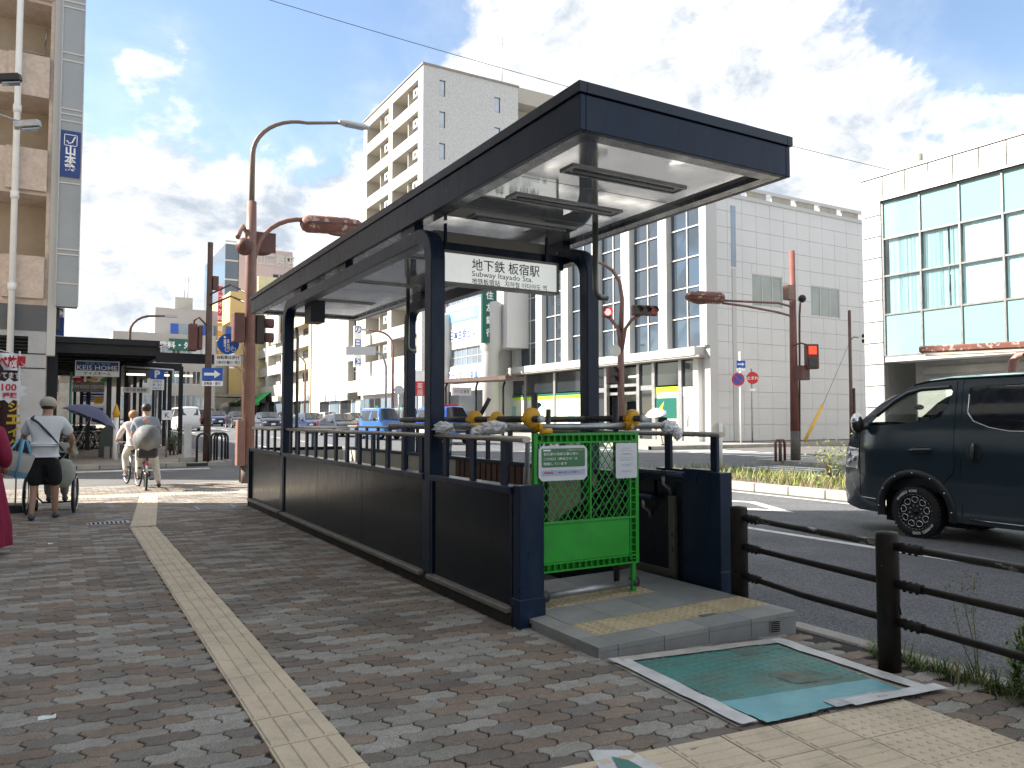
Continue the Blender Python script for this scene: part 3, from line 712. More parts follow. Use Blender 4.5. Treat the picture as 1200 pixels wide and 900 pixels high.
text('地铁板宿站   지하철 이타야도 역', fc, M_INK, (3.25, ky, 2.707), EX, EZ, height=.056, width=.82, align='LEFT', bold=.006)
for yb in (5.3,):
    pass

# ---- landing in front of the gate
LX0, LX1 = 2.785, 4.27
def lz(x): return .066 + (x - LX0) * .053
ld = thing('entrance_landing', 'low grey granite landing with beige dotted bands in front of the closed gate', 'landing', (3.4, 4.1, 0))
core = MB(); core.add([(LX0 + .01, 3.79, -.02), (LX1 - .01, 3.79, -.02), (LX1 - .01, 5.5, -.02), (LX0 + .01, 5.5, -.02), (LX0 + .01, 3.79, lz(LX0) - .006), (LX1 - .01, 3.79, lz(LX1) - .006), (LX1 - .01, 5.5, lz(LX1) - .006), (LX0 + .01, 5.5, lz(LX0) - .006)], [(0, 3, 2, 1), (4, 5, 6, 7), (0, 1, 5, 4), (1, 2, 6, 5), (2, 3, 7, 6), (3, 0, 4, 7)])
part('core', core, M_JOINT, ld)
M_BAND = tone_mat('landing_tile', [(0, (.19, .20, .195)), (.5, (.22, .225, .215))], fine=.25, fs=200, bump=.2, dirt=.12)
def slab(x0, x1, y0, y1, m, name, front=False, dots=False):
    g = .0022; mb = MB(); z = [lz(x0), lz(x1)]; j = random.uniform(-.0012, .0012)
    P_ = [(x0 + g, y0 + g, z[0] - .03), (x1 - g, y0 + g, z[1] - .03), (x1 - g, y1 - g, z[1] - .03), (x0 + g, y1 - g, z[0] - .03), (x0 + g, y0 + g, z[0] + j), (x1 - g, y0 + g, z[1] + j), (x1 - g, y1 - g, z[1] + j), (x0 + g, y1 - g, z[0] + j)]
    mb.add(P_, [(0, 3, 2, 1), (4, 5, 6, 7), (0, 1, 5, 4), (1, 2, 6, 5), (2, 3, 7, 6), (3, 0, 4, 7)])
    if dots:
        nx, ny = 3, max(4, round((y1 - y0) / .056)); n = 7; h = .007
        for a in range(nx):
            for b in range(ny):
                cx = x0 + (x1 - x0) * (a + .5) / nx; cy = y0 + (y1 - y0) * (b + .5) / ny; zz = lz(cx); r1, r2 = .015, .009
                pts = [(cx + r1 * cos(2 * pi * k / n), cy + r1 * sin(2 * pi * k / n), zz) for k in range(n)] + [(cx + r2 * cos(2 * pi * k / n), cy + r2 * sin(2 * pi * k / n), zz + h) for k in range(n)]
                mb.add(pts, [tuple(n + k for k in range(n))] + [(k, (k + 1) % n, n + (k + 1) % n, n + k) for k in range(n)])
    return part(name, mb, m, ld)
xs = [LX0, 2.92, 3.245, 3.575, 3.905, LX1]
for (y0, y1, kind) in ((3.765, 3.985, 'e'), (3.985, 4.275, 'd'), (4.275, 4.70, 'g'), (4.70, 4.95, 'd2'), (4.95, 5.5, 'g')):
    for a, b in zip(xs, xs[1:]):
        if kind in ('d', 'd2') and not (a < 2.9):
            if kind == 'd2' and a > 3.9 - .1: slab(a, b, y0, y1, M_GRANITE, 'granite_tile')
            else:
                h_ = (a + b) / 2
                slab(a, h_, y0, y1, M_TACTG, 'dot_tile', dots=True); slab(h_, b, y0, y1, M_TACTG, 'dot_tile', dots=True)
        else: slab(a, b, y0, y1, random.choice((M_GRANITE, M_GRANITE2)), 'granite_tile')
for a, b in zip(xs, xs[1:]):                         # front risers
    mb = MB(); mb.add([(a + .002, 3.768, -.02), (b - .002, 3.768, -.02), (b - .002, 3.79, -.02), (a + .002, 3.79, -.02), (a + .002, 3.768, lz(a) - .032), (b - .002, 3.768, lz(b) - .032), (b - .002, 3.79, lz(b) - .032), (a + .002, 3.79, lz(a) - .032)], [(0, 3, 2, 1), (4, 5, 6, 7), (0, 1, 5, 4), (1, 2, 6, 5), (2, 3, 7, 6), (3, 0, 4, 7)]); part('riser_tile', mb, M_GRANITE, ld)
for a in (3.79, 4.0, 4.26): part('side_tile', MB().box(LX0 - .004, LX0 + .012, a, a + (.205 if a < 3.9 else .255), -.02, lz(LX0) - .032), M_GRANITE, ld)
part('side_tile', MB().box(LX1 - .012, LX1 + .004, 3.79, 4.55, -.1, lz(LX1) - .032), M_GRANITE, ld)
v = MB(); v.box(4.05, 4.13, 3.759, 3.769, .02, .10); vg = part('vent_grille', v, M_ALU, ld)
for k in range(6): part('louvre', MB().box(4.056, 4.124, 3.753, 3.760, .027 + k * .0125, .033 + k * .0125), M_DARK, vg)
part('floor_hinge', MB().box(3.70, 3.83, 4.0 - .035, 4.0 - .002, lz(3.76) + .001, lz(3.76) + .006), M_STEEL, ld)
for o in [c for c in ld.children_recursive]:
    for v in o.data.vertices: v.co.y -= .137 * (v.co.x + ld.location.x - LX0)
# ---- taped down sheets on the pavement
def draped(name, poly, m, lab, z=.006, amp=.0025, n=26, thick=.0, sub=None, cat='sheet'):
    a, b, c, d = [Vector((p[0], p[1], 0)) for p in poly]
    def fn(s, t):
        p = (a * (1 - s) + b * s) * (1 - t) + (d * (1 - s) + c * s) * t
        e = .006 * noise.noise(Vector((s * 9, t * 9, z * 900))) if (s in (0, 1) or t in (0, 1)) else 0
        return (p.x + e, p.y + e, z + amp * noise.noise(Vector((p.x * 9, p.y * 9, 3))) + amp * .6 * noise.noise(Vector((p.x * 31, p.y * 31, 7))))
    mb = MB(); mb.grid(fn, n, n); return mb
c1 = [(2.80, 3.70), (2.73, 2.62), (3.99, 2.46), (4.07, 3.46)]
sheet_t = thing('taped_sheet', 'large teal plastic sheet taped over the tactile tiles below the landing', 'sheet', (3.4, 3.0, 0))
part('tape_underlay', draped('', c1, None, '', .0045, .0012), M_TAPED, sheet_t)
c2 = [(2.93, 3.63), (2.86, 2.62), (3.83, 2.50), (3.92, 3.43)]
def mound(mb_, poly):
    return mb_
tm = MB()
a, b, c, d = [Vector((p[0], p[1], 0)) for p in c2]
def tf(s, t):
    p = (a * (1 - s) + b * s) * (1 - t) + (d * (1 - s) + c * s) * t
    h = .0105 + .0018 * noise.noise(Vector((p.x * 7, p.y * 7, 1)))
    gx, gy = (p.x * 17.5) % 1 - .5, (p.y * 17.5) % 1 - .5
    q = max(0, 1 - hypot(gx, gy) / .28); h += .0042 * min(1, q * 2.2) * (.35 + .65 * (noise.noise(Vector((p.x * 2, p.y * 2, 9))) > -.25)) * (1 if s < .72 else .15)
    return (p.x, p.y, h)
tm.grid(tf, 130, 130); part('teal_sheet', tm, M_TEALMAT, sheet_t)
c3 = [(2.862, 2.86), (2.853, 2.565), (3.80, 2.50), (3.83, 2.70)]
part('blue_strip', draped('', c3, None, '', .0185, .0018), M_BLUEMAT, sheet_t)
part('teal_sheet', draped('', [(2.856, 2.67), (2.85, 2.552), (3.17, 2.53), (3.18, 2.63)], None, '', .0215, .001), M_BLUEMAT, sheet_t)
def strip_tape(p, q, w, z, m, n=24):
    P0, Q0 = Vector((p[0], p[1], 0)), Vector((q[0], q[1], 0)); t = (Q0 - P0); s = Vector((-t.y, t.x, 0)).normalized() * w / 2
    def fn(u_, v_):
        c_ = P0 + t * u_ + s * (2 * v_ - 1) * (1 + .22 * noise.noise(Vector((u_ * 6, v_, p[0])))); return (c_.x, c_.y, z + .0035 * abs(noise.noise(Vector((c_.x * 14, c_.y * 14, v_ * 2)))))
    mb = MB(); mb.grid(fn, n, 4); return part('tape_strip', mb, m, sheet_t)
strip_tape((2.865, 3.68), (2.79, 2.60), .10, .0175, M_TAPE); strip_tape((2.80, 3.665), (4.02, 3.455), .085, .0175, M_TAPED)
strip_tape((3.98, 3.50), (3.93, 2.44), .10, .0178, M_TAPE); strip_tape((3.40, 2.525), (4.03, 2.435), .085, .0235, M_TAPE); strip_tape((3.30, 2.56), (3.75, 2.50), .09, .0225, mat('torn_clear_tape', (.36, .40, .42), .35, 0, .25, 12, .4, 30))
part('worn_patch', draped('', [(3.55, 3.60), (3.56, 3.36), (3.75, 3.33), (3.72, 3.52)], None, '', .0128, .0004, 8), M_STAIN, sheet_t)
part('worn_patch', draped('', [(3.40, 3.08), (3.42, 2.86), (3.72, 2.80), (3.66, 3.02)], None, '', .0128, .0004, 8), mat('dark_stained_patch', (.125, .135, .105), .6, 0, .3, 8, col2=(.06, .16, .14), c2s=7, c2t=(.42, .62)), sheet_t)
sh2 = thing('taped_sheet', 'corner of a white taped teal sheet at the bottom edge of the picture', 'sheet', (2.2, 2.3, 0))
part('tape_underlay', draped('', [(1.98, 2.75), (1.62, 1.9), (2.15, 1.85), (2.13, 2.66)], None, '', .010, .002), M_TAPE, sh2)
part('teal_sheet', draped('', [(2.02, 2.64), (1.70, 1.9), (2.07, 1.88), (2.06, 2.58)], None, '', .0145, .001), M_TEALMAT, sh2)

# ---- scaffold tubes and the green gate
sc = thing('scaffold_barrier', 'temporary scaffold tube barrier with yellow capped clamps across the stairs', 'scaffold', (3.4, 4.7, .1))
GY = 4.70
def pipe(a, b, m=M_STEEL, r=.0243, label=None): return part('scaffold_tube', MB().cyl(a, b, r, 16), m, sc, label)
pipe((2.62 + .12, GY + .05, 1.365), (4.18, GY + .05, 1.375), M_STEEL)
pipe((2.92, 4.60, 1.425), (2.92, 7.2, 1.42), M_DARKPIPE); pipe((3.86, 4.62, 1.43), (3.86, 7.2, 1.425), M_DARKPIPE)
pipe((2.88, 4.9, 1.372), (2.88, 7.4, 1.366), M_STEEL)
pipe((3.05, 5.6, 1.42), (3.75, 5.25, 1.425), M_DARKPIPE)
pipe((2.995, GY - .02, .165), (3.80, GY - .02, .185), M_STEEL)
pipe((3.02, 4.95, .9 + .35), (3.30, 5.5, .1), M_STEEL, .02)
pipe((3.30, 5.1, 1.5), (3.46, 5.4, .4), M_DARKPIPE, .02)
for x, y, zt in ((2.985, 4.80, 1.62), (3.76, 4.84, 1.60)): pipe((x, y, -.1), (x, y, zt), M_DARKPIPE)
for x, z in ((2.985, .165), (3.80, .185)):
    m = MB(); m.M = Matrix.Translation((x, GY - .02, z)) @ Matrix.Rotation(pi / 2, 4, 'Y'); m.lathe([(.03, -.03), (.042, -.026), (.042, .026), (.03, .03)], 10); part('coupler', m, M_DARKPIPE, sc)
def cap_clamp(c, axis, s=1.0, flat=False):
    m = MB(); R_ = Vector(axis).to_track_quat('Z', 'Y').to_matrix().to_4x4(); m.M = Matrix.Translation(c) @ R_ @ Matrix.Diagonal((s, s * (.72 if flat else 1.12), s, 1))
    m.lathe([(.028, -.036), (.052, -.034), (.062, -.02), (.064, .012), (.052, .034), (.030, .040), (.026, .036)], 16)
    cl = part('clamp_cap', m, M_YEL, sc)
    m = MB(); m.M = Matrix.Translation(c) @ R_; m.box(-.07, -.035, -.02, .02, -.014, .014); m.box(.03, .075, -.016, .016, -.02, .02); part('clamp_lug', m, M_YEL, cl)
cap_clamp((2.92, 5.62, 1.425), EY); cap_clamp((2.92, 5.25, 1.42), EY, .92); cap_clamp((2.92, 4.74, 1.432), EY, 1.08); cap_clamp((2.965, GY + .05, 1.368), EX, .85, True)
cap_clamp((3.86, 4.76, 1.432), EY, 1.0); cap_clamp((3.80, GY + .05, 1.372), EX, .8, True); cap_clamp((4.16, 4.82, 1.37), EX, .6, True)
for (x, y, z) in ((2.92, 4.598, 1.425), (3.86, 4.618, 1.43)):
    m = MB(); m.M = Matrix.Translation((x, y, z)) @ Matrix.Rotation(pi / 2, 4, 'X'); m.lathe([(.0, .008), (.02, .008), (.026, .004), (.026, -.02)][::-1], 14); part('tube_end_cap', m, mat('pale_plug', (.55, .56, .57), .4, .2, .15, 30), sc)
m = MB(); m.cyl((3.02, 5.75, 1.43), (3.10, 5.7, 1.60), .018, 10); m.cyl((3.2, 5.3, 1.42), (3.33, 5.27, 1.55), .017, 10); part('swivel_clamp', m, M_DARKPIPE, sc)
def crumple(c, r, seed):
    m = MB(); m.ball(c, r, 22, 16, False, lambda q: 1 + .33 * noise.noise(q * 3.1 + Vector((seed, 0, 0))) + .22 * noise.noise(q * 8 + Vector((0, seed, 0)))); return m
wr = [((2.80, 5.97, 1.35), (.07, .16, .052), 1), ((2.81, 5.9, 1.24), (.032, .07, .085), 4), ((2.83, 5.12, 1.36), (.075, .15, .05), 7), ((2.82, 5.35, 1.33), (.05, .10, .045), 9), ((4.24, 4.76, 1.365), (.085, .06, .05), 11), ((4.27, 4.70, 1.31), (.035, .04, .05), 14)]
for c, r, s_ in wr: part('plastic_wrap', crumple(c, r, s_), M_WRAP, sc)
for (x, y) in ((2.80, 6.16), (2.83, 5.33)): part('clamp_cap', MB().ball((x - .01, y + .05, 1.36), (.03, .03, .03), 10, 8), M_YEL, sc)

gt = thing('barrier_gate', 'green plastic lattice barrier gate closing the stairs, two notices hung on it', 'gate', (3.35, 4.645, .1))
gx0, gx1, gy, g0_, g1_ = 2.885, 3.825, 4.645, .335, 1.325
f = MB()
f.box(gx0, gx0 + .03, gy, gy + .035, g0_, g1_); f.box(gx1 - .03, gx1, gy, gy + .035, g0_, g1_); f.box(gx0 + .03, gx1 - .03, gy, gy + .035, g1_ - .018, g1_); f.box(gx0 + .03, gx1 - .03, gy, gy + .035, g1_ - .075, g1_ - .062)
f.box(gx0 + .07, gx0 + .078, gy, gy + .03, .68, g1_ - .075); f.box(gx1 - .085, gx1 - .075, gy, gy + .03, g0_ + .03, g1_ - .075)
f.box(gx0 + .03, gx1 - .03, gy, gy + .035, g0_, g0_ + .012); f.box(gx0 + .03, gx1 - .03, gy + .0, gy + .035, g0_ + .055, g0_ + .066); f.box(gx0 + .03, gx1 - .03, gy - .002, gy + .02, .676, .692)
f.box(3.372, 3.384, gy + .004, gy + .03, .69, g1_ - .075)
f.box(gx0 + .03, gx1 - .03, gy + .036, gy + .041, g1_ - .062, g1_ - .018); f.box(gx0 + .03, gx1 - .03, gy + .036, gy + .041, g0_ + .012, g0_ + .055); f.box(gx1 - .075, gx1 - .03, gy + .036, gy + .041, g0_ + .012, g1_ - .062); f.box(gx0 + .03, gx0 + .07, gy + .036, gy + .041, .69, g1_ - .062)
gf = part('frame', f, M_GREEN, gt)
for i in range(16): part('rib', MB().box(gx0 + .06 + i * .054, gx0 + .066 + i * .054, gy + .002, gy + .033, g1_ - .062, g1_ - .018), M_GREEN, gf)
for i in range(16): part('rib', MB().box(gx0 + .06 + i * .054, gx0 + .066 + i * .054, gy + .002, gy + .033, g0_ + .012, g0_ + .055), M_GREEN, gf)
for i in range(18):
    z = g0_ + .03 + i * .053
    part('rib', MB().box(gx1 - .075, gx1 - .03, gy + .002, gy + .033, z, z + .006), M_GREEN, gf)
    if z > .7: part('rib', MB().box(gx0 + .03, gx0 + .07, gy + .002, gy + .033, z, z + .006), M_GREEN, gf)
part('lower_panel', MB().box(gx0 + .03, gx1 - .086, gy + .006, gy + .016, g0_ + .067, .675), M_GREEN, gt, bevel=.003)
la, lb, za, zb = gx0 + .078, gx1 - .086, .692, g1_ - .076
lat = MB(); stp = .062; sl_ = 1.4
for sgn, yo in ((1, .012), (-1, .019)):
    k = -12
    while k < 26:
        # line z = za + sgn*sl*(x - xk)
        xk = la + k * stp; pts = []
        for x in (la, lb):
            z = za + sgn * sl_ * (x - xk)
            pts.append((x, z))
        (x0, z0), (x1, z1) = pts
        def clip(x0, z0, x1, z1):
            t0, t1 = 0, 1; dz = z1 - z0
            for zz, s in ((za, 1), (zb, -1)):
                f0 = s * (z0 - zz); f1 = s * (z1 - zz)
                if f0 < 0 and f1 < 0: return None
                if f0 < 0: t0 = max(t0, f0 / (f0 - f1))
                if f1 < 0: t1 = min(t1, f0 / (f0 - f1))
            return (t0, t1) if t1 - t0 > .01 else None
        c_ = clip(x0, z0, x1, z1)
        if c_:
            A_ = Vector((x0 + (x1 - x0) * c_[0], gy + yo, z0 + (z1 - z0) * c_[0])); B_ = Vector((x0 + (x1 - x0) * c_[1], gy + yo, z0 + (z1 - z0) * c_[1]))
            lat.tube([A_, B_], .0046, 4, True, False)
        k += 1
part('lattice', lat, M_GREEN, gt)
part('gate_foot', MB().box(gx1 - .062, gx1 - .03, gy + .004, gy + .034, .115, g0_), M_GREEN, gt)
part('hinge_pin', MB().cyl((gx0 + .04, gy - .02, 1.34), (gx0 + .13, gy - .02, 1.34), .02, 10), M_YEL, gt)
# notices
n1 = thing('notice', 'laminated white notice with green panel hung on the left of the barrier gate', 'notice', (3.10, 4.63, 1.1))
nx0, nx1, nz0, nz1 = 2.915, 3.335, .985, 1.235; k_ = .028
m = MB(); m.M = Matrix.Translation((0, gy - .007, 0)) @ Matrix(((1, 0, 0, 0), (0, 0, -1, 0), (0, 1, 0, 0), (0, 0, 0, 1)))
def chamf(x0, x1, z0, z1, k): return [(x0 + k, z0), (x1 - k, z0), (x1, z0 + k), (x1, z1 - k), (x1 - k, z1), (x0 + k, z1), (x0, z1 - k), (x0, z0 + k)]
m.prism(chamf(nx0, nx1, nz0, nz1, k_), 0, .004); nb = part('laminate', m, mat('laminated_paper', (.66, .68, .73), .22, 0, .05, 4, .25, 18, coat=.5), n1)
m = MB(); m.M = Matrix.Translation((0, gy - .0125, 0)) @ Matrix(((1, 0, 0, 0), (0, 0, -1, 0), (0, 1, 0, 0), (0, 0, 0, 1)))
m.prism(chamf(nx0 + .025, nx1 - .022, 1.082, 1.215, .006), 0, .0012); gp = part('green_panel', m, mat('print_green', (.018, .16, .055), .35, 0, .04, coat=.4), n1)
ky = gy - .0138
text('板宿駅の改修工事に伴い', gp, M_TXTW, (nx0 + .04, ky, 1.176), EX, EZ, height=.021, width=.30, align='LEFT', lift=.001, bold=.01)
text('この出口（南出口４）は', gp, M_TXTW, (nx0 + .04, ky, 1.142), EX, EZ, height=.021, width=.29, align='LEFT', lift=.001, bold=.01)
text('閉鎖しています', gp, M_TXTW, (nx0 + .04, ky, 1.107), EX, EZ, height=.021, width=.20, align='LEFT', lift=.001, bold=.01)
part('heading_label', MB().box(nx0 + .036, nx0 + .10, ky - .001, ky, 1.196, 1.208), M_TXTW, gp)
text('ご迷惑をおかけします', gp, M_TXTW, (nx1 - .11, ky, 1.203), EX, EZ, height=.010, width=.14, lift=.001)
part('note_strip', MB().box(nx0 + .025, nx1 - .022, gy - .0135, gy - .0125, 1.022, 1.062), mat('print_pale_blue', (.40, .46, .60), .4, 0, .04), nb)
text('閉鎖期間：', nb, M_REDP, (nx0 + .085, gy - .0135, 1.043), EX, EZ, height=.016, width=.085, lift=.001, bold=.01)
text('令和５年１１月まで', nb, M_INK, (nx0 + .25, gy - .0135, 1.043), EX, EZ, height=.015, width=.18, lift=.001, bold=.01)
n2 = thing('notice', 'white paper notice with small print hung on the right of the barrier gate', 'notice', (3.70, 4.63, 1.1))
m = MB(); m.M = Matrix.Translation((0, gy - .007, 0)) @ Matrix(((1, 0, 0, 0), (0, 0, -1, 0), (0, 1, 0, 0), (0, 0, 0, 1)))
m.prism(chamf(3.60, 3.802, .98, 1.245, .01), 0, .003); pb = part('laminate', m, mat('laminated_paper', (.66, .68, .73)), n2)
M_FAINT = mat('grey_print', (.30, .31, .36), .6, 0, 0)
for i, tx in enumerate(('お 知 ら せ', '工事期間中は', '東出口をご利用ください', '足もとにご注意ください', '工事のお問い合わせ')): text(tx, pb, M_FAINT, (3.70, gy - .0105, 1.205 - i * .043), EX, EZ, height=.012, width=.08 + .02 * (i % 3), lift=.001)
for i in range(3): part('print_table', MB().box(3.63 + .006 * i, 3.77, gy - .0112, gy - .0104, 1.185 - i * .05, 1.187 - i * .05), M_FAINT, pb)
# ================================================================== BUILDINGS
def facade(parent, O, A, N, w, h, wins, m, depth=.18, name='wall', back=None, reveal=None):
    """a wall plane with real openings; wins = (a0,a1,z0,z1); reveals run inwards"""
    O, A, N = Vector(O), Vector(A), Vector(N); Z = Vector((0, 0, 1))
    xs = sorted(set([0, w] + [q for r in wins for q in r[:2]])); zs = sorted(set([0, h] + [q for r in wins for q in r[2:4]]))
    P_ = lambda a, z, d=0: O + A * a + Z * z - N * d
    mb = MB(); flip = A.cross(Z).dot(N) < 0
    def q(*p): mb.add(p[::-1] if flip else p, [(0, 1, 2, 3)])
    for i in range(len(xs) - 1):
        run = None
        for j in range(len(zs) - 1):
            cx, cz = (xs[i] + xs[i + 1]) / 2, (zs[j] + zs[j + 1]) / 2
            inside = any(r[0] < cx < r[1] and r[2] < cz < r[3] for r in wins)
            if inside:
                if run is not None: q(P_(xs[i], run), P_(xs[i + 1], run), P_(xs[i + 1], zs[j]), P_(xs[i], zs[j])); run = None
            elif run is None: run = zs[j]
        if run is not None: q(P_(xs[i], run), P_(xs[i + 1], run), P_(xs[i + 1], zs[-1]), P_(xs[i], zs[-1]))
    for (a0, a1, z0, z1) in [r[:4] for r in wins]:
        q(P_(a0, z0), P_(a0, z1), P_(a0, z1, depth), P_(a0, z0, depth)); q(P_(a1, z1), P_(a1, z0), P_(a1, z0, depth), P_(a1, z1, depth))
        q(P_(a1, z0), P_(a0, z0), P_(a0, z0, depth), P_(a1, z0, depth)); q(P_(a0, z1), P_(a1, z1), P_(a1, z1, depth), P_(a0, z1, depth))
    return part(name, mb, m, parent)
def obox(mb, O, A, N, a0, a1, z0, z1, d0, d1):
    O, A, N = Vector(O), Vector(A), Vector(N); Z = Vector((0, 0, 1)); pts = [O + A * a + Z * z + N * d for z in (z0, z1) for d in (d0, d1) for a in (a0, a1)]
    fs = [(0, 2, 3, 1), (4, 5, 7, 6), (0, 1, 5, 4), (2, 6, 7, 3), (0, 4, 6, 2), (1, 3, 7, 5)]
    if A.cross(N).dot(Z) < 0: fs = [f[::-1] for f in fs]
    return mb.add(pts, fs)
def window(parent, O, A, N, r, depth=.14, nx=2, nz=1, fm=None, gm=None, t=.05, name='window'):
    a0, a1, z0, z1 = r[:4]; fm = fm or M_ALU; gm = gm or M_GLASSD; f = MB()
    for (p, q) in ((a0, a0 + t), (a1 - t, a1)): obox(f, O, A, N, p, q, z0, z1, -depth, -depth + .06)
    obox(f, O, A, N, a0 + t, a1 - t, z0, z0 + t, -depth, -depth + .058); obox(f, O, A, N, a0 + t, a1 - t, z1 - t, z1, -depth, -depth + .058)
    for i in range(1, nx): c = a0 + (a1 - a0) * i / nx; obox(f, O, A, N, c - t / 2, c + t / 2, z0 + t, z1 - t, -depth, -depth + .056)
    for i in range(1, nz): c = z0 + (z1 - z0) * i / nz; obox(f, O, A, N, a0 + t, a1 - t, c - t / 2, c + t / 2, -depth, -depth + .054)
    w_ = part(name, f, fm, parent)
    for i in range(nx):
        for j in range(nz):
            p = MB(); b0 = a0 + (a1 - a0) * i / nx; b1 = a0 + (a1 - a0) * (i + 1) / nx; c0 = z0 + (z1 - z0) * j / nz; c1 = z0 + (z1 - z0) * (j + 1) / nz
            obox(p, O, A, N, b0 + .01, b1 - .01, c0 + .01, c1 - .01, -depth - .02, -depth + .02 + random.uniform(-.004, .004))
            part('pane', p, gm, w_)
    return w_
def body(parent, x0, x1, y0, y1, z0, z1, m, faces='xXyYZ', name='wall'):
    """plain outer faces of a block: x = -X side, X = +X side and so on"""
    mb = MB()
    if 'x' in faces: mb.quad((x0, y1, z0), (x0, y0, z0), (x0, y0, z1), (x0, y1, z1))
    if 'X' in faces: mb.quad((x1, y0, z0), (x1, y1, z0), (x1, y1, z1), (x1, y0, z1))
    if 'y' in faces: mb.quad((x0, y0, z0), (x1, y0, z0), (x1, y0, z1), (x0, y0, z1))
    if 'Y' in faces: mb.quad((x1, y1, z0), (x0, y1, z0), (x0, y1, z1), (x1, y1, z1))
    if 'Z' in faces: mb.quad((x0, y0, z1), (x1, y0, z1), (x1, y1, z1), (x0, y1, z1))
    return part(name, mb, m, parent)
NX, NYm = (-1, 0, 0), (0, -1, 0)
AY = lambda u, x: PX(u, 450, x).y
AX = lambda u, y: PY(u, 450, y).x

# ---- bank: fins and glass to the avenue, square cladding to the side street
BX, BY = 30.6, 31.3; bz = .12; BTOP = 14.05; BY2 = 52.0
bk = thing('bank_building', 'white clad bank building with tall glass bays between white fins and a panelled side wall', 'building', (BX, BY, bz))
body(bk, BX + .12, 54, BY + .06, BY2, bz, BTOP, M_PANELG, 'XYZy', 'wall')
fy = [AY(u, BX) for u in (834, 826, 787, 777, 743, 733, 705, 698, 670, 662, 639, 632, 610, 604)]
for i in range(0, 14, 2): part('fin', MB().box(BX - .32, BX + .12, fy[i], fy[i + 1], 5.5, BTOP - .02), M_PANELW, bk)
part('corner_pier', MB().box(BX - .1, BX + .5, BY, fy[0] - .003, bz, BTOP - .01), M_PANELW, bk)
O_ = (BX, 0, 0)
for i in range(6):
    y0, y1 = fy[2 * i + 1], fy[2 * i + 2]; f = MB(); t = .07
    rows_z = [5.5 + k * 1.72 for k in range(6)]
    for z in rows_z: f.box(BX + .02, BX + .16, y0 + .002, y1 - .002, z - t / 2, z + t / 2)
    c = (y0 + y1) / 2
    for z0, z1 in zip(rows_z, rows_z[1:]): f.box(BX + .03, BX + .15, c - t / 2, c + t / 2, z0 + t / 2, z1 - t / 2)
    w_ = part('window', f, M_MULL, bk)
    for z0, z1 in zip(rows_z, rows_z[1:]):
        for (p, q) in ((y0, c), (c, y1)):
            pb = MB(); j = [random.uniform(-.012, .012) for _ in range(4)]
            pb.quad((BX + .1 + j[0], q, z0), (BX + .1 + j[1], p, z0), (BX + .1 + j[2], p, z1), (BX + .1 + j[3], q, z1)); part('pane', pb, M_GLASSB, w_)
    part('spandrel', MB().box(BX + .05, BX + .15, y0 + .002, y1 - .002, rows_z[-1] + t / 2, BTOP - .02), M_PANELW, bk)
part('ledge', MB().box(BX - .9, BX - .101, BY - .02, BY2, 4.95, 5.42), M_PANELW, bk)
part('ledge_soffit', MB().box(BX - .85, BX + .1, fy[0] + .05, BY2, 4.85, 4.949), M_CONC, bk)
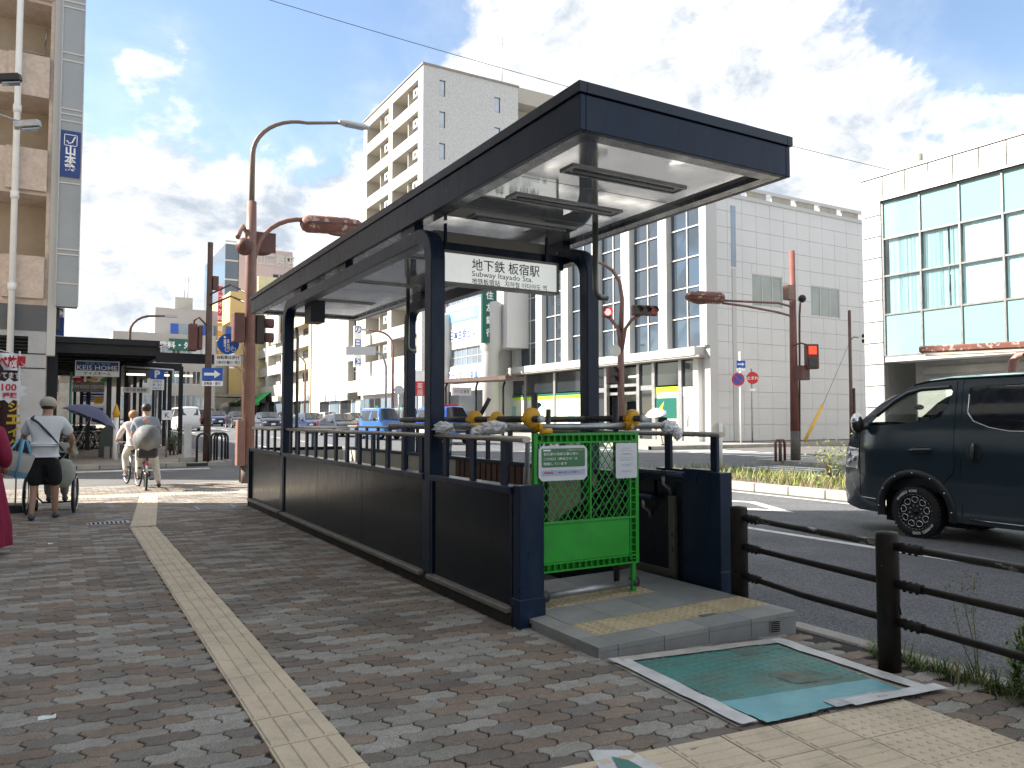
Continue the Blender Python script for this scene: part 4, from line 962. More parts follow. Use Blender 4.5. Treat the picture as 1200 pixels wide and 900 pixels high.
# ground floor
def gy_(u): return AY(u, BX)
gfl = [(812, 800, 'door'), (797, 768, 'green'), (766, 750, 'dark'), (748, 712, 'entry'), (710, 690, 'dark'), (688, 652, 'band'), (650, 618, 'band'), (616, 590, 'band')]
M_LIMEP = mat('lime_sign_band', (.50, .66, .03), .4, 0, .03); M_DKGR = mat('dark_green_sign', (.004, .10, .075), .4, 0, .04); M_PALEI = mat('painted_interior_light', (.62, .66, .50), .6, 0, .06, 1)  # pale colour on opaque window boxes stands in for light inside
for a, b, k in gfl:
    y0, y1 = gy_(a), gy_(b); zf = gz(y0) + .05
    if k == 'band':
        w_ = part('shop_window', MB().box(BX - .04, BX + .1, y0 + .04, y1 - .04, zf, 3.0), M_PALEI, bk)
        part('lime_band', MB().box(BX - .07, BX - .041, y0 + .02, y1 - .02, 2.95, 3.15), M_LIMEP, w_); part('green_band', MB().box(BX - .07, BX - .041, y0 + .02, y1 - .02, 3.152, 3.32), M_DKGR, w_)
        part('upper_pane', MB().box(BX + .02, BX + .1, y0 + .04, y1 - .04, 3.4, 4.84), M_GLASSD, w_)
        part('poster', MB().box(BX - .06, BX - .041, (y0 + y1) / 2 - .35, (y0 + y1) / 2 + .35, 1.1, 2.5), mat('poster_teal', (.25, .52, .50), .4, 0, .3, 2), w_)
    elif k == 'green':
        w_ = part('shop_window', MB().box(BX - .0, BX + .1, y0 + .04, y1 - .04, zf, 3.35), M_PALEI, bk)
        part('lime_band', MB().box(BX - .03, BX - .001, y0 + .05, y1 - .05, 3.05, 3.35), M_LIMEP, w_)
        part('green_panel', MB().box(BX - .03, BX - .001, y0 + .3, y1 - .1, 1.5, 2.7), M_DKGR, w_)
        lm = MB(); lm.prism([(0, 0), (.35, .15), (.5, .8), (.1, .45)], 0, .02); lm2 = MB(); 
        for i in range(1): lm2.add([(BX - .04, y1 - .3 - .5 * p, 1.7 + .8 * q) for p, q in ((0, 0), (.6, .25), (1, 1), (.2, .55))], [(0, 1, 2, 3)])
        part('leaf_emblem', lm2, M_LIMEP, w_)
        part('upper_pane', MB().box(BX + .02, BX + .1, y0 + .04, y1 - .04, 3.45, 4.84), M_GLASSD, w_)
    elif k == 'door':
        w_ = part('door', MB().box(BX - .02, BX + .1, y0, y1, zf, 2.75), mat('pale_door_glass', (.45, .46, .42), .15, .2, .05), bk)
        part('handle', MB().cyl((BX - .07, (y0 + y1) / 2, zf + .8), (BX - .07, (y0 + y1) / 2, zf + 1.5), .025, 8), M_ALU, w_); part('lintel', MB().box(BX - .04, BX + .1, y0, y1, 2.76, 3.3), M_PANELW, w_)
        part('transom', MB().box(BX + .03, BX + .1, y0, y1, 3.35, 4.84), M_GLASSD, w_)
    elif k == 'dark':
        w_ = part('window', MB().box(BX + .0, BX + .1, y0, y1, zf, 3.2), M_GLASSD, bk); part('transom', MB().box(BX - .03, BX + .1, y0, y1, 3.21, 3.5), M_ALU, w_); part('upper_pane', MB().box(BX + .02, BX + .1, y0, y1, 3.51, 4.84), M_GLASSD, w_)
    else:
        w_ = part('entrance', MB().box(BX + 1.4, BX + 1.6, y0, y1, zf, 4.84), mat('painted_entrance_glow', (.40, .42, .34), .5, 0, .3, 1.3), bk)  # glow from inside is only a mottled wall colour
        part('entrance_door', MB().box(BX + 1.2, BX + 1.39, y0 + .5, y1 - .5, zf, 2.6), M_GLASSD, w_)
        for z in (3.0, 3.5): part('entrance_beam', MB().box(BX + .1, BX + 1.39, y0, y1, z, z + .18), M_ALU, w_)
        part('cash_machine', MB().box(BX + 1.0, BX + 1.19, y0 + .1, y0 + .45, zf, 2.2), M_LIMEP, w_)
for u in (798.5, 767, 749, 711, 689, 651, 617): y = gy_(u); part('column', MB().box(BX - .12, BX + .12, y - .13, y + .13, bz, 4.84), M_ALU, bk)
part('corner_wall', MB().box(BX + .3, BX + .5, BY + .06, gy_(798), bz, 4.84), M_PANELG, bk)
part('corner_wall', MB().box(BX - .05, BX + .29, BY + .6, gy_(813), bz, 4.84), M_PANELG, bk)
# side wall panels
wx = [(AX(882, BY), AX(918, BY)), (AX(951, BY), AX(985, BY))]
pw, ph = 1.16, .93; ncol = 18; nrow = 15; x0 = BX + .52
pan = {}
def cladding(wd, hg):
    k = (round(wd, 3), round(hg, 3))
    if k not in pan:
        mb = MB(); g = .008; mb.box(g, wd - g, -.05, 0, g, hg - g); me = mb.mesh('cladding_panel'); me.materials.append(M_PANELG); pan[k] = me
    return pan[k]
wz = [(8.0, 9.85), (7.75, 9.6)]
for i in range(ncol):
    for j in range(nrow):
        xa, za = x0 + i * pw, bz + .1 + j * ph
        if any(xa + pw > a + .05 and xa < b - .05 and za + ph > c + .05 and za < d - .05 for (a, b), (c, d) in zip(wx, wz)): 
            # panel cut round the window
            for (a, b), (c, d) in zip(wx, wz):
                if xa + pw > a + .05 and xa < b - .05 and za + ph > c + .05 and za < d - .05:
                    for (p, q, r, s) in ((xa, min(xa + pw, a), za, za + ph), (max(xa, b), xa + pw, za, za + ph), (max(xa, a), min(xa + pw, b), za, min(za + ph, c)), (max(xa, a), min(xa + pw, b), max(za, d), za + ph)):
                        if q - p > .06 and s - r > .06:
                            o = bpy.data.objects.new('cladding_panel', cladding(q - p, s - r)); COL.objects.link(o); o.parent = bk; o.location = Vector((p, BY, r)) - bk.location
            continue
        o = bpy.data.objects.new('cladding_panel', cladding(pw, ph)); COL.objects.link(o); o.parent = bk; o.location = Vector((xa, BY + random.uniform(-.004, .004), za)) - bk.location
for (a, b), (c, d) in zip(wx, wz): window(bk, (0, BY, 0), EX, NYm, (a, b, c, d), .03, 3, 1, M_MULL, mat('blind_window', (.30, .34, .33), .15, .1, .15, .7))
part('light_slot', MB().box(AX(858, BY), AX(863.5, BY), BY - .07, BY - .052, 10.1, 13.6), M_GLASSP, bk)
part('down_pipe', MB().box(AX(858.5, BY), AX(863, BY), BY - .09, BY - .052, bz, 10.0), M_PANELW, bk)
part('coping', MB().box(BX - .35, 54, BY - .12, BY + .3, BTOP + .0, BTOP + .22), M_PANELW, bk)
part('plinth', MB().box(BX + .5, 54, BY - .1, BY - .052, bz - .1, bz + .1), M_BASESTONE, bk)
for i in range(9): part('roof_screen', MB().box(33 + i * 2.2, 33 + i * 2.2 + 1.7, BY + 1.2, BY + 1.3, BTOP + .2, BTOP + 1.1), mat('screen_beige', (.36, .33, .29), .7), bk)
part('roof_rail', MB().box(31.5, 54, BY + 1.1, BY + 1.35, BTOP + 1.1, BTOP + 1.3), M_PANELW, bk)

# ---- teal glazed building across the side street
TX, TY = 30.6, 21.55; TZ = 12.15
tl = thing('office_building', 'white office building with a grid of teal tinted windows on the right', 'building', (TX, TY, 0))
cols_ = [AY(u, TX) for u in (1038, 1082, 1129, 1180.5)]; st = cols_[2] - cols_[3]; cols_ += [cols_[3] - st * k for k in (1, 2, 3, 4)]
zr = [4.15, 5.95, 7.62, 9.24, 10.85]
body(tl, TX + .3, 48, -12, TY, 0, TZ, M_PANELW, 'XYyZ'); part('pier_backing', MB().box(TX + .05, TX + .29, cols_[0] + .07, TY - .02, .1, 10.9), mat('seam_grey', (.14, .14, .14), .8), tl)
part('roof_slab', MB().box(TX + .02, TX + .31, -12, TY - .02, zr[-1] + .1, TZ - .02), mat('seam_grey', (.14, .14, .14), .8), tl)
for i in range(28):
    y1 = TY - i * 1.02
    if y1 - 1.02 < -6: break
    part('cladding_panel', MB().box(TX - .03, TX + .02, y1 - 1.02 + .022, y1 - .022, 10.98, TZ - .16), M_PANELW, tl)
part('coping', MB().box(TX - .08, TX + .35, -12, TY + .05, TZ - .14, TZ), M_PANELW, tl)
for j in range(12): part('cladding_panel', MB().box(TX - .03, TX + .045, cols_[0] + .06, TY, .1 + j * .93 + .022, .1 + (j + 1) * .93 - .022 if j < 11 else 10.97), M_PANELW, tl)
part('window_hood', MB().box(TX - .14, TX + .02, -8, cols_[0] + .1, 10.9, 10.97), M_ALU, tl)
M_TEALP = mat('teal_pane', (.27, .48, .455), .06, .25, .06, .35, spec=.8, rvar=.02); M_TINT = tinted_glass('tinted_teal_glass', (.87, .975, .985), .10)
M_BLIND = mat('white_blind_slat', (.84, .87, .87), .6, 0, .04)
for i in range(7):
    ya, yb = cols_[i + 1], cols_[i]; f = MB(); t = .075
    f.box(TX + .0, TX + .14, ya - t / 2, ya + t / 2, zr[0], zr[-1])
    if i == 0: f.box(TX, TX + .14, yb - t / 2, yb + t / 2, zr[0], zr[-1])
    for z in zr: f.box(TX + .01, TX + .13, ya + t / 2, yb - t / 2, z - t / 2, z + t / 2)
    w_ = part('window', f, mat('grey_window_frame', (.22, .22, .22), .4, .5, .04), tl)
    for j in range(4):
        blind = j in (1, 2) 
        part('pane', MB().box(TX + .06, TX + .075, ya + t / 2, yb - t / 2, zr[j] + t / 2, zr[j + 1] - t / 2), M_TINT if blind else M_TEALP, w_)
    # vertical blinds behind the two middle rows
    n = 16 if i < 2 else 11; b = MB(); yy = ya + .1; wdt = (yb - ya - (.30 if i == 0 else .16)) / n
    for k in range(n):
        if i == 1 and k in (4,): continue
        an = radians((38 if i < 2 else 8) + random.uniform(-14, 14)); c = (TX + .17, yy + (k + .5) * wdt, 0)
        b.cbox((c[0], c[1], (zr[1] + zr[3]) / 2), (.012, wdt * (.92 if i < 2 else 1.0), zr[3] - zr[1] + .3), Matrix.Rotation(an, 3, 'Z'))
    part('blind', b, M_BLIND, w_)['kind'] = 'stuff'
    part('blind_rail', MB().box(TX + .22, TX + .32, ya + .1, yb - .1, zr[2] - .35, zr[2] - .22), M_ALU, w_)
part('room_back', MB().box(TX + .9, TX + 1.0, -8, cols_[0], zr[1], zr[3]), mat('dim_room', (.22, .24, .24), .9), tl)
part('canopy_soffit', MB().box(TX + .0, TX + 1.4, -8, cols_[0], 3.9, 4.1), M_PANELW, tl)
part('ground_wall', MB().box(TX + 1.2, TX + 1.3, -8, cols_[0] - .6, 0, 3.89), mat('ground_wall_grey', (.30, .30, .29), .6, 0, .1), tl)
for z in (2.9, 3.35): part('wall_band', MB().box(TX + 1.1, TX + 1.19, -8, cols_[0] - 1, z, z + .3), M_CONC, tl)
part('shop_fascia', MB().box(TX + .5, TX + 1.09, 4, cols_[2] + 1, 2.3, 3.1), M_PANELW, tl)
part('vent_pipe', MB().cyl((TX + 3, AY(1103, TX) + 2.6, TZ), (TX + 3, AY(1103, TX) + 2.6, TZ + 1.4), .2, 10), M_CONC, tl)

# ---- apartment tower
TWX, TWY = 26.5, 60.9; tz = gz(TWY); TWZ = 32.4; TWY2 = 76.2; TWX2 = 36.1
tw = thing('apartment_tower', 'tall pale apartment tower with recessed balconies and air conditioners on its sunny side', 'apartment block', (TWX, TWY, tz))
FH = 2.82
ops = []; Wd = TWY2 - TWY
bays_ = [(1.1, 7.2), (8.2, 14.3)]
for k in range(10):
    zt = TWZ - tz - .9 - k * FH
    if zt - 1.72 < 5: break
    for a0, a1 in bays_: ops.append((a0, a1, zt - 1.72, zt))
M_TWW = mat('tower_pale_render', (.41, .385, .34), .8, 0, .05, .3, .1, 3); M_TWT = mat('tower_mottled_tile', (.50, .50, .495), .75, 0, .12, 5.5, .3, 6, fine=.16, fs=14)
facade(tw, (TWX, TWY, tz), EY, NX, Wd, TWZ - tz, ops, M_TWW, 1.7)
lobby = [(1.5, 6.5, .1, 3.0), (8, 13.5, .1, 3.0)]
for (a0, a1, z0, z1) in ops:
    O_ = (TWX, TWY, tz)
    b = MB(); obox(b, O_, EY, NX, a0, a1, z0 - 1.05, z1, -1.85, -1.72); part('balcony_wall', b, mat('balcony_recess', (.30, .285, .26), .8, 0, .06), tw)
    b = MB(); obox(b, O_, EY, NX, a0 + 2.6, a1 - .6, z0 - .4, z1 - .35, -1.715, -1.69); part('balcony_window', b, M_GLASSD, tw)
    b = MB(); obox(b, O_, EY, NX, a0 + 2.9, a0 + 3.02, z0 - .9, z1, -1.6, -.3); part('balcony_screen', b, M_CREAM2, tw)
    # air conditioner hung from the slab near the right end of each bay
    b = MB(); obox(b, O_, EY, NX, a0 + 1.0, a0 + 1.95, z1 - 1.02, z1 - .28, -.75, -.35); ac = part('air_conditioner', b, M_WHITE, tw)
    f = MB(); c = Vector((TWX + .34, TWY + a0 + 1.45, tz + z1 - .64)); f.M = Matrix.Translation(c) @ Matrix.Rotation(-pi / 2, 4, 'Y'); f.lathe([(.0, .0), (.22, .0), (.24, -.02)][::-1], 14); part('fan', f, M_DARK, ac)
    b = MB(); obox(b, O_, EY, NX, a0 + .95, a0 + 2.0, z1 - 1.06, z1 - 1.025, -.8, -.3); part('hanger', b, M_ALU, ac)
ww = []
for k in range(9):
    zc = PY(517, 103, TWY).z - k * FH * 1.0
    for (ua, ub) in ((513.5, 520.5), (579, 586)):
        dz = -.35 if ua > 560 else 0
        ww.append((AX(ua, TWY) - TWX, AX(ub, TWY) - TWX, zc - .72 - tz + dz, zc + .72 - tz + dz))
facade(tw, (TWX, TWY, tz), EX, NYm, TWX2 - TWX, TWZ - tz, ww, M_TWT, .22)
for r in ww: window(tw, (TWX, TWY, tz), EX, NYm, r, .16, 1, 1, mat('dark_frame', (.05, .05, .055), .4), mat('curtained_pane', (.46, .52, .60), .12, .15, .1, 1.2), .05)
body(tw, TWX, TWX2, TWY, TWY2, tz, TWZ, M_TWT, 'XYZ')
part('parapet_cap', MB().box(TWX - .08, TWX2 + .08, TWY - .1, TWY + .1, TWZ, TWZ + .18), mat('parapet_brown', (.25, .22, .19), .6), tw); part('parapet_cap', MB().box(TWX - .1, TWX + .12, TWY + .1, TWY2 + .05, TWZ, TWZ + .16), mat('parapet_brown', (.25, .22, .19)), tw)
part('antenna', MB().cyl((AX(588, TWY + 3), TWY + 3, TWZ), (AX(588, TWY + 3), TWY + 3, TWZ + 6.2), .05, 6), M_STEEL, tw)
body(tw, TWX2, TWX2 + 8, TWY + 2.5, TWY2, tz, TWZ + .5, M_TWW, 'yXZ', 'wing_wall'); part('wing_slab', MB().box(TWX2 + .02, TWX2 + 8, TWY + .8, TWY + 2.49, TWZ - 1.0, TWZ + .5), M_TWW, tw)
part('wing_slab', MB().box(TWX2 + .02, TWX2 + 8, TWY + .8, TWY + 2.49, TWZ - 4.0, TWZ - 2.8), M_TWW, tw)
sf = part('shop_fascia', MB().box(TWX - .5, TWX - .02, TWY + .3, TWY2 - .3, tz + 3.3, tz + 5.0), M_SIGNW, tw)
text('Ｍｏｒｅ ｃａｆｅ', sf, mat('print_teal', (.05, .32, .30), .5), (TWX - .5, TWY + 11, tz + 4.2), (0, -1, 0), EZ, height=.5, width=3.4)
text('デイサービス', sf, M_BLUEP, (TWX - .5, TWY + 4, tz + 4.2), (0, -1, 0), EZ, height=.6, width=3.4)
for i in range(5):
    w_ = part('shop_front', MB().box(TWX - .12, TWX - .02, TWY + .8 + i * 3, TWY + 3.4 + i * 3, tz, tz + 2.9), M_GLASSD if i % 2 else M_GLASSP, tw); part('shop_frame', MB().box(TWX - .16, TWX - .121, TWY + 2.05 + i * 3, TWY + 2.15 + i * 3, tz, tz + 2.9), M_ALU, w_)
    if i in (1, 3): part('green_poster', MB().box(TWX - .16, TWX - .121, TWY + 1.0 + i * 3, TWY + 1.9 + i * 3, tz + 1, tz + 2.2), M_DKGR, w_)

# ---- white office with blue lettering and round columns, left of the bank
OX, OY0, OY1 = 28.3, 52.4, 60.6; oz = gz(OY0); OZ = 15.5
of = thing('office_building', 'white low office building with round columns between bank and apartment tower', 'office', (OX, OY0, oz))
wins_ = [(.9, OY1 - OY0 - .5, z, z + 1.45) for z in (5.4, 10.6, 13.4)]
facade(of, (OX, OY0, oz), EY, NX, OY1 - OY0, OZ - oz, wins_, M_PANELW, .3)
for r in wins_: window(of, (OX, OY0, oz), EY, NX, r, .2, 7, 2, M_MULL, M_GLASSP)
body(of, OX, OX + 14, OY0, OY1, oz, OZ, M_PANELW, 'yXYZ')
bn = part('blue_banner', MB().box(OX - .06, OX - .01, OY0 + .9, OY1 - .6, oz + 9.1, oz + 10.1), mat('sign_pale_blue', (.18, .50, .72), .4, 0, .04), of)
text('ＫＯＭＯＲＩ', bn, M_SIGNW, (OX - .06, 56.4, oz + 9.6), (0, -1, 0), EZ, height=.6, width=3.6, bold=.02)
bn = part('lettering_board', MB().box(OX - .05, OX - .01, OY0 + 1.6, OY1 - 1.2, oz + 7.5, oz + 8.5), M_PANELW, of)
text('日本生命ビル', bn, M_BLUED, (OX - .05, 56.6, oz + 8.0), (0, -1, 0), EZ, height=.8, width=4.6, bold=.02)
bn = part('blue_fascia', MB().box(OX - .06, OX - .01, OY0 + 1, OY1 - .6, oz + 3.95, oz + 5.0), M_SIGNW, of)
text('英語教室生徒募集', bn, M_BLUEP, (OX - .06, 56.6, oz + 4.5), (0, -1, 0), EZ, height=.75, width=5.6, bold=.02)
part('porch_recess', MB().box(OX - .03, OX - .012, OY0 + .5, OY1 - .5, oz, oz + 3.3), M_GLASSD, of)
for y in (OY0 - .9, OY1 - .8): 
    m = MB(); m.M = Matrix.Translation((OX - .2, y, oz)); m.lathe([(.62, 0), (.62, 6.0), (.72, 6.2), (.85, 6.6), (.85, 9.8), (.62, 10)], 18); part('column', m, M_PANELW, of)
part('link_block', MB().box(OX + .5, OX + 3, OY0 - 2.2, OY0 - .02, oz + 6.4, OZ - .5), M_PANELG, of)
gs = thing('hanging_sign', 'tall dark green vertical sign with white characters on the round column', 'sign', (27.8, 50.8, 7))
# faces the viewer's side of the street (towards -Y)
sxa, sxb = AX(565, 50.8), AX(582.5, 50.8); zA, zB = PY(573, 402, 50.8).z, PY(573, 330, 50.8).z + 1.6
gp = part('sign_box', MB().box(sxa, sxb, 50.8, 51.1, zA, zB), M_DKGR, gs, bevel=.03)
for i, ch in enumerate('三井住友銀行'): text(ch, gp, M_TXTW, ((sxa + sxb) / 2, 50.8, zB - .75 - i * (zB - zA - .6) / 6), EX, EZ, height=.62, width=.62, bold=.02)
part('sign_bracket', MB().box(sxb, sxb + .5, 50.9, 51.0, zB - .5, zB - .4), M_STEEL, gs)

# ---- lower buildings along the far side of the avenue
def street_house(label, y0, y1, top, m, kind, X0=27.0, depth=10, name='apartment_block', nb=2, fh=3.0):
    z0 = gz(y0); L_ = y1 - y0; t = thing(name, label, 'building', (X0, y0, z0)); wins_ = []
    nf = int((top - z0 - 4.2) / fh)
    if kind in ('balcony', 'windows'):
        for k in range(nf):
            for b in range(nb):
                a0 = L_ * (b + .08) / nb; a1 = L_ * (b + .92) / nb; zb = 4.2 + k * fh
                wins_.append((a0, a1, zb + (1.0 if kind == 'balcony' else .9), zb + (2.6 if kind == 'balcony' else 2.3)))
        facade(t, (X0, y0, z0), EY, NX, L_, top - z0, wins_, m, 1.1 if kind == 'balcony' else .2)
        for r in wins_:
            if kind == 'balcony':
                b = MB(); obox(b, (X0, y0, z0), EY, NX, r[0], r[1], r[2] - .9, r[3], -1.2, -1.1); part('balcony_back', b, M_CREAM2, t)
                b = MB(); obox(b, (X0, y0, z0), EY, NX, r[0] + .4, r[0] + (r[1] - r[0]) * .6, r[2] - .6, r[3] - .2, -1.09, -1.05); part('balcony_window', b, M_GLASSD, t)
                b = MB(); obox(b, (X0, y0, z0), EY, NX, r[0] + .1, r[1] - .1, r[2] + .06, r[2] + .1, -.1, -.05); 
                for q in range(int((r[1] - r[0]) / .5)): obox(b, (X0, y0, z0), EY, NX, r[0] + .2 + q * .5, r[0] + .23 + q * .5, r[2] - .01, r[2] + .06, -.1, -.06)
                part('balcony_rail', b, M_ALU, t)
            else: window(t, (X0, y0, z0), EY, NX, r, .12, 3, 1, M_MULL, M_GLASSD)
        body(t, X0, X0 + depth, y0, y1, z0, top, m, 'yXYZ')
    else:
        for r in kind: wins_.append(r)
        facade(t, (X0, y0, z0), EY, NX, L_, top - z0, wins_, m, .9)
        for r in wins_: window(t, (X0, y0, z0), EY, NX, r, .7, 2, 2, M_MULL, M_GLASSD)
        body(t, X0, X0 + depth, y0, y1, z0, top, m, 'yXYZ')
    for i in range(max(1, int(L_ / 4))):
        a = .5 + i * 4
        w_ = part('shop_front', MB().box(X0 - .1, X0 - .01, y0 + a, min(y0 + a + 3.4, y1 - .1), z0, z0 + 2.7), M_GLASSD if i % 2 else M_GLASSP, t); part('shop_fascia', MB().box(X0 - .5, X0 - .011, y0 + a, min(y0 + a + 3.5, y1 - .1), z0 + 2.75, z0 + 3.5), random.choice((M_SIGNW, M_CREAM, M_BRONZE)), w_)
    part('parapet', MB().box(X0 - .1, X0 + .2, y0 + .02, y1 - .02, top, top + .3), m, t)
    return t
b2 = street_house('plain cream building with one stack of recessed windows, beside the apartment tower', 76.6, 96.5, 19.5, M_CREAM2, [(2.5, 5.6, 4.8, 7.0), (2.5, 5.6, 8.6, 12.2), (2.5, 5.6, 13.6, 16.5)])
part('tan_pier', MB().box(26.7, 26.99, 76.7, 78.6, gz(77), 19.4), M_CREAM, b2)
M_AWN = mat('green_awning_cloth', (.03, .36, .10), .7, 0, .1)
b3 = street_house('beige apartment block with railed balconies and grey shutters, third along the far side', 97, 110, 19.0, mat('beige_render', (.42, .36, .255), .8, 0, .06, .4), 'balcony', nb=1)
b4 = street_house('white balcony apartment block with a green awning at street level', 111.5, 131, 17.5, M_CREAM2, 'balcony', nb=2)
bl = part('sign_board', MB().box(26.4, 26.7, 111.8, 116, 12.5, 17.0), M_PANELG, b4)
aw = MB(); aw.add([(25.2, 118, 4.1), (25.2, 126, 4.1), (27, 126, 5.6), (27, 118, 5.6)], [(0, 1, 2, 3)]); aw.box(25.2, 25.25, 118, 126, 3.6, 4.1); part('awning', aw, M_AWN, b4)
b5 = street_house('grey mid rise building beyond the white balcony block', 132, 150, 21, M_CREAM, 'windows', nb=3)
# pale blue vertical sign and street name board in front of the cream building
vs = thing('hanging_sign', 'white vertical sign with pale blue squares on the cream building', 'sign', (26.2, 74.0, 12))
sp = MB(); a, b = AX(415, 74), AX(423, 74); sp.box(a, b, 74, 74.3, PY(419, 430, 74).z, PY(419, 382, 74).z); sp_ = part('sign_box', sp, M_SIGNW, vs)
for i, ch in enumerate('の日科'): text(ch, sp_, M_BLUEP, ((a + b) / 2, 74, PY(419, 386 + i * 16 + (6 if i == 2 else 0), 74).z), EX, EZ, height=.75, bold=.02)
# far tall pinkish block with rooftop letters and a yellow shop beneath
pk = thing('office_tower', 'far pink tall building with blue glass edge and rooftop lettering', 'building', (25, 150, 1.8))
def pxy(u, y): return AX(u, y)
xa, xb = pxy(278, 150), pxy(341, 150); zt = PY(300, 291, 150).z; z0 = gz(150)
ptop = []
wn = [(pxy(318, 150) - xa, pxy(325, 150) - xa, zt - 6.8 - z0, zt - 4.6 - z0), (pxy(326, 150) - xa, pxy(330, 150) - xa, zt - 6.8 - z0, zt - 4.6 - z0)]
M_PINK = mat('pale_pink_render', (.52, .42, .42), .8, 0, .05, .2)
facade(pk, (xa, 150, z0), EX, NYm, xb - xa, zt - z0, wn, M_PINK, .3)
for r in wn: window(pk, (xa, 150, z0), EX, NYm, r, .2, 1, 1)
body(pk, xa, xb, 150, 175, z0, zt, M_PINK, 'xXYZ'); w_ = part('glass_edge', MB().box(pxy(262, 150), xa - .02, 150.5, 175, z0, zt + .4), M_GLASSB, pk)
for i in range(9): part('floor_band', MB().box(pxy(262, 150) - .05, xa - .03, 150.4, 150.49, z0 + 4 + i * 3.6, z0 + 4.3 + i * 3.6), M_MULL, w_)
text('山工務店', part('letter_rail', MB().box(pxy(306, 150), pxy(336, 150), 149.9, 149.98, zt - 1.6, zt - 1.45), M_ALU, pk), M_MULL, (pxy(321, 150), 149.9, zt - 1.9), EX, EZ, height=2.6, width=7, bold=.03)
m = MB(); m.cyl((pxy(326, 150), 155, zt), (pxy(326, 150), 155, zt + 4), .1, 6); m.cyl((pxy(323, 150), 155, zt + 2), (pxy(330, 150), 155, zt + 2), .08, 6); part('antenna', m, M_STEEL, pk)
yl = thing('shop_building', 'yellow shop building with vertical red and orange signs at the far end of the avenue', 'building', (22, 128, 1.6))
xa, xb = pxy(268, 128), pxy(300, 128); z0 = gz(128)
M_YELL = mat('yellow_render', (.62, .46, .20), .8, 0, .06, .3)
body(yl, xa, xb + 3.5, 128, 148, z0, PY(280, 342, 128).z, M_YELL, 'xXYyZ')
body(yl, xb, xb + 6.5, 127.5, 127.99, z0, PY(280, 322, 128).z, mat('pale_yellow_render', (.64, .58, .36), .8), 'xXyYZ')
for i in range(5): part('lattice_strip', MB().box(pxy(283, 128), pxy(288, 128), 127.6, 127.99, z0 + 4 + i * 2.4, z0 + 5.6 + i * 2.4), M_CREAM, yl)
body(yl, pxy(250, 128), xa - .02, 129, 148, z0, PY(280, 400, 128).z, M_CREAM2, 'xXyZ')
part('shop_canopy', MB().box(pxy(246, 128), xb, 124, 127.9, z0 + 3.4, z0 + 3.8), M_CONC, yl); part('shop_interior', MB().box(pxy(247, 128), xb, 127.5, 127.59, z0, z0 + 3.3), M_GLASSD, yl)
for (ua, ub, va, vb, m_, lab, tx) in ((254, 259, 335, 377, M_REDP, 'narrow red vertical sign high on the yellow shop building', 'カラオケ館'), (254, 259.5, 378, 415, mat('sign_orange', (.70, .30, .02), .4), 'orange vertical sign below the red one on the yellow shop building', '居酒屋')):
    t = thing('hanging_sign', lab, 'sign', (pxy(ua, 126), 126, 10)); zA, zB = PY(ua, vb, 126).z, PY(ua, va, 126).z
    p_ = part('sign_box', MB().box(pxy(ua, 126), pxy(ub, 126), 126, 126.3, zA, zB), m_, t)
    for i, ch in enumerate(tx): text(ch, p_, M_TXTW, ((pxy(ua, 126) + pxy(ub, 126)) / 2, 126, zB - (zB - zA) * (i + .6) / (len(tx) + .2)), EX, EZ, height=.7)
t = thing('hanging_sign', 'stack of small white shop signs under the yellow shop building', 'sign', (pxy(270, 124), 124, 8))
for i in range(4): 
    p_ = part('sign_box', MB().box(pxy(268, 124), pxy(274, 124), 124, 124.2, PY(270, 424 - i * 9.5, 124).z - 1, PY(270, 424 - i * 9.5, 124).z + .1), M_SIGNW, t); text('アロマ酒' [i], p_, M_REDP if i % 2 else M_BLUEP, (pxy(271, 124), 124, PY(270, 424 - i * 9.5, 124).z - .45), EX, EZ, height=.6)

# ---- long grey office block at the end of the avenue, behind the arcade
go = thing('office_block', 'wide grey stepped office block with bands of windows at the end of the street', 'building', (10, 120, 1.5))
GOY = 122; z0 = gz(GOY); xa, xb = pxy(131, GOY), pxy(252, GOY); zt = PY(200, 391, GOY).z
wn = []
for k, v in enumerate((414, 445, 474, 500)):
    zc = PY(190, v - 4, GOY).z - z0 
    for i in range(9): wn.append((.6 + i * (xb - xa - 1) / 9, .6 + (i + .86) * (xb - xa - 1) / 9, zc - 1.1, zc + .9)) if zc > 1.2 else None
M_GREYT = mat('grey_tile_wall', (.40, .385, .37), .8, 0, .05, .3)
facade(go, (xa, GOY, z0), EX, NYm, xb - xa, zt - z0, wn, M_GREYT, .25)
for i, r in enumerate(wn): window(go, (xa, GOY, z0), EX, NYm, r, .2, 2, 1, M_MULL, random.choice((M_GLASSP, M_GLASSD, mat('curtained_pane', (.46, .52, .60)))), .1)
body(go, xa, xb, GOY, GOY + 18, z0, zt, M_GREYT, 'xXYZ')
xu0, xu1 = pxy(180, GOY + 6), pxy(254, GOY + 6); zu = PY(200, 361, GOY + 6).z
body(go, xu0, xu1, GOY + 6, GOY + 17, zt, zu, M_GREYT, 'xXyYZ', 'upper_storey'); body(go, pxy(203, GOY + 7), pxy(224, GOY + 7), GOY + 7, GOY + 14, zu, PY(200, 352, GOY + 7).z + .6, M_CREAM2, 'xXyYZ', 'roof_house')
for i in range(7): part('upper_window', MB().box(xu0 + 2.2 + i * 1.35, xu0 + 3.3 + i * 1.35, GOY + 5.9, GOY + 6.0, zt + .6, zt + 2.2), M_GLASSP if i % 3 else M_BLUEP, go)
gp = part('green_sign', MB().box(pxy(197, GOY), pxy(222, GOY), GOY - .15, GOY - .02, PY(200, 408, GOY).z - .3, PY(200, 400, GOY).z + .4), M_DKGR, go)
text('歯科・外科', gp, M_TXTW, ((pxy(197, GOY) + pxy(222, GOY)) / 2, GOY - .15, PY(200, 404, GOY).z), EX, EZ, height=1.0, width=5.6, bold=.03)
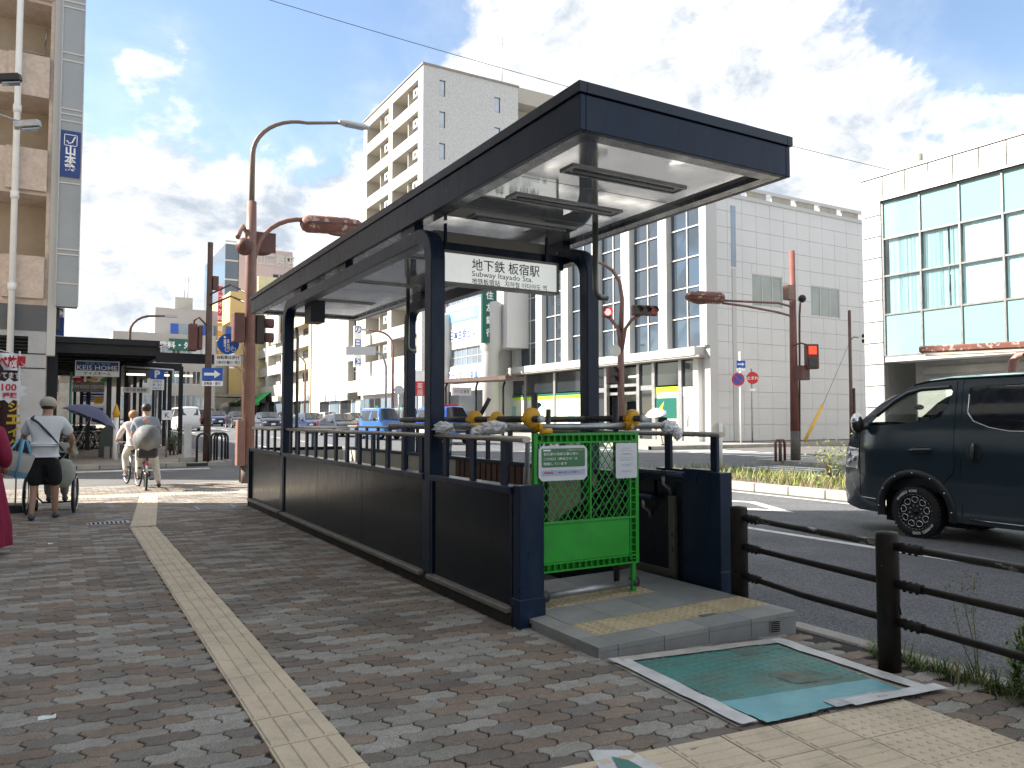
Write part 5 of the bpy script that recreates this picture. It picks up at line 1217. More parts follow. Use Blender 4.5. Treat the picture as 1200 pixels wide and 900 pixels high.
for u in (214, 218): part('antenna', MB().cyl((pxy(u, GOY + 9), GOY + 9, zu), (pxy(u, GOY + 9), GOY + 9, zu + 5.5), .07, 5), M_STEEL, go)

# ---- building on the left with tiled balconies, at the far side of the side street
LY = 26.2; lz0 = gz(LY)
lb = thing('apartment_block', 'tiled apartment building with balconies and a white drainpipe at the left edge', 'apartment block', (-2, LY, lz0))
xr = pxy(53, LY); xl = -5.9
def LP(u, v): p = PY(u, v, LY); return p.x - xl, p.z - lz0
M_PTILE = mat('pink_beige_tile', (.54, .44, .375), .7, 0, .10, 3, .2, 30, fine=.12, fs=9)
M_GTILE = mat('grey_granite_wall', (.38, .385, .40), .6, 0, .08, 3, .1, 50, fine=.18, fs=40)
zz = [PY(40, v, LY).z for v in (357, 330)]
H_ = 24.5
# balcony stack: openings between parapet bands
ops = []
for v0, v1 in ((227, 298), (112, 172), (0, 62), (-118, -54)):
    ops.append((xr - xl - 4.2, xr - xl - .10, PY(30, v1, LY).z - lz0 - .05, PY(30, v0, LY).z - lz0))
base_top = PY(30, 357, LY).z - lz0
facade(lb, (xl, LY, lz0 + base_top), EX, NYm, xr - xl, H_ - base_top, [(a, b, c - base_top, d - base_top) for a, b, c, d in ops], M_PTILE, 1.5)
for a, b, c, d in ops:
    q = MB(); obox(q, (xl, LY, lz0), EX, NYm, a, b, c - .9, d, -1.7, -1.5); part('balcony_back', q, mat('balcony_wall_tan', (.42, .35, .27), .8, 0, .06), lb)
    q = MB(); obox(q, (xl, LY, lz0), EX, NYm, b - 1.02, b - .002, c - 1.22, c + .0, .03, .12); part('balcony_pier', q, M_PTILE, lb)
    q = MB(); obox(q, (xl, LY, lz0), EX, NYm, b - 3.4, b - 1.9, c - .5, d - .25, -1.49, -1.44); part('balcony_window', q, M_GLASSD, lb)
bh = PY(30, 357, LY).z; 
dk = [(xr - xl - 1.35, xr - xl - .45, PY(30, 414, LY).z - lz0, PY(30, 394, LY).z - lz0)]
facade(lb, (xl, LY - .05, lz0), EX, NYm, xr - xl, bh - lz0 - .75, dk, M_GTILE, .2)
part('window', MB().box(xl + dk[0][0], xl + dk[0][1], LY + .1, LY + .14, lz0 + dk[0][2], lz0 + dk[0][3]), M_DARK, lb)
for k in range(6): part('louvre', MB().box(xl + dk[0][0], xl + dk[0][1], LY - .02, LY + .06, lz0 + dk[0][2] + .03 + k * .1, lz0 + dk[0][2] + .055 + k * .1), M_BLACK, lb)
part('dark_band', MB().box(xl, xr + .01, LY - .07, LY - .001, bh - .75, bh - .003), mat('dark_grey_band', (.09, .095, .105), .5, 0, .08), lb)
body(lb, xl, xr, LY, LY + 14, lz0, lz0 + H_, M_PTILE, 'XYZ'); part('corner_strip', MB().box(xr + .004, xr + .22, LY - .08, LY + .3, lz0 + 3.2, lz0 + H_), M_PANELW, lb)
part('corner_strip', MB().box(xr + .224, xr + .31, LY + .31, LY + .6, lz0 + 4, lz0 + H_), M_DARKPIPE, lb)
for z in [PY(30, v, LY).z for v in (415, 432)]: part('wall_joint', MB().box(xl, xr, LY - .062, LY - .051, z, z + .03), M_DARK, lb)
pxd = pxy(10.5, LY - .3); m = MB(); m.cyl((pxd, LY - .3, lz0), (pxd, LY - .3, lz0 + H_), .085, 12); dp = part('drain_pipe', m, M_WHITE, lb)
for v in (232, 130, 340): z = PY(10, v, LY - .3).z; part('pipe_collar', MB().cyl((pxd, LY - .3, z), (pxd, LY - .3, z + .22), .11, 12), M_WHITE, dp)
m = MB(); zc = PY(30, 45, LY).z; xx = pxy(25, LY); m.tube([(xx - .3, LY + .6, zc - .1), (xx + .3, LY + .6, zc - .15), (xx + .35, LY + .6, zc + .3)], .02, 6); m.cyl((xx + .35, LY + .6, zc + .3), (xx + .35, LY + .6, zc + .7), .02, 6); part('laundry_pole', m, M_ALU, lb)
# projecting sign along the corner
ps = thing('projecting_sign', 'tall grey projecting sign tower with a dark blue school sign at the left building', 'sign', (.2, LY - .1, 5))
xa, xb = pxy(62.5, LY - .3), pxy(88, LY - .3); za, zb_ = PY(75, 359, LY - .3).z, PY(75, -120, LY - .3).z
part('sign_tower', MB().box(xa, xb, LY - .3, LY + .1, za, zb_), mat('grey_sign_panel', (.30, .325, .34), .4, .2, .06, .8), ps)
for v in (332, 298, 292, 214, 206, 141, 133, 127, 70, 61, 7, 0): z = PY(75, v, LY - .3).z; part('seam', MB().box(xa - .02, xb + .02, LY - .325, LY - .301, z - .02, z + .02), M_MULL, ps)
for xx in (xa - .02, xb - .0): part('edge_trim', MB().box(xx, xx + .03, LY - .33, LY - .3011, za, zb_), M_ALU, ps)
bp = part('blue_panel', MB().box(xa + .02, xb - .02, LY - .36, LY - .326, PY(75, 207, LY - .3).z, PY(75, 153, LY - .3).z), M_BLUED, ps)
cx = (xa + xb) / 2
for i, ch in enumerate('山本塾'): text(ch, bp, M_TXTW, (cx, LY - .36, PY(75, 176 + i * 10.6, LY - .3).z), EX, EZ, height=.28, bold=.035)
lg = MB(); z = PY(75, 164, LY - .3).z; s = .17
for (a, b, c, d) in ((-s, s, s - .02, s), (-s, s, -s, -s + .02), (-s, -s + .02, -s, s), (s - .02, s, -s, s)): lg.box(cx + a, cx + b, LY - .366, LY - .3605, z + c, z + d)
lg.tube([(cx - .10, LY - .363, z - .02), (cx - .04, LY - .363, z - .10), (cx + .04, LY - .363, z - .06), (cx + .11, LY - .363, z + .12)], .02, 6); part('emblem', lg, M_TXTW, bp)
for i in range(4): z = PY(75, 300 - i * 90, LY - .3).z; part('bracket', MB().box(xr + .32, xa, LY - .2, LY - .12, z, z + .12), M_STEEL, ps)
s2 = thing('projecting_sign', 'small white and blue dental sign under the grey sign tower', 'sign', (.3, LY + 3, 4))
za, zb_ = PY(68, 393, LY + 3).z, PY(68, 358, LY + 3).z; xa, xb = pxy(63.5, LY + 3), pxy(73.5, LY + 3); zm = PY(68, 372, LY + 3).z
p_ = part('sign_box', MB().box(xa, xb, LY + 3, LY + 3.2, za, zb_), M_SIGNW, s2); part('blue_panel', MB().box(xa + .01, xb - .01, LY + 2.98, LY + 2.999, za, zm), M_BLUED, p_)
for i, ch in enumerate('歯科'): text(ch, p_, M_INK, ((xa + xb) / 2, LY + 3, zb_ - .16 - i * .2), EX, EZ, height=.16, bold=.03)
for (u, v, d, lab) in ((8, 92, 20.6, 'black floodlight at the left edge, upper of two on the building'), (31, 146, 20.9, 'grey floodlight on a thin arm at the left edge, lower of two')):
    p = PD(u, v, d); t = thing('floodlight', lab, 'lamp', tuple(p)); m = MB(); m.M = Matrix.Translation(p) @ Matrix.Rotation(-.25, 4, 'Y') ; m.prism([(-.3, -.12), (.28, -.16), (.36, .0), (.28, .16), (-.3, .12)], -.09, .10); part('housing', m, M_BLACK if v < 100 else M_STEEL, t, bevel=.02)
    part('glass', MB().cbox((p.x + .1, p.y, p.z - .12), (.42, .24, .03), Matrix.Rotation(-.25, 3, 'Y')), M_GLASSP, t); part('arm', MB().tube([(p.x - .2, p.y, p.z + .06), (p.x - .9, p.y + .2, p.z + .3), (p.x - 1.8, LY - .05, p.z + .35)], .025, 8), M_STEEL, t)

# ---- building of the near block: its corner throws the shade over the pavement
nb_ = thing('corner_building', 'tall beige building of the near block left of the pavement', 'building', (-2.6, 17.0, 0))
NBX, NBY = -2.75, 17.05; wn = []
for k in range(3):
    for i in range(9): wn.append((1.2 + i * 5, 4.6 + i * 5, 4.6 + k * 3.1, 6.4 + k * 3.1))
facade(nb_, (NBX, NBY - 47, -.1), EY, (1, 0, 0), 47, 14.0, wn, mat('near_block_tile', (.62, .59, .54), .7, 0, .08, 1.5, fine=.1, fs=12), .15)
body(nb_, NBX - 16, NBX, NBY - 47, NBY, -.1, 13.9, M_CREAM, 'xyYZ')
for r in wn: window(nb_, (NBX, NBY - 47, -.1), EY, (1, 0, 0), r, .1, 2, 1, M_ALU, M_GLASSD)
for i in range(9): part('shop_front', MB().box(NBX + .01, NBX + .1, NBY - 46.5 + i * 5.1, NBY - 42 + i * 5.1, 0, 2.9), M_GLASSD if i % 2 else M_GLASSP, nb_)
# ================================================================== STREET FURNITURE
def tube_on(parent, name, path, r, m, n=12): return part(name, MB().tube(path, r, n), m, parent)
def disc(mb, c, r, nrm, n=28, th=.012):
    R_ = Vector(nrm).to_track_quat('Z', 'Y').to_matrix().to_4x4(); mb.M = Matrix.Translation(c) @ R_; mb.lathe([(0, -th), (r, -th), (r, 0), (0, 0)], n, False); mb.M = None; return mb
# ---- guard rail of the near kerb
gr = thing('guard_rail', 'dark brown three bar guard rail along the kerb with chipped paint', 'guard rail', (4.1, 3.4, 0))
gp = [(4.335, 4.12), (4.10, 2.775), (3.93, 1.42), (3.76, .05)]
for i, (x, y) in enumerate(gp):
    m = MB(); m.M = Matrix.Translation((x, y, 0)); m.lathe([(.062, -.05), (.062, .765), (.058, .778), (.0, .786)], 22); p_ = part('post', m, M_BRONZE, gr)
    for z in (.30, .49, .68): part('bolt', MB().cyl((x - .068, y - .01, z), (x - .055, y - .01, z), .009, 8), M_BRONZE, p_)
for i in range(3):
    (x0, y0), (x1, y1) = gp[i], gp[i + 1]; d = Vector((x1 - x0, y1 - y0, 0)).normalized()
    for z in (.285, .495, .705):
        sag = -.012 if z < .3 and i == 0 else 0
        a = Vector((x0, y0, z)) + d * .05; b = Vector((x1, y1, z)) - d * .05
        part('rail', MB().tube([a, (a + b) / 2 + Vector((0, 0, sag)), b], .0215, 12), M_CHIP if (z > .6) else M_BRONZE, gr)
        for e_ in ([a + d * .03]):
            q = MB()
            for k in range(3): c = e_ + d * (.03 + .04 * k); q.cyl(c + Vector((0, 0, -.034)), c + Vector((0, 0, .03)), .010, 8)
            q.tube([e_, e_ + d * .15], .0265, 12); part('rail_clamp', q, M_BRONZE, gr)
part('tie_rod', MB().tube([(4.08, 2.70, .40), (4.085, 2.69, .33)], .006, 6), M_BRONZE, gr)

# ---- weeds at the kerb
M_LEAF = mat('weed_leaf', (.085, .14, .03), .6, 0, .3, 14, spec=.3); M_STRAW = mat('dry_weed', (.24, .21, .10), .7, 0, .3, 14); M_LEAF2 = mat('bright_weed_leaf', (.13, .20, .035), .55, 0, .3, 10)
def blade(mb, b, d, L, w, droop, n=3):
    d = Vector(d).normalized(); s = d.cross(Vector((0, 0, 1)));
    if s.length < .05: s = Vector((1, 0, 0))
    s.normalize(); pts = []; p = Vector(b)
    for i in range(n + 1):
        t = i / n; ww = w * (1 - t) ** .7 + .0004; pts += [p - s * ww / 2, p + s * ww / 2]
        d2 = (d + Vector((0, 0, -droop * t))).normalized(); p = p + d2 * (L / n)
    mb.add(pts, [(2 * i, 2 * i + 1, 2 * i + 3, 2 * i + 2) for i in range(n)], True)
def rnd_dir(up): a = random.uniform(0, 2 * pi); return (cos(a), sin(a), up)
wm = MB(); random.seed(11)
for k in range(1500):
    t = random.random(); y = 3.05 - 2.3 * t; x = 4.36 + random.gauss(-.03 - .10 * t, .035 + .05 * t)
    if noise.noise(Vector((y * 3.2, 0, 5))) < -.22: continue
    wm.mi = random.choice((0, 0, 1, 1, 2)); blade(wm, (x, y, -.01), rnd_dir(random.uniform(.6, 2.4)), random.uniform(.04, .15) * (1 + 1.1 * t), random.uniform(.004, .010), random.uniform(.2, 1.3))
o = solo('low_weeds', wm, [M_LEAF, M_LEAF2, M_STRAW], 'low grass and weeds growing in the joint along the near kerb', 'weeds', (4.3, 2.2, 0)); o['kind'] = 'stuff'; del o['category']
def tall_weed(c, h, lab, feathery, seed):
    random.seed(seed); t = thing('tall_weed', lab, 'weed', c); st = MB(); lf = MB()
    for s_ in range(3 if feathery else 5):
        lean = Vector((random.uniform(-.25, .25), random.uniform(-.25, .25), 1)); hh = h * random.uniform(.65, 1); n = 9; path = []
        for i in range(n): q = i / (n - 1); path.append(Vector(c) + Vector((lean.x * q * hh + .02 * sin(q * 6 + s_), lean.y * q * hh, q * hh)))
        st.tube(path, [.004 * (1 - .75 * i / n) for i in range(n)], 5)
        for i in range(1, n):
            for k in range(7 if feathery else 4):
                blade(lf, path[i] + Vector((random.uniform(-.01, .01), random.uniform(-.01, .01), random.uniform(-.03, .03))), rnd_dir(random.uniform(.2, 1.4)), random.uniform(.02, .06) if feathery else random.uniform(.05, .13), .004 if feathery else .012, random.uniform(.1, .9))
            if feathery and i > 4:
                for k in range(6):
                    p = path[i] + Vector((random.gauss(0, .02), random.gauss(0, .02), random.gauss(0, .02))); lf.ball(p, .004, 5, 3)
    part('stem', st, M_STRAW if feathery else M_LEAF, t); part('leaves', lf, mat('feathery_weed', (.15, .17, .06), .7, 0, .3, 12) if feathery else M_LEAF2, t)['kind'] = 'stuff'
tall_weed((4.33, 2.42, 0), .74, 'tall feathery pale weed leaning just right of the guard rail post', True, 3)
tall_weed((4.30, 2.12, 0), .40, 'bright green broad leaved weed tuft at the kerb under the rails', False, 5)
tall_weed((4.37, 2.16, 0), .60, 'tall feathery weed standing behind the broad leaved tuft', True, 31)
tall_weed((4.41, 2.0, 0), .72, 'tall feathery weed second from the right edge behind the rails', True, 33)
tall_weed((4.36, 2.22, 0), .30, 'low bright leafy weed beside the broad leaved tuft, nearer the post', False, 15)
tall_weed((4.38, 1.98, 0), .46, 'leafy weed tuft by the kerb close to the right edge', False, 17)
tall_weed((4.33, 1.90, 0), .66, 'tall dry weed at the right edge behind the lowest rail', True, 8)
random.seed(21)
# median weeds, sunlit look put into the brightened leaf colour
mw = MB()
for k in range(5200):
    y = random.uniform(2, 15.9); x = random.uniform(13.1, 16.0)
    if noise.noise(Vector((x * .8, y * .8, 2))) < -.30 and random.random() < .8: continue
    mw.mi = random.choice((0, 1, 1, 2, 2)); blade(mw, (x, y, .03), rnd_dir(random.uniform(.8, 3)), random.uniform(.12, .36), random.uniform(.012, .026), random.uniform(.2, 1.2))
o = solo('median_grass', mw, [M_LEAF, mat('weed_leaf_painted_sunlit', (.25, .30, .07), .6, 0, .25, 5), M_STRAW], 'strip of rough yellow green grass on the central reservation', 'grass', (14.5, 9, 0)); o['kind'] = 'stuff'; del o['category']
def shrub(c, r, lab, n, m_, cat='shrub', name='shrub'):
    t = thing(name, lab, cat, c); st = MB(); lf = MB()
    for k in range(7):
        a = random.uniform(0, 2 * pi); tip = Vector(c) + Vector((cos(a) * r[0] * .7, sin(a) * r[1] * .7, r[2] * random.uniform(.9, 1.7))); st.tube([c, (Vector(c) + tip) / 2 + Vector((0, 0, .05)), tip], [.015, .01, .004], 5)
    for k in range(n):
        q = Vector((random.gauss(0, .5), random.gauss(0, .5), random.gauss(0, .45)))
        p = Vector(c) + Vector((q.x * r[0], q.y * r[1], r[2] * 1.2 + q.z * r[2])); 
        if p.z < .03: continue
        lf.mi = 0; blade(lf, p, rnd_dir(random.uniform(-.3, 1)), random.uniform(.03, .075) * (1 + r[2]), random.uniform(.018, .035) * (1 + r[2]), .3, 2)
    part('trunk', st, M_BRPOLE, t); part('crown', lf, m_, t)['kind'] = 'stuff'
c = PD(976, 560, 17.0); shrub((c.x, c.y, .05), (.42, .42, .42), 'small yellow green shrub on the central reservation in front of the van', 420, mat('weed_leaf_painted_sunlit', (.25, .30, .07)))  # same leaf colour, brightened to carry sunlight
# ---- white mirror post on the median
c = GZ(845, 552, .02); mp = thing('reflector_post', 'white post with a round white disc standing on the central reservation', 'post', (c.x, c.y, .02))
zt = PD(845, 496, (c - _C).dot(_F)).z; part('post', MB().cyl((c.x, c.y, 0), (c.x, c.y, zt), .05, 12), M_WHITE, mp)
m = MB(); disc(m, (c.x, c.y + .07, zt - .2), .21, (-.4, -1, 0)); part('disc', m, mat('cream_disc', (.6, .6, .52), .5), mp)

# ---- main red brown lamp and signal pole
LPX, LPY = 3.64, 18.1; D0 = (Vector((LPX, LPY, CAMH)) - _C).dot(_F)
lp = thing('lamp_post', 'tall red brown lamp and signal pole at the pavement corner beside the shelter', 'lamp post', (LPX, LPY, 0))
def LZ(v): return PD(293, v, D0).z
part('base_sleeve', MB().cyl((LPX, LPY, -.02), (LPX, LPY, LZ(544)), .145, 18), mat('grey_brown_base', (.10, .085, .075), .7, 0, .2, 6), lp)
part('pole', MB().tube([(LPX, LPY, LZ(544)), (LPX, LPY, LZ(300)), (LPX, LPY, LZ(233))], [.142, .125, .105], 18), M_RUST, lp)
part('control_box', MB().box(LPX - .27, LPX - .1, LPY - .2, LPY + .05, LZ(545), LZ(492)), M_RUST, lp, bevel=.01)
ztop = LZ(233); LQ = LZ(190) + .25; pts = [(LPX, LPY, ztop - .2), (LPX, LPY, LQ)]
for k in range(1, 11): a = k / 10 * pi / 2; pts.append((LPX + 1.25 * (1 - cos(a)), LPY, LQ + 1.0 * sin(a)))
pts.append((LPX + 2.05, LPY, LQ + 1.16)); tube_on(lp, 'lamp_arm', pts, [.062] * 2 + [.06 - .002 * k for k in range(1, 11)] + [.036], mat('grey_brown_arm', (.20, .145, .115), .5, 0, .12, 3))
zc = LQ + 1.17; hx = LPX + 2.0
m = MB(); m.M = Matrix.Translation((hx + .36, LPY, zc)) ; m.prism([(-.36, -.05), (-.2, -.13), (.3, -.12), (.42, -.05), (.42, .05), (.3, .12), (-.2, .13), (-.36, .05)], -.035, .05)
hd = part('lamp_head', m, mat('silver_lamp_head', (.5, .5, .5), .35, .6, .08), lp, bevel=.02); part('lens', MB().box(hx + .2, hx + .66, LPY - .1, LPY + .1, zc - .05, zc - .036), M_GLASSP, hd)
def lerp(a, b, t): return a + (b - a) * t
def big_luminaire(parent, a, b, w, h, m):
    """long rounded street lamp hood from a to b"""
    a, b = Vector(a), Vector(b); L_ = (b - a).length; R_ = (b - a).to_track_quat('X', 'Z').to_matrix().to_4x4(); q = MB(); q.M = Matrix.Translation(a) @ R_
    secs = [(0, .25, .3), (.04, .7, .75), (.12, .95, 1), (.7, 1, 1), (.9, .85, .8), (.98, .5, .45), (1, .15, .1)]; pts = []; n = 12
    for (t, sw, sh_) in secs:
        for k in range(n): an = 2 * pi * k / n; c_, s_ = cos(an), sin(an); pts.append((t * L_, (abs(c_) ** .6) * (1 if c_ > 0 else -1) * w * sw, (abs(s_) ** .7) * (1 if s_ > 0 else -1) * h * sh_))
    q.add(pts, [(i * n + k, i * n + (k + 1) % n, (i + 1) * n + (k + 1) % n, (i + 1) * n + k) for i in range(len(secs) - 1) for k in range(n)], True)
    o = part('luminaire', q, m, parent); q = MB(); q.M = Matrix.Translation(a) @ R_
    q.box(L_ * .06, L_ * .94, -w * 1.03, w * 1.03, -.015, .02); part('luminaire_rim', q, M_RUSTD, o)
    q = MB(); q.M = Matrix.Translation(a) @ R_; q.ball((L_ * .62, 0, -h * .75), (L_ * .24, w * .7, h * .55), 12, 8); part('lens', q, mat('brown_lens', (.20, .11, .08), .25, 0, .15, 6), o); return o
zb0, zb1 = LZ(300), LZ(264) + .34; pts = [(LPX + .08, LPY, zb0)]
for k in range(1, 9): a = k / 8 * pi / 2; pts.append((LPX + .1 + 1.15 * (1 - cos(a)), LPY, zb0 + (zb1 - zb0 + .0) * sin(a)))
pts.append((LPX + 1.75, LPY, zb1 - .01)); tube_on(lp, 'lamp_arm', pts, .055, M_RUST)
part('arm_gusset', MB().box(LPX + .1, LPX + .55, LPY - .012, LPY + .012, LZ(292), LZ(268)), M_RUSTD, lp)
big_luminaire(lp, (LPX + 1.12, LPY, zb1 - .10), (LPX + 2.65, LPY, zb1 - .0), .23, .2, M_PEEL)
m = MB(); m.tube([(LPX - .05, LPY, LZ(300)), (LPX - .1, LPY - .02, LZ(272)), (LPX - .2, LPY - .05, LZ(264)), (LPX - .34, LPY - .5, LZ(276)), (LPX - .46, LPY - .9, LZ(288))], .05, 10); part('side_arm', m, M_RUST, lp)
m = MB(); m.ball((LPX - .2, LPY - .3, LZ(291)), (.2, .2, .2), 14, 10); part('globe_lamp', m, M_RUSTD, lp); m = MB(); m.ball((LPX + .26, LPY + .3, LZ(287)), (.28, .18, .12), 12, 8); part('globe_lamp', m, M_RUSTD, lp)
sgb = part('signal_housing', MB().box(LPX - .40, LPX - .16, LPY - .28, LPY + .02, LZ(402), LZ(368)), M_RUSTD, lp, bevel=.02)
sg2 = part('signal_housing', MB().box(LPX + .12, LPX + .32, LPY - .1, LPY + .12, LZ(402), LZ(368)), mat('black_brown', (.03, .018, .016), .5), lp, bevel=.02)
for z in (LZ(377), LZ(394)):
    m = MB(); m.M = Matrix.Translation((LPX + .32, LPY, z)) @ Matrix.Rotation(pi / 2, 4, 'Y'); m.lathe([(.11, 0), (.115, .2)], 12); part('visor', m, M_RUSTD, sg2)
part('bracket', MB().box(LPX - .16, LPX + .12, LPY - .02, LPY + .02, LZ(386), LZ(382)), M_RUSTD, lp)
rs = thing('round_sign', 'round blue pedestrian and bicycle sign with a white plate, fixed to the red brown pole', 'sign', (LPX - .5, LPY - .1, LZ(420)))
cx_ = PD(267.5, 403, D0); m = MB(); disc(m, cx_, .235, (-.35, -1, 0), 32); rd = part('sign_disc', m, M_BLUEP, rs)
X_ = Vector((1, -.35, 0)).normalized(); n_ = Vector((-.35, -1, 0)).normalized()
m = MB()
for dx, s_ in ((-.07, 1.0), (.0, .72)):
    c = cx_ + X_ * dx + n_ * .006; m.ball(c + Vector((0, 0, .13 * s_ + (.02 if s_ > .9 else 0))), (.025 * s_, .004, .025 * s_), 10, 6); m.cbox(c + Vector((0, 0, .055)), (.055 * s_, .006, .10 * s_)); m.cbox(c + X_ * -.014 + Vector((0, 0, -.03)), (.016, .006, .09 * s_)); m.cbox(c + X_ * .014 + Vector((0, 0, -.03)), (.016, .006, .09 * s_))
part('pedestrian_emblem', m, M_TXTW, rd)
m = MB()
for dx in (-.06, .08):
    pts = [cx_ + X_ * (.04 + dx + .045 * cos(a * pi / 8)) + n_ * .007 + Vector((0, 0, -.13 + .045 * sin(a * pi / 8))) for a in range(17)]; m.tube(pts, .006, 5)
m.tube([cx_ + X_ * q + n_ * .007 + Vector((0, 0, w_)) for q, w_ in ((-.02, -.13), (.02, -.07), (.09, -.075), (.12, -.13))], .006, 5); m.tube([cx_ + X_ * q + n_ * .007 + Vector((0, 0, w_)) for q, w_ in ((.02, -.07), (.05, -.13), (.09, -.075), (.085, -.05), (.11, -.045))], .006, 5); part('bicycle_emblem', m, M_TXTW, rd)
pc = PD(267.5, 422, D0); R_ = Matrix(((X_.x, n_.x, 0), (X_.y, n_.y, 0), (0, 0, 1))); pb = part('plate', MB().cbox(pc, (.54, .02, .25), R_), M_SIGNW, rs)
text('自転車は歩行', pb, M_INK, pc + n_ * .011 + Vector((0, 0, .06)), X_, EZ, height=.085, width=.48, bold=.012); text('（歩行者優先）', pb, M_INK, pc + n_ * .011 + Vector((0, 0, -.055)), X_, EZ, height=.085, width=.5, bold=.012)
part('sign_arm', MB().cyl(pc + Vector((0, .05, .1)), (LPX, LPY, LZ(416)), .02, 8), M_STEEL, rs)
bo = GZ(283, 565); m = MB(); m.tube([(bo.x - .02, bo.y, 0), (bo.x - .02, bo.y, .82), (bo.x + .05, bo.y - .02, .95), (bo.x + .2, bo.y - .06, .98)], .035, 10); solo('guard_pipe', m, M_RUSTD, 'short red brown bent guard pipe at the foot of the red brown pole', 'bollard', (bo.x, bo.y, 0))

# ---- brown pole with the one way arrow
BPX, BPY = 4.05, 26.5; z0 = gz(BPY); D1 = (Vector((BPX, BPY, CAMH)) - _C).dot(_F); BZ = lambda v: PD(243, v, D1).z
bp = thing('utility_pole', 'slim dark brown signal pole on the far corner by the arcade', 'pole', (BPX, BPY, z0))
part('pole', MB().tube([(BPX, BPY, z0), (BPX, BPY, BZ(282))], [.12, .085], 14), M_BRPOLE, bp)
m = MB(); m.box(BPX - .62, BPX - .36, BPY - .15, BPY + .12, BZ(412), BZ(380)); s1 = part('signal_housing', m, M_RUSTD, bp, bevel=.03); part('signal_housing', MB().box(BPX - .34, BPX - .2, BPY - .1, BPY + .2, BZ(410), BZ(382)), M_RUSTD, bp, bevel=.03)
m = MB(); m.tube([(BPX, BPY, BZ(384)), (BPX - .3, BPY, BZ(372)), (BPX - .45, BPY, BZ(376)), (BPX - .45, BPY, BZ(381))], .03, 8); part('bracket', m, M_RUSTD, bp)
part('junction_box', MB().box(BPX + .09, BPX + .26, BPY - .1, BPY + .1, BZ(338), BZ(322)), M_RUSTD, bp)
for v, y2 in ((344, 344.5), (357, 356)): part('span_bar', MB().tube([(BPX, BPY, BZ(v)), (BPX + .3, BPY - 2, BZ(v) + .05), (LPX, LPY, LZ(y2))], .03, 8), M_RUSTD, bp)
ow = thing('arrow_sign', 'blue one way sign with white arrow and plate on the slim brown pole', 'sign', (BPX + .1, BPY - .2, BZ(446)))
ac = PD(249, 438.5, D1 - .3); pb = part('sign_board', MB().cbox(ac, (.62, .025, .40), R_), M_BLUEP, ow)
def arrow(parent, c, X_, n_, L_, m_, name='arrow'):
    m = MB(); Z = Vector((0, 0, 1)); f = lambda a, b: c + n_ * .016 + X_ * (a * L_) + Z * (b * L_)
    m.add([f(-.5, -.09), (f(.12, -.09)), f(.12, -.26), f(.5, 0), f(.12, .26), f(.12, .09), f(-.5, .09)], [tuple(range(7))]); return part(name, m, m_, parent)
arrow(pb, ac, X_, n_, .5, M_TXTW)
pc = PD(249, 449.5, D1 - .3); pb2 = part('plate', MB().cbox(pc, (.62, .022, .15), R_), M_SIGNW, ow); text('自動車・原付', pb2, M_INK, pc + n_ * .012, X_, EZ, height=.1, width=.5, bold=.01)
# bike racks and little sign board on the far corner
for i, (u, x) in enumerate(((238, 0), (254, 1), (258, 2), (261, 3))):
    p = PY(u, 500, BPY - .45 + (.0 if i == 0 else .9)); m = MB(); hw = .17
    m.tube([(p.x - hw, p.y, z0), (p.x - hw, p.y, z0 + .72)] + [(p.x - hw * cos(a * pi / 8), p.y, z0 + .72 + .17 * sin(a * pi / 8)) for a in range(1, 8)] + [(p.x + hw, p.y, z0 + .72), (p.x + hw, p.y, z0)], .035, 8)
    solo('hoop_barrier', m, M_BLACK, ['single dark hoop barrier standing apart on the far corner', 'dark hoop barrier behind the slim brown pole, leftmost of its row of three', 'dark hoop barrier behind the slim brown pole, middle of its row of three', 'dark hoop barrier behind the slim brown pole, rightmost of its row of three'][i], 'hoop', (p.x, p.y, z0), 'hoop barriers on the far corner')
p = PY(220, 500, BPY - .2); sb = thing('standing_sign', 'small white standing sign on a square base at the far corner', 'sign', (p.x, p.y, z0))
part('base', MB().box(p.x - .22, p.x + .22, p.y - .2, p.y + .2, z0, z0 + .14), M_CONC, sb); part('board', MB().box(p.x - .1, p.x + .12, p.y - .02, p.y + .02, z0 + .14, z0 + 1.2), mat('pale_grey_board', (.5, .5, .5), .5), sb)

# ---- double signal pole seen through the shelter
c = PD(728, 505, 27); SPX, SPY = c.x, c.y; DS = 27; SZ = lambda v: PD(728, v, DS).z
sp = thing('signal_pole', 'pink brown signal pole with forked arms and red traffic lights behind the shelter', 'traffic light', (SPX, SPY, 0))
part('pole', MB().tube([(SPX, SPY, -.1), (SPX, SPY, SZ(380))], [.14, .11], 14), M_RUST, sp)
XV = Vector((_R.x, _R.y, 0))
def SP(u, v, dd=0): return PD(u, v, DS + dd)
part('fork_arm', MB().tube([SP(728, 410), SP(724, 385), SP(716, 374), SP(708, 368)], .06, 8), M_RUST, sp); part('fork_arm', MB().tube([SP(729, 410), SP(733, 385), SP(740, 375), SP(750, 369)], .06, 8), M_RUST, sp)
part('lamp_arm', MB().tube([SP(728, 385), SP(729, 350), SP(726, 330), SP(718, 317), SP(706, 309), SP(694, 306)], [.09, .075, .065, .06, .05, .04], 8), M_RUST, sp)
M_REDL = mat('lit_red_lens', (.6, .02, .02), .3, 0, 0, emit=(1, .03, .03), es=4.0); M_DKLENS = mat('dark_lens', (.02, .03, .025), .2)
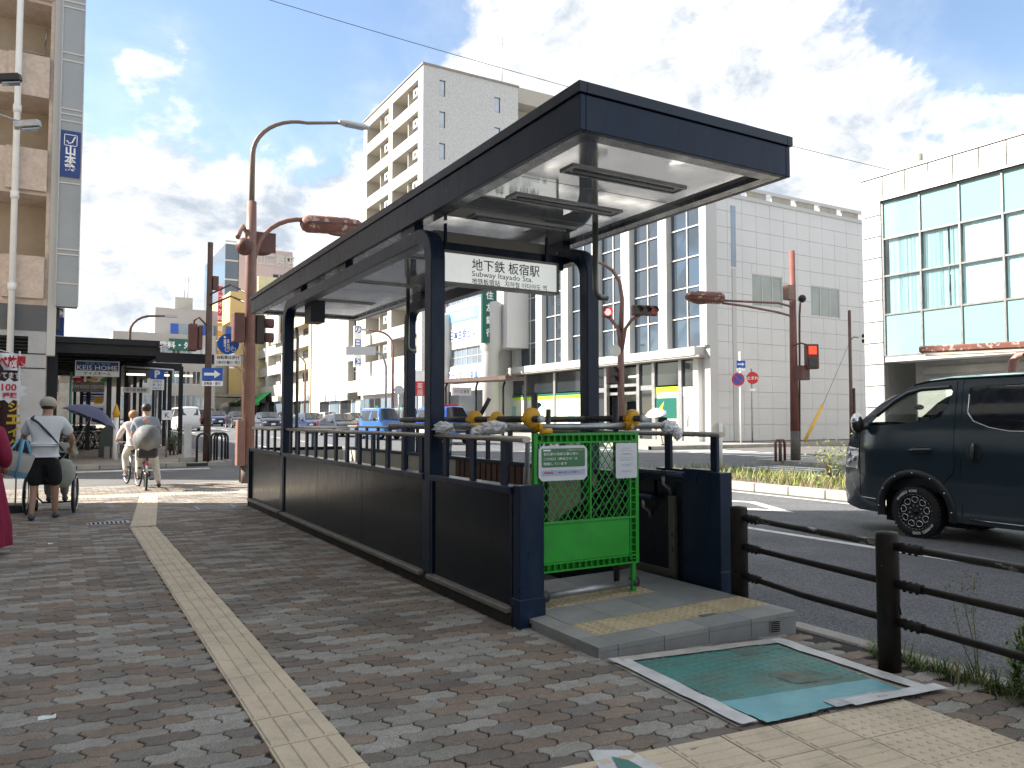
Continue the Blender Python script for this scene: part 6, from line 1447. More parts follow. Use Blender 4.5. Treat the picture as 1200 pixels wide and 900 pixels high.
def signal(parent, c, w, h, d, lens, axis='h', face=None):
    """signal head facing the viewer's side of the road (-Y, slightly -X)"""
    n = Vector((-.25, -1, 0)).normalized(); x = Vector((1, -.25, 0)).normalized(); R2 = Matrix(((x.x, n.x, 0), (x.y, n.y, 0), (0, 0, 1)))
    hb = part('signal_head', MB().cbox(c, (w, d, h), R2), M_RUSTD, parent, bevel=.03); k = len(lens)
    for i, l in enumerate(lens):
        o = x * ((i + .5) / k - .5) * w if axis == 'h' else Vector((0, 0, (.5 - (i + .5) / k) * h)); r = .4 * (min(w / k, h) if axis == 'h' else min(w, h / k)); q = c + o + n * (d / 2 + .012)
        m = MB(); disc(m, q, r, n, 16); part('lens', m, l, hb)
        m = MB(); R3 = n.to_track_quat('Z', 'Y').to_matrix().to_4x4(); m.M = Matrix.Translation(q) @ R3
        pts = [(r * 1.12 * cos(a), r * 1.12 * sin(a), z) for z in (0, r * 1.1) for a in [pi * .1 * j - .35 for j in range(12)]]
        pts = [(x_, y_, z_) for x_, y_, z_ in pts]; m.add(pts, [(j, j + 1, 13 + j, 12 + j) for j in range(11)]); part('visor', m, M_BLACK, hb)
    return hb
signal(sp, SP(711, 366), .30, .38, .2, [M_REDL]); signal(sp, SP(755, 364), .92, .36, .22, [M_DKLENS, M_DKLENS, mat('dim_red_lens', (.35, .03, .03), .3)]); signal(sp, SP(689, 367), .5, .36, .22, [M_DKLENS])
signal(sp, SP(717, 440), .34, .62, .26, [M_DKLENS, M_DKLENS], 'v'); m = MB(); disc(m, SP(721, 411, -.2), .21, (-.3, -1, 0)); part('mirror_disc', m, mat('cream_disc', (.6, .6, .52)), sp)

# ---- red brown pole on the corner across the avenue
RPX, RPY = 22.03, 18.3; DR = (Vector((RPX, RPY, CAMH)) - _C).dot(_F); RP = lambda u, v, dd=0: PD(u, v, DR + dd)
rp = thing('lamp_post', 'red brown lamp and signal pole on the opposite corner with a peeling lamp hood', 'lamp post', (RPX, RPY, 0))
part('pole', MB().tube([(RPX, RPY, .0), (RPX, RPY, RP(932, 505).z)], [.155, .15], 14), mat('grey_brown_base', (.10, .085, .075)), rp)
part('pole', MB().tube([(RPX, RPY, RP(932, 505).z), (RPX, RPY, RP(928, 292).z)], [.15, .10], 14), mat('deep_red_brown_pole_paint', (.20, .075, .06), .5, 0, .15, 2), rp)
for v1, v2 in ((357, 352), (368, 355)): part('lamp_arm', MB().tube([RP(926, v1 + 2), RP(912, v1 - 2), RP(875, lerp(v1, v2, .7)), RP(846, v2)], .04, 8), M_RUST, rp)
big_luminaire(rp, RP(849, 350), RP(803, 347), .3, .2, M_PEEL)
part('junction_box', MB().cbox(RP(924, 343, -.2), (.28, .25, .5)), M_RUST, rp); part('conduit', MB().tube([RP(937, 540), RP(937, 370), RP(938, 352), RP(941, 350)], .035, 8), M_RUSTD, rp)
m = MB(); m.ball(RP(940, 350), (.14, .14, .14), 10, 8); part('camera_dome', m, M_BLACK, rp); part('signal_arm', MB().tube([RP(929, 405), RP(938, 402), RP(946, 404)], .03, 8), M_RUSTD, rp)
M_ORL = mat('lit_orange_red_lens', (.7, .08, .03), .3, 0, 0, emit=(1, .05, .02), es=.2)
hb = part('signal_head', MB().cbox(RP(951, 418, -.1), (.42, .3, .86), Matrix.Rotation(-.5, 3, 'Z')), M_RUSTD, rp, bevel=.03)
nv = Vector((-.55, -.85, 0)).normalized()
for v, l in ((411, M_ORL), (425, M_DKLENS)): m = MB(); m.M = None; q = RP(950, v, -.1) + nv * .2; part('lens', MB().cbox(q, (.26, .03, .28), Matrix.Rotation(-.55, 3, 'Z')), l, hb)
part('timer_box', MB().cbox(RP(940, 437, -.1), (.42, .3, .5)), M_RUSTD, rp)
# second, nearer peeling lamp arm reaching in over the van
la_ = thing('lamp_post', 'peeling red and white lamp arm reaching in over the van from the right', 'lamp post', tuple(PD(1187, 520, 19.5)))
a, b = PD(1078, 410, 19.8), PD(1226, 403, 18.2); q = MB(); d = (b - a); R2 = d.to_track_quat('X', 'Z').to_matrix(); q.cbox((a + b) / 2, (d.length, .34, .17), R2); part('lamp_hood', q, M_PEEL, la_, bevel=.03); q = MB(); q.cbox((a + b) / 2 + Vector((0, 0, -.12)), (d.length * .9, .26, .08), R2); part('lens', q, M_CREAM, la_)
base = PD(1185, 470, 19.0); part('post', MB().tube([(base.x, base.y, 0), PD(1186, 440, 19.0), PD(1187, 424, 19.0), PD(1194, 416, 19.0), PD(1215, 412, 18.5)], .10, 10), M_RUST, la_)

# ---- small signs by the bank wall
for (u, kind, lab) in ((868, 'a', 'blue arrow sign above a red ringed no parking disc on a white post'), (881.5, 'b', 'red disc sign with a small plate on a grey post by the bank wall')):
    y = 30.0; t = thing('road_sign', lab, 'sign', (PY(u, 500, y).x, y, gz(y) + .03)); x = PY(u, 500, y).x; z = lambda v: PY(u, v, y).z
    part('post', MB().cyl((x, y, gz(y)), (x, y, z(412 if kind == 'a' else 432)), .045, 10), M_WHITE if kind == 'a' else M_STEEL, t)
    N_ = Vector((-.5, -1, 0)).normalized(); XX = Vector((1, -.5, 0)).normalized(); RR = Matrix(((XX.x, N_.x, 0), (XX.y, N_.y, 0), (0, 0, 1)))
    if kind == 'a':
        c = Vector((x, y - .08, z(427))); bb = part('arrow_board', MB().cbox(c, (.48, .02, .4), RR), M_BLUEP, t); arrow(bb, c, XX, N_, .4, M_TXTW)
        c = Vector((x, y - .08, z(433.5))); part('plate', MB().cbox(c, (.46, .02, .16), RR), M_SIGNW, t)
        c = PY(865, 444.5, y - .08); m = MB(); disc(m, c, .36, N_); dd_ = part('red_ring', m, M_REDP, t); m = MB(); disc(m, c + N_ * .006, .27, N_); part('blue_disc', m, M_BLUEP, dd_); m = MB(); m.cbox(c + N_ * .01, (.62, .008, .07), RR @ Matrix.Rotation(pi / 4, 3, 'Y')); part('red_bar', m, M_REDP, dd_)
    else:
        c = Vector((x, y - .08, z(443))); m = MB(); disc(m, c, .34, N_); dd_ = part('red_disc', m, M_REDP, t); text('止まれ', dd_, M_TXTW, c + N_ * .002, XX, EZ, height=.2, bold=.02); part('plate', MB().cbox((x, y - .08, z(457)), (.3, .02, .14), RR), M_SIGNW, t)
# dark pole with cameras, guy wire with yellow guard
y = 29.2; x = PY(998, 500, y).x; t = thing('camera_pole', 'slim dark pole with two cameras beside the teal office building', 'pole', (x, y, gz(y))); z = lambda v: PY(998, v, y).z
part('pole', MB().tube([(x, y, gz(y)), (x, y, z(462)), (x, y, z(364))], [.14, .10, .09], 10), M_BRPOLE, t); part('sleeve', MB().cyl((x + .12, y - .1, gz(y)), (x + .12, y - .1, z(455)), .09, 8), M_BLACK, t)
for v in (393, 399): part('camera', MB().cbox((PY(1012, v, y).x, y - .2, z(v)), (.55, .25, .2)), M_BLACK, t)
part('camera_arm', MB().tube([(x, y, z(400)), (x + .2, y - .1, z(395)), (x + .5, y - .2, z(396))], .03, 6), M_BLACK, t)
a, b = PY(943, 517, 29.6), PY(964, 475, 29.4); t = thing('guy_wire', 'leaning guy wire with a yellow guard tube in front of the bank wall', 'guy wire', tuple(a)); part('guard_tube', MB().cyl(a, b, .085, 10), mat('guard_yellow', (.70, .42, .05), .5, 0, .1), t); part('wire', MB().cyl(b, PY(997, 398, 29.2), .012, 5), M_DARKPIPE, t)
for i, u in enumerate((912, 917)):
    p = GZ(u, 540, .02); m = MB(); m.tube([(p.x - .12, p.y, 0), (p.x - .12, p.y, .62), (p.x - .06, p.y, .72), (p.x + .06, p.y, .72), (p.x + .12, p.y, .62), (p.x + .12, p.y, 0)], .045, 8); solo('hoop_barrier', m, M_RUSTD, ['dark hoop beside the opposite red brown pole, left of the pair', 'dark hoop beside the opposite red brown pole, right of the pair'][i], 'hoop', (p.x, p.y, .02), 'hoops on the opposite corner')
# cables across the sky
a, m_, b = PD(180, -42, 40), PD(665, 103, 46), PD(1150, 224, 52)
pts = []
for i in range(25): q = i / 24; p = a.lerp(b, q); p.z -= .9 * 4 * q * (1 - q) * .6; pts.append(p)
solo('overhead_cable', MB().tube(pts, .018, 5), M_BLACK, 'thin overhead cable crossing the sky above the apartment tower and roof', 'cable', tuple(a))
# ---- more lamp posts down the avenue (curved, brown)
def far_lamp(u, v0, v1, d, reach, lab, m_=M_RUST, g='lamp posts along the far side of the avenue'):
    p = PD(u, v0, d); zt = PD(u, v1, d).z; zb = gz(p.y); t = thing('lamp_post', lab, 'lamp post', (p.x, p.y, zb), g)
    pts = [(p.x, p.y, zb), (p.x, p.y, zt - 1.1)] + [(p.x + reach * .55 * (1 - cos(a * pi / 12)), p.y, zt - 1.1 + 1.0 * sin(a * pi / 12)) for a in range(1, 7)] + [(p.x + reach * .9, p.y, zt - .05)]
    part('pole', MB().tube(pts, [.12, .08] + [.07] * 6 + [.05], 8), m_, t); part('lamp_head', MB().cbox((p.x + reach, p.y, zt - .05), (abs(reach) * .3, .25, .14)), M_ALU, t)
far_lamp(460, 500, 387, 55, -2.2, 'slim pink brown street lamp by the white shop fascia under the tower', M_RUST)
far_lamp(357, 500, 415, 80, -2.4, 'slim street lamp in front of the beige apartment block', M_RUST)
far_lamp(283, 500, 428, 95, -2.6, 'slim street lamp near the yellow shop building', M_RUST)
far_lamp(150.5, 470, 366, 45, 2.2, 'dark curved street lamp rising behind the arcade roof', M_BRPOLE)
t = thing('street_sign', 'grey post carrying a white name board in front of the tower', 'sign', tuple(PD(452, 505, 50))); p = PD(452, 505, 50)
part('post', MB().tube([(p.x, p.y, gz(p.y)), (p.x, p.y, PD(452, 430, 50).z), PD(449, 416, 50), PD(438, 412, 50), PD(410, 411, 50)], .08, 8), M_STEEL, t); bb = part('name_board', MB().cbox(PD(423, 411, 49.9), (1.9, .06, .55), Matrix.Rotation(-.5, 3, 'Z')), M_PANELG, t)
t = thing('road_sign', 'round grey sign back on a post in front of the shops', 'sign', tuple(PD(467.5, 505, 48))); p = PD(467.5, 505, 48); part('post', MB().cyl((p.x, p.y, gz(p.y)), PD(467.5, 452, 48), .05, 8), M_STEEL, t); m = MB(); disc(m, PD(467.5, 457, 47.9), .3, (-.4, -1, 0)); part('disc', m, M_PANELG, t)
t = thing('hanging_sign', 'red and white vertical shop sign beside the tower shops', 'sign', tuple(PD(492, 440, 56))); p = PD(492, 452, 56); sb = part('sign_box', MB().box(p.x - .45, p.x + .45, p.y, p.y + .25, PD(492, 464, 56).z, PD(492, 447, 56).z), M_REDP, t); part('top_panel', MB().box(p.x - .45, p.x + .45, p.y, p.y + .25, PD(492, 446.5, 56).z, PD(492, 434, 56).z), M_SIGNW, t)
for i, ch in enumerate('薬局'): text(ch, sb, M_TXTW, (p.x, p.y, PD(492, 452 + i * 8, 56).z), EX, EZ, height=.42)
# ---- bus shelter across the avenue
p0, p1 = PD(516, 448, 44), PD(604, 447, 40)
bs = thing('bus_shelter', 'slim bus shelter with a flat brown roof on the far pavement', 'shelter', (p0.x, p0.y, gz(p0.y)))
d = (p1 - p0); R2 = Matrix.Rotation(atan2(d.y, d.x), 3, 'Z'); part('roof', MB().cbox((p0 + p1) / 2 + Vector((0, 0, .1)), (d.length, 1.5, .2), R2), M_BRPOLE, bs)
for q in (.08, .5, .85): c = p0.lerp(p1, q); part('post', MB().tube([(c.x, c.y, gz(c.y)), (c.x, c.y, c.z - .3), (c.x + .1, c.y, c.z)], .06, 8), M_BLACK, bs)
c = p0.lerp(p1, .3); bb = part('info_board', MB().box(c.x - .6, c.x + .6, c.y - .05, c.y, c.z - .75, c.z - .3), M_SIGNW, bs); text('のりば 板宿', bb, M_INK, (c.x, c.y - .05, c.z - .52), EX, EZ, height=.2, width=.9)
# ================================================================== VEHICLES
def cdt_panel(outline, holes, step, fn, flip=False):
    """flat outline with holes, filled with a fine mesh and mapped to the body side by fn(s, z) -> point"""
    pts = []; edges = []
    def ring(r):
        b = len(pts); n = len(r); pts.extend(Vector(p) for p in r); edges.extend((b + i, b + (i + 1) % n) for i in range(n))
    def dens(r, mx):
        o = []
        for i in range(len(r)):
            a, b = Vector(r[i]), Vector(r[(i + 1) % len(r)]); k = max(1, int((b - a).length / mx)); o += [tuple(a.lerp(b, j / k)) for j in range(k)]
        return o
    ring(dens(outline, step * 1.3))
    for h in holes: ring(dens(h, step * 1.3))
    xs = [p[0] for p in outline]; zs = [p[1] for p in outline]
    def inside(p, r):
        c = False; j = len(r) - 1
        for i in range(len(r)):
            if (r[i][1] > p[1]) != (r[j][1] > p[1]) and p[0] < (r[j][0] - r[i][0]) * (p[1] - r[i][1]) / (r[j][1] - r[i][1]) + r[i][0]: c = not c
            j = i
        return c
    x = min(xs) + step / 2
    while x < max(xs):
        z = min(zs) + step / 2
        while z < max(zs):
            if inside((x, z), outline) and not any(inside((x, z), h) for h in holes): pts.append(Vector((x, z)))
            z += step
        x += step
    v, e, f, *_ = mgeo.delaunay_2d_cdt(pts, edges, [], 0, 1e-5)
    fs = []
    for t in f:
        c = sum((v[i] for i in t), Vector((0, 0))) / len(t)
        if inside(c, outline) and not any(inside(c, h) for h in holes): fs.append(tuple(t[::-1]) if flip else tuple(t))
    mb = MB(); mb.add([fn(p.x, p.y) for p in v], fs, True); return mb
M_VAN = mat('dark_green_black_van_paint', (.025, .043, .055), .16, .2, .06, 1.5, coat=.9, rvar=.02)
M_CHROME = mat('chrome_trim', (.6, .6, .6), .12, 1, 0)
def wheel(parent, c, r, w, side, rim_m, fancy=False, letters=False):
    """c = centre of the outer face, side = +-1 along X where the outer face looks"""
    MX = Matrix.Translation(c) @ Matrix.Rotation(pi / 2 * side, 4, 'Y')
    m = MB(); m.M = MX; m.lathe([(r * .66, -w), (r * .94, -w), (r, -w * .85), (r, -w * .15), (r * .965, -.012), (r * .93, .0), (r * .80, .006), (r * .70, .0), (r * .675, -.02)], 36); wh = part('wheel', m, M_TYRE, parent)
    m = MB(); m.M = MX
    if fancy:
        for k in range(44):
            a = 2 * pi * k / 44; m.cbox((r * .985 * cos(a), r * .985 * sin(a), -w * .22), (.022, .028, w * .36), Matrix.Rotation(a, 3, 'Z'))
        part('tread_block', m, M_TYRE, wh)['kind'] = 'stuff'
    m = MB(); m.M = MX; m.lathe([(0, -.035), (r * .2, -.03), (r * .60, -.05), (r * .655, -.01), (r * .675, .002), (r * .69, -.004), (r * .69, -.03)], 36); rm = part('rim', m, rim_m, wh)
    if fancy:
        for k in range(9):
            a = 2 * pi * k / 9; m = MB(); m.M = MX @ Matrix.Rotation(a, 4, 'Z'); f = []
            for q in range(14): b = 2 * pi * q / 14; f.append((r * .47 + .075 * r * 1.5 * cos(b), .062 * r * 1.65 * sin(b) * (1.25 - .35 * cos(b) * -1)))
            path = [(x, y, -.006) for x, y in f] + [(f[0][0], f[0][1], -.006)]; m.tube(path, .0065, 5); part('rim_pocket', m, M_CHROME, rm)
            m = MB(); m.M = MX; a += pi / 9; m.cyl((r * .25 * cos(a), r * .25 * sin(a), -.03), (r * .25 * cos(a), r * .25 * sin(a), -.012), .012, 8); part('wheel_nut', m, M_CHROME, rm)
        m = MB(); m.M = MX
        for k in range(60): a0 = 2 * pi * k / 60; m.tube([(r * .672 * cos(a0 + q * .0524), r * .672 * sin(a0 + q * .0524), .003) for q in (0, 1, 2)], .004, 4, False) if k % 2 == 0 else None
        part('rim_ring', m, M_CHROME, rm)
    m = MB(); m.M = MX; m.lathe([(0, -.008), (.035, -.01), (.04, -.035)][::-1], 12); part('hub_cap', m, rim_m, rm)
    if letters:
        m = MB(); m.M = MX
        for a0, tx in ((radians(30), 'OPEN COUNTRY'), (radians(210), 'OPEN COUNTRY')):
            n = len(tx)
            for i, ch in enumerate(tx):
                if ch == ' ': continue
                a = a0 + (i - n / 2) * .10; rr = r * .815; h = r * .045
                for dx in ((-.5, .5) if ch in 'ONUMRAP' else (-.4,)):
                    m.cbox((rr * cos(a) - sin(a) * dx * h, rr * sin(a) + cos(a) * dx * h, .0055), (h * 2.0, h * .42, .003), Matrix.Rotation(a, 3, 'Z'))
                for dz in ((-.9, .9) if ch in 'OCEU' else (.0,)): m.cbox(((rr + dz * h) * cos(a), (rr + dz * h) * sin(a), .0055), (h * .4, h * 1.3, .003), Matrix.Rotation(a, 3, 'Z'))
        part('tyre_lettering', m, M_TXTW, wh)['kind'] = 'stuff'
    return wh
VX, VZ, VW = 9.66, -.12, 1.70; VF = 7.29
van = thing('van', 'dark green black delivery van with white lettered tyres on the near lane', 'van', (VX + .85, VF - 2.3, VZ))
def voff(s, z):
    o = .028 * ((.85 - z) / .55) ** 2 if z < .85 else (.0 if z < 1.15 else .17 * ((z - 1.15) / .95) ** 1.7)
    if s < .65: o += .17 * ((.65 - s) / .65) ** 2.4
    if s > 4.45: o += .10 * ((s - 4.45) / .25) ** 2
    o -= .012 * math.exp(-((z - 1.12) / .03) ** 2)
    return o
def vl(s, z, d=0.0): return (VX + voff(s, z) - d, VF - s, VZ + z)
def vr(s, z, d=0.0): return (VX + VW - voff(s, z) + d, VF - s, VZ + z)
def arch(c, r, zb, n=14):
    a0 = math.asin(max(-1, min(1, (zb - .345) / r))); return [(c + r * cos(pi - a0 - (pi - 2 * a0) * i / n), .345 + r * sin(pi - a0 - (pi - 2 * a0) * i / n)) for i in range(n + 1)]
W1, W2_ = 1.15, 3.71
outl = [(.03, .34), (.3, .29)] + arch(W1, .475, .28) + [(1.68, .255), (3.15, .255)] + arch(W2_, .475, .28) + [(4.3, .30), (4.66, .36), (4.69, .7), (4.68, 1.15), (4.62, 1.8), (4.52, 2.0), (4.3, 2.055), (2.6, 2.085), (1.55, 2.075), (1.28, 2.045), (1.06, 1.985), (.62, 1.735), (.26, 1.44), (.16, 1.28), (.085, 1.12), (.045, .92), (.02, .72), (.0, .52)]
FWIN = [(.50, 1.455), (.60, 1.56), (.84, 1.765), (1.02, 1.87), (1.2, 1.915), (1.60, 1.935), (1.635, 1.90), (1.60, 1.76), (1.50, 1.575), (1.40, 1.545), (1.0, 1.49)]
RWIN = [(1.84, 1.93), (1.90, 1.96), (2.85, 1.97), (2.85, 1.40), (2.35, 1.40), (2.12, 1.44), (1.92, 1.52), (1.845, 1.62)]
RWIN2 = [(2.98, 1.97), (4.25, 1.95), (4.36, 1.88), (4.38, 1.50), (4.28, 1.42), (2.98, 1.40)]
part('body_side', cdt_panel(outl, [FWIN, RWIN, RWIN2], .085, vl), M_VAN, van)
part('body_side', cdt_panel(outl, [FWIN, RWIN, RWIN2], .12, vr, True), M_VAN, van)
M_VGL = tinted_glass('van_front_glass', (.80, .86, .82), .10); M_VGD = mat('privacy_glass', (.008, .009, .011), .05, 0, 0, spec=.9, coat=.5)
part('front_side_glass', cdt_panel(FWIN, [], .12, lambda s, z: vl(s, z, -.012)), M_VGL, van); part('front_side_glass', cdt_panel(FWIN, [], .12, lambda s, z: vr(s, z, -.012), True), M_VGL, van)
for w_ in (RWIN, RWIN2): part('rear_side_glass', cdt_panel(w_, [], .12, lambda s, z: vl(s, z, -.006)), M_VGD, van); part('rear_side_glass', cdt_panel(w_, [], .12, lambda s, z: vr(s, z, -.006), True), M_VGD, van)
# strip over nose, screen, roof and tail, linking the two sides
idx = [i for i, p in enumerate(outl)]; k0 = outl.index((4.66, .36)); chain = list(reversed(outl[k0:])) + [(.03, .34)]
chain = [(.03, .34)] + list(reversed(outl[k0:]))
def rib(p, q0, q1, n=12):
    s, z = p; t = Vector((q1[0] - q0[0], q1[1] - q0[1])).normalized(); nrm = Vector((-t.y, t.x)); r = []
    for i in range(n + 1):
        a = i / n; c = 4 * a * (1 - a); bul = .10 * (c ** .5) if s < .9 else (.045 * c ** .45)
        xl, xr = vl(s, z)[0], vr(s, z)[0]; r.append((lerp(xl, xr, a), VF - (s + nrm.x * bul), VZ + z + nrm.y * bul))
    return r
ribs = []
cc = []
for a, b in zip(chain, chain[1:]): cc += [(lerp(a[0], b[0], j / 3), lerp(a[1], b[1], j / 3)) for j in range(3)]
cc.append(chain[-1])
for i, p in enumerate(cc): ribs.append(rib(p, cc[max(0, i - 1)], cc[min(len(cc) - 1, i + 1)]))
def strip(i0, i1, m_, name, j0=0, j1=12, push=0):
    mb = MB(); n = 13; pts = [q for r in ribs[i0:i1 + 1] for q in r]
    mb.add(pts, [(i * n + j, i * n + j + 1, (i + 1) * n + j + 1, (i + 1) * n + j) for i in range(i1 - i0) for j in range(j0, j1)], True); return part(name, mb, m_, van)
iA = next(i for i, p in enumerate(cc) if abs(p[0] - .26) < 1e-6 and abs(p[1] - 1.44) < 1e-6); iB = next(i for i, p in enumerate(cc) if abs(p[0] - 1.06) < 1e-6)
strip(0, iA, M_VAN, 'nose'); strip(iA, iB, M_VGL, 'windscreen', 1, 11); strip(iA, iB, M_VAN, 'screen_pillar', 0, 1); strip(iA, iB, M_VAN, 'screen_pillar', 11, 12); strip(iB, len(cc) - 1, M_VAN, 'roof')
# floor, cabin lining, seats
part('underbody', MB().box(VX + .25, VX + VW - .25, VF - 4.5, VF - .45, VZ + .22, VZ + .32), M_BLACK, van); part('cargo_bulkhead', MB().box(VX + .2, VX + VW - .2, VF - 4.4, VF - 1.95, VZ + .4, VZ + 1.92), M_BLACK, van)
part('door_lining', MB().box(VX + .10, VX + .16, VF - 1.7, VF - .5, VZ + .6, VZ + 1.40), M_BLACK, van); part('door_lining', MB().box(VX + VW - .16, VX + VW - .10, VF - 1.7, VF - .5, VZ + .6, VZ + 1.40), M_BLACK, van); part('dashboard', MB().box(VX + .2, VX + VW - .2, VF - .72, VF - .42, VZ + .9, VZ + 1.43), M_BLACK, van, bevel=.03)
for x in (VX + .22, VX + 1.05):
    st = part('seat', MB().box(x, x + .44, VF - 1.85, VF - 1.66, VZ + .7, VZ + 1.42), M_BLACK, van, bevel=.05); part('headrest', MB().box(x + .1, x + .34, VF - 1.83, VF - 1.72, VZ + 1.46, VZ + 1.68), M_BLACK, st, bevel=.04)
m = MB(); m.M = Matrix.Translation((VX + 1.25, VF - 1.0, VZ + 1.36)) @ Matrix.Rotation(-1.0, 4, 'X'); m.tube([(.19 * cos(a * pi / 10), .19 * sin(a * pi / 10), 0) for a in range(21)], .014, 6); part('steering_wheel', m, M_BLACK, van)
part('screen_device', MB().box(VX + .75, VX + .95, VF - .8, VF - .76, VZ + 1.44, VZ + 1.58), M_BLACK, van)
def onside(name, pts, r, m_, d=.003, n=5): return part(name, MB().tube([vl(s, z, d) for s, z in pts], r, n), m_, van)
M_SEAM = mat('panel_gap', (.002, .002, .002), .9, 0, 0)
for z_ in (0,):
    onside('panel_gap', [(1.68, 2.03)] + [(1.69, z) for z in (1.8, 1.5, 1.2, .95)] + [(1.66, .86), (1.55, .74), (1.50, .66)], .0045, M_SEAM)
    onside('panel_gap', [(.36, 1.40), (.345, 1.2), (.345, .9), (.345, .5)], .0045, M_SEAM); onside('panel_gap', [(1.76, 2.03), (1.77, 1.6), (1.77, 1.0), (1.77, .35)], .0045, M_SEAM); onside('panel_gap', [(2.93, 2.0), (2.93, 1.0), (2.93, .32)], .0045, M_SEAM)
onside('roof_gutter', [(1.1, 2.0), (1.3, 2.04), (1.6, 2.062), (3, 2.07), (4.3, 2.04)], .012, M_SEAM)
onside('window_trim', [(1.848, 1.86), (1.848, 1.64), (1.92, 1.525), (2.12, 1.445), (2.35, 1.405), (2.85, 1.405)], .0065, M_CHROME, .004)
onside('window_visor', [(.62, 1.60), (.86, 1.79), (1.04, 1.895), (1.22, 1.94), (1.60, 1.955)], .028, M_VGD, .012, 8)
onside('sill_trim', [(1.85, .315), (2.95, .30)], .008, M_CHROME, .004); onside('bumper_trim', [(.37, .47), (.60, .455)], .009, M_CHROME, .004)
hp = MB(); hp.tube([vl(1.12, 1.145, .022), vl(1.2, 1.15, .034), vl(1.33, 1.155, .034), vl(1.41, 1.16, .022)], .017, 8); part('door_handle', hp, M_VAN, van)
hr = MB(); c = Vector(vl(1.27, 1.15, .003)); hr.ball(c, (.006, .16, .055), 14, 8); part('handle_recess', hr, M_BLACK, van)
hr = MB(); hr.ball(Vector(vl(1.94, 1.14, .003)), (.008, .10, .12), 16, 10); hc = part('handle_recess', hr, M_BLACK, van); part('slide_handle', MB().tube([vl(1.94, 1.05, .02), vl(1.94, 1.10, .04), vl(1.94, 1.2, .04), vl(1.94, 1.25, .02)], .02, 8), M_VAN, hc)
hl = MB(); HLP = [(.055, .87), (.30, .85), (.325, 1.0), (.34, 1.14), (.115, 1.165), (.075, 1.05)]
part('headlight', cdt_panel(HLP, [], .05, lambda s, z: vl(s, z, .006)), mat('headlight_glass', (.55, .57, .58), .06, .5, .1, 12, coat=.8), van)
for s_, z_ in ((.16, 1.06), (.16, .95), (.26, 1.0)): part('headlight_bulb', MB().ball(vl(s_, z_, .008), (.012, .05, .045), 12, 8), M_CHROME, van)
part('headlight', cdt_panel(HLP, [], .06, lambda s, z: vr(s, z, .006), True), mat('headlight_glass', (.55, .57, .58)), van)
part('grille', MB().box(VX + .5, VX + VW - .5, VF + .035, VF + .08, VZ + .88, VZ + 1.08), M_CHROME, van, bevel=.02); part('number_plate', MB().box(VX + .68, VX + 1.02, VF + .09, VF + .105, VZ + .5, VZ + .67), M_SIGNW, van)
# arch flare with screws
for c in (W1, W2_):
    m = MB(); n = 20; pts = []
    for i in range(n + 1):
        a = pi * 1.06 - (pi * 1.12) * i / n
        for rr, d in ((.455, -.05), (.462, .035), (.535, .028), (.545, -.004)): pts.append(vl(c + rr * cos(a), .345 + rr * sin(a), d))
    m.add(pts, [(i * 4 + k, (i + 1) * 4 + k, (i + 1) * 4 + k + 1, i * 4 + k + 1) for i in range(n) for k in range(3)], True); fl = part('arch_flare', m, M_BLACK, van)
    for i in range(7): a = pi * .98 - pi * .96 * i / 6; part('screw', MB().ball(vl(c + .50 * cos(a), .345 + .50 * sin(a), .034), .012, 8, 6), M_CHROME, fl)
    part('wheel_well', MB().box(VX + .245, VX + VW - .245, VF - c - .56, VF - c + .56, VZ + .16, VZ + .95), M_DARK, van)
    wheel(van, (VX + .015, VF - c, VZ + .337), .337, .22, -1, mat('black_alloy', (.012, .012, .013), .25, .5, 0), True, True); wheel(van, (VX + VW - .015, VF - c, VZ + .337), .337, .22, 1, mat('black_alloy', (.012, .012, .013)))
mm = MB(); mc = Vector(vl(.42, 1.50, .17)); mm.ball(mc, (.10, .07, .135), 14, 10); mr_ = part('mirror', mm, M_CHROME, van); part('mirror_arm', MB().tube([vl(.5, 1.44, 0), vl(.45, 1.42, .09), tuple(mc + Vector((0, 0, -.06)))], .028, 8), M_BLACK, mr_); part('mirror_case', MB().ball(mc + Vector((0, -.02, -.035)), (.102, .06, .11), 12, 8), M_BLACK, mr_)
m = MB(); m.ball((VX + .85, VF - .72, VZ + 1.72), (.12, .02, .04), 10, 6); part('rear_view_mirror', m, M_BLACK, van)

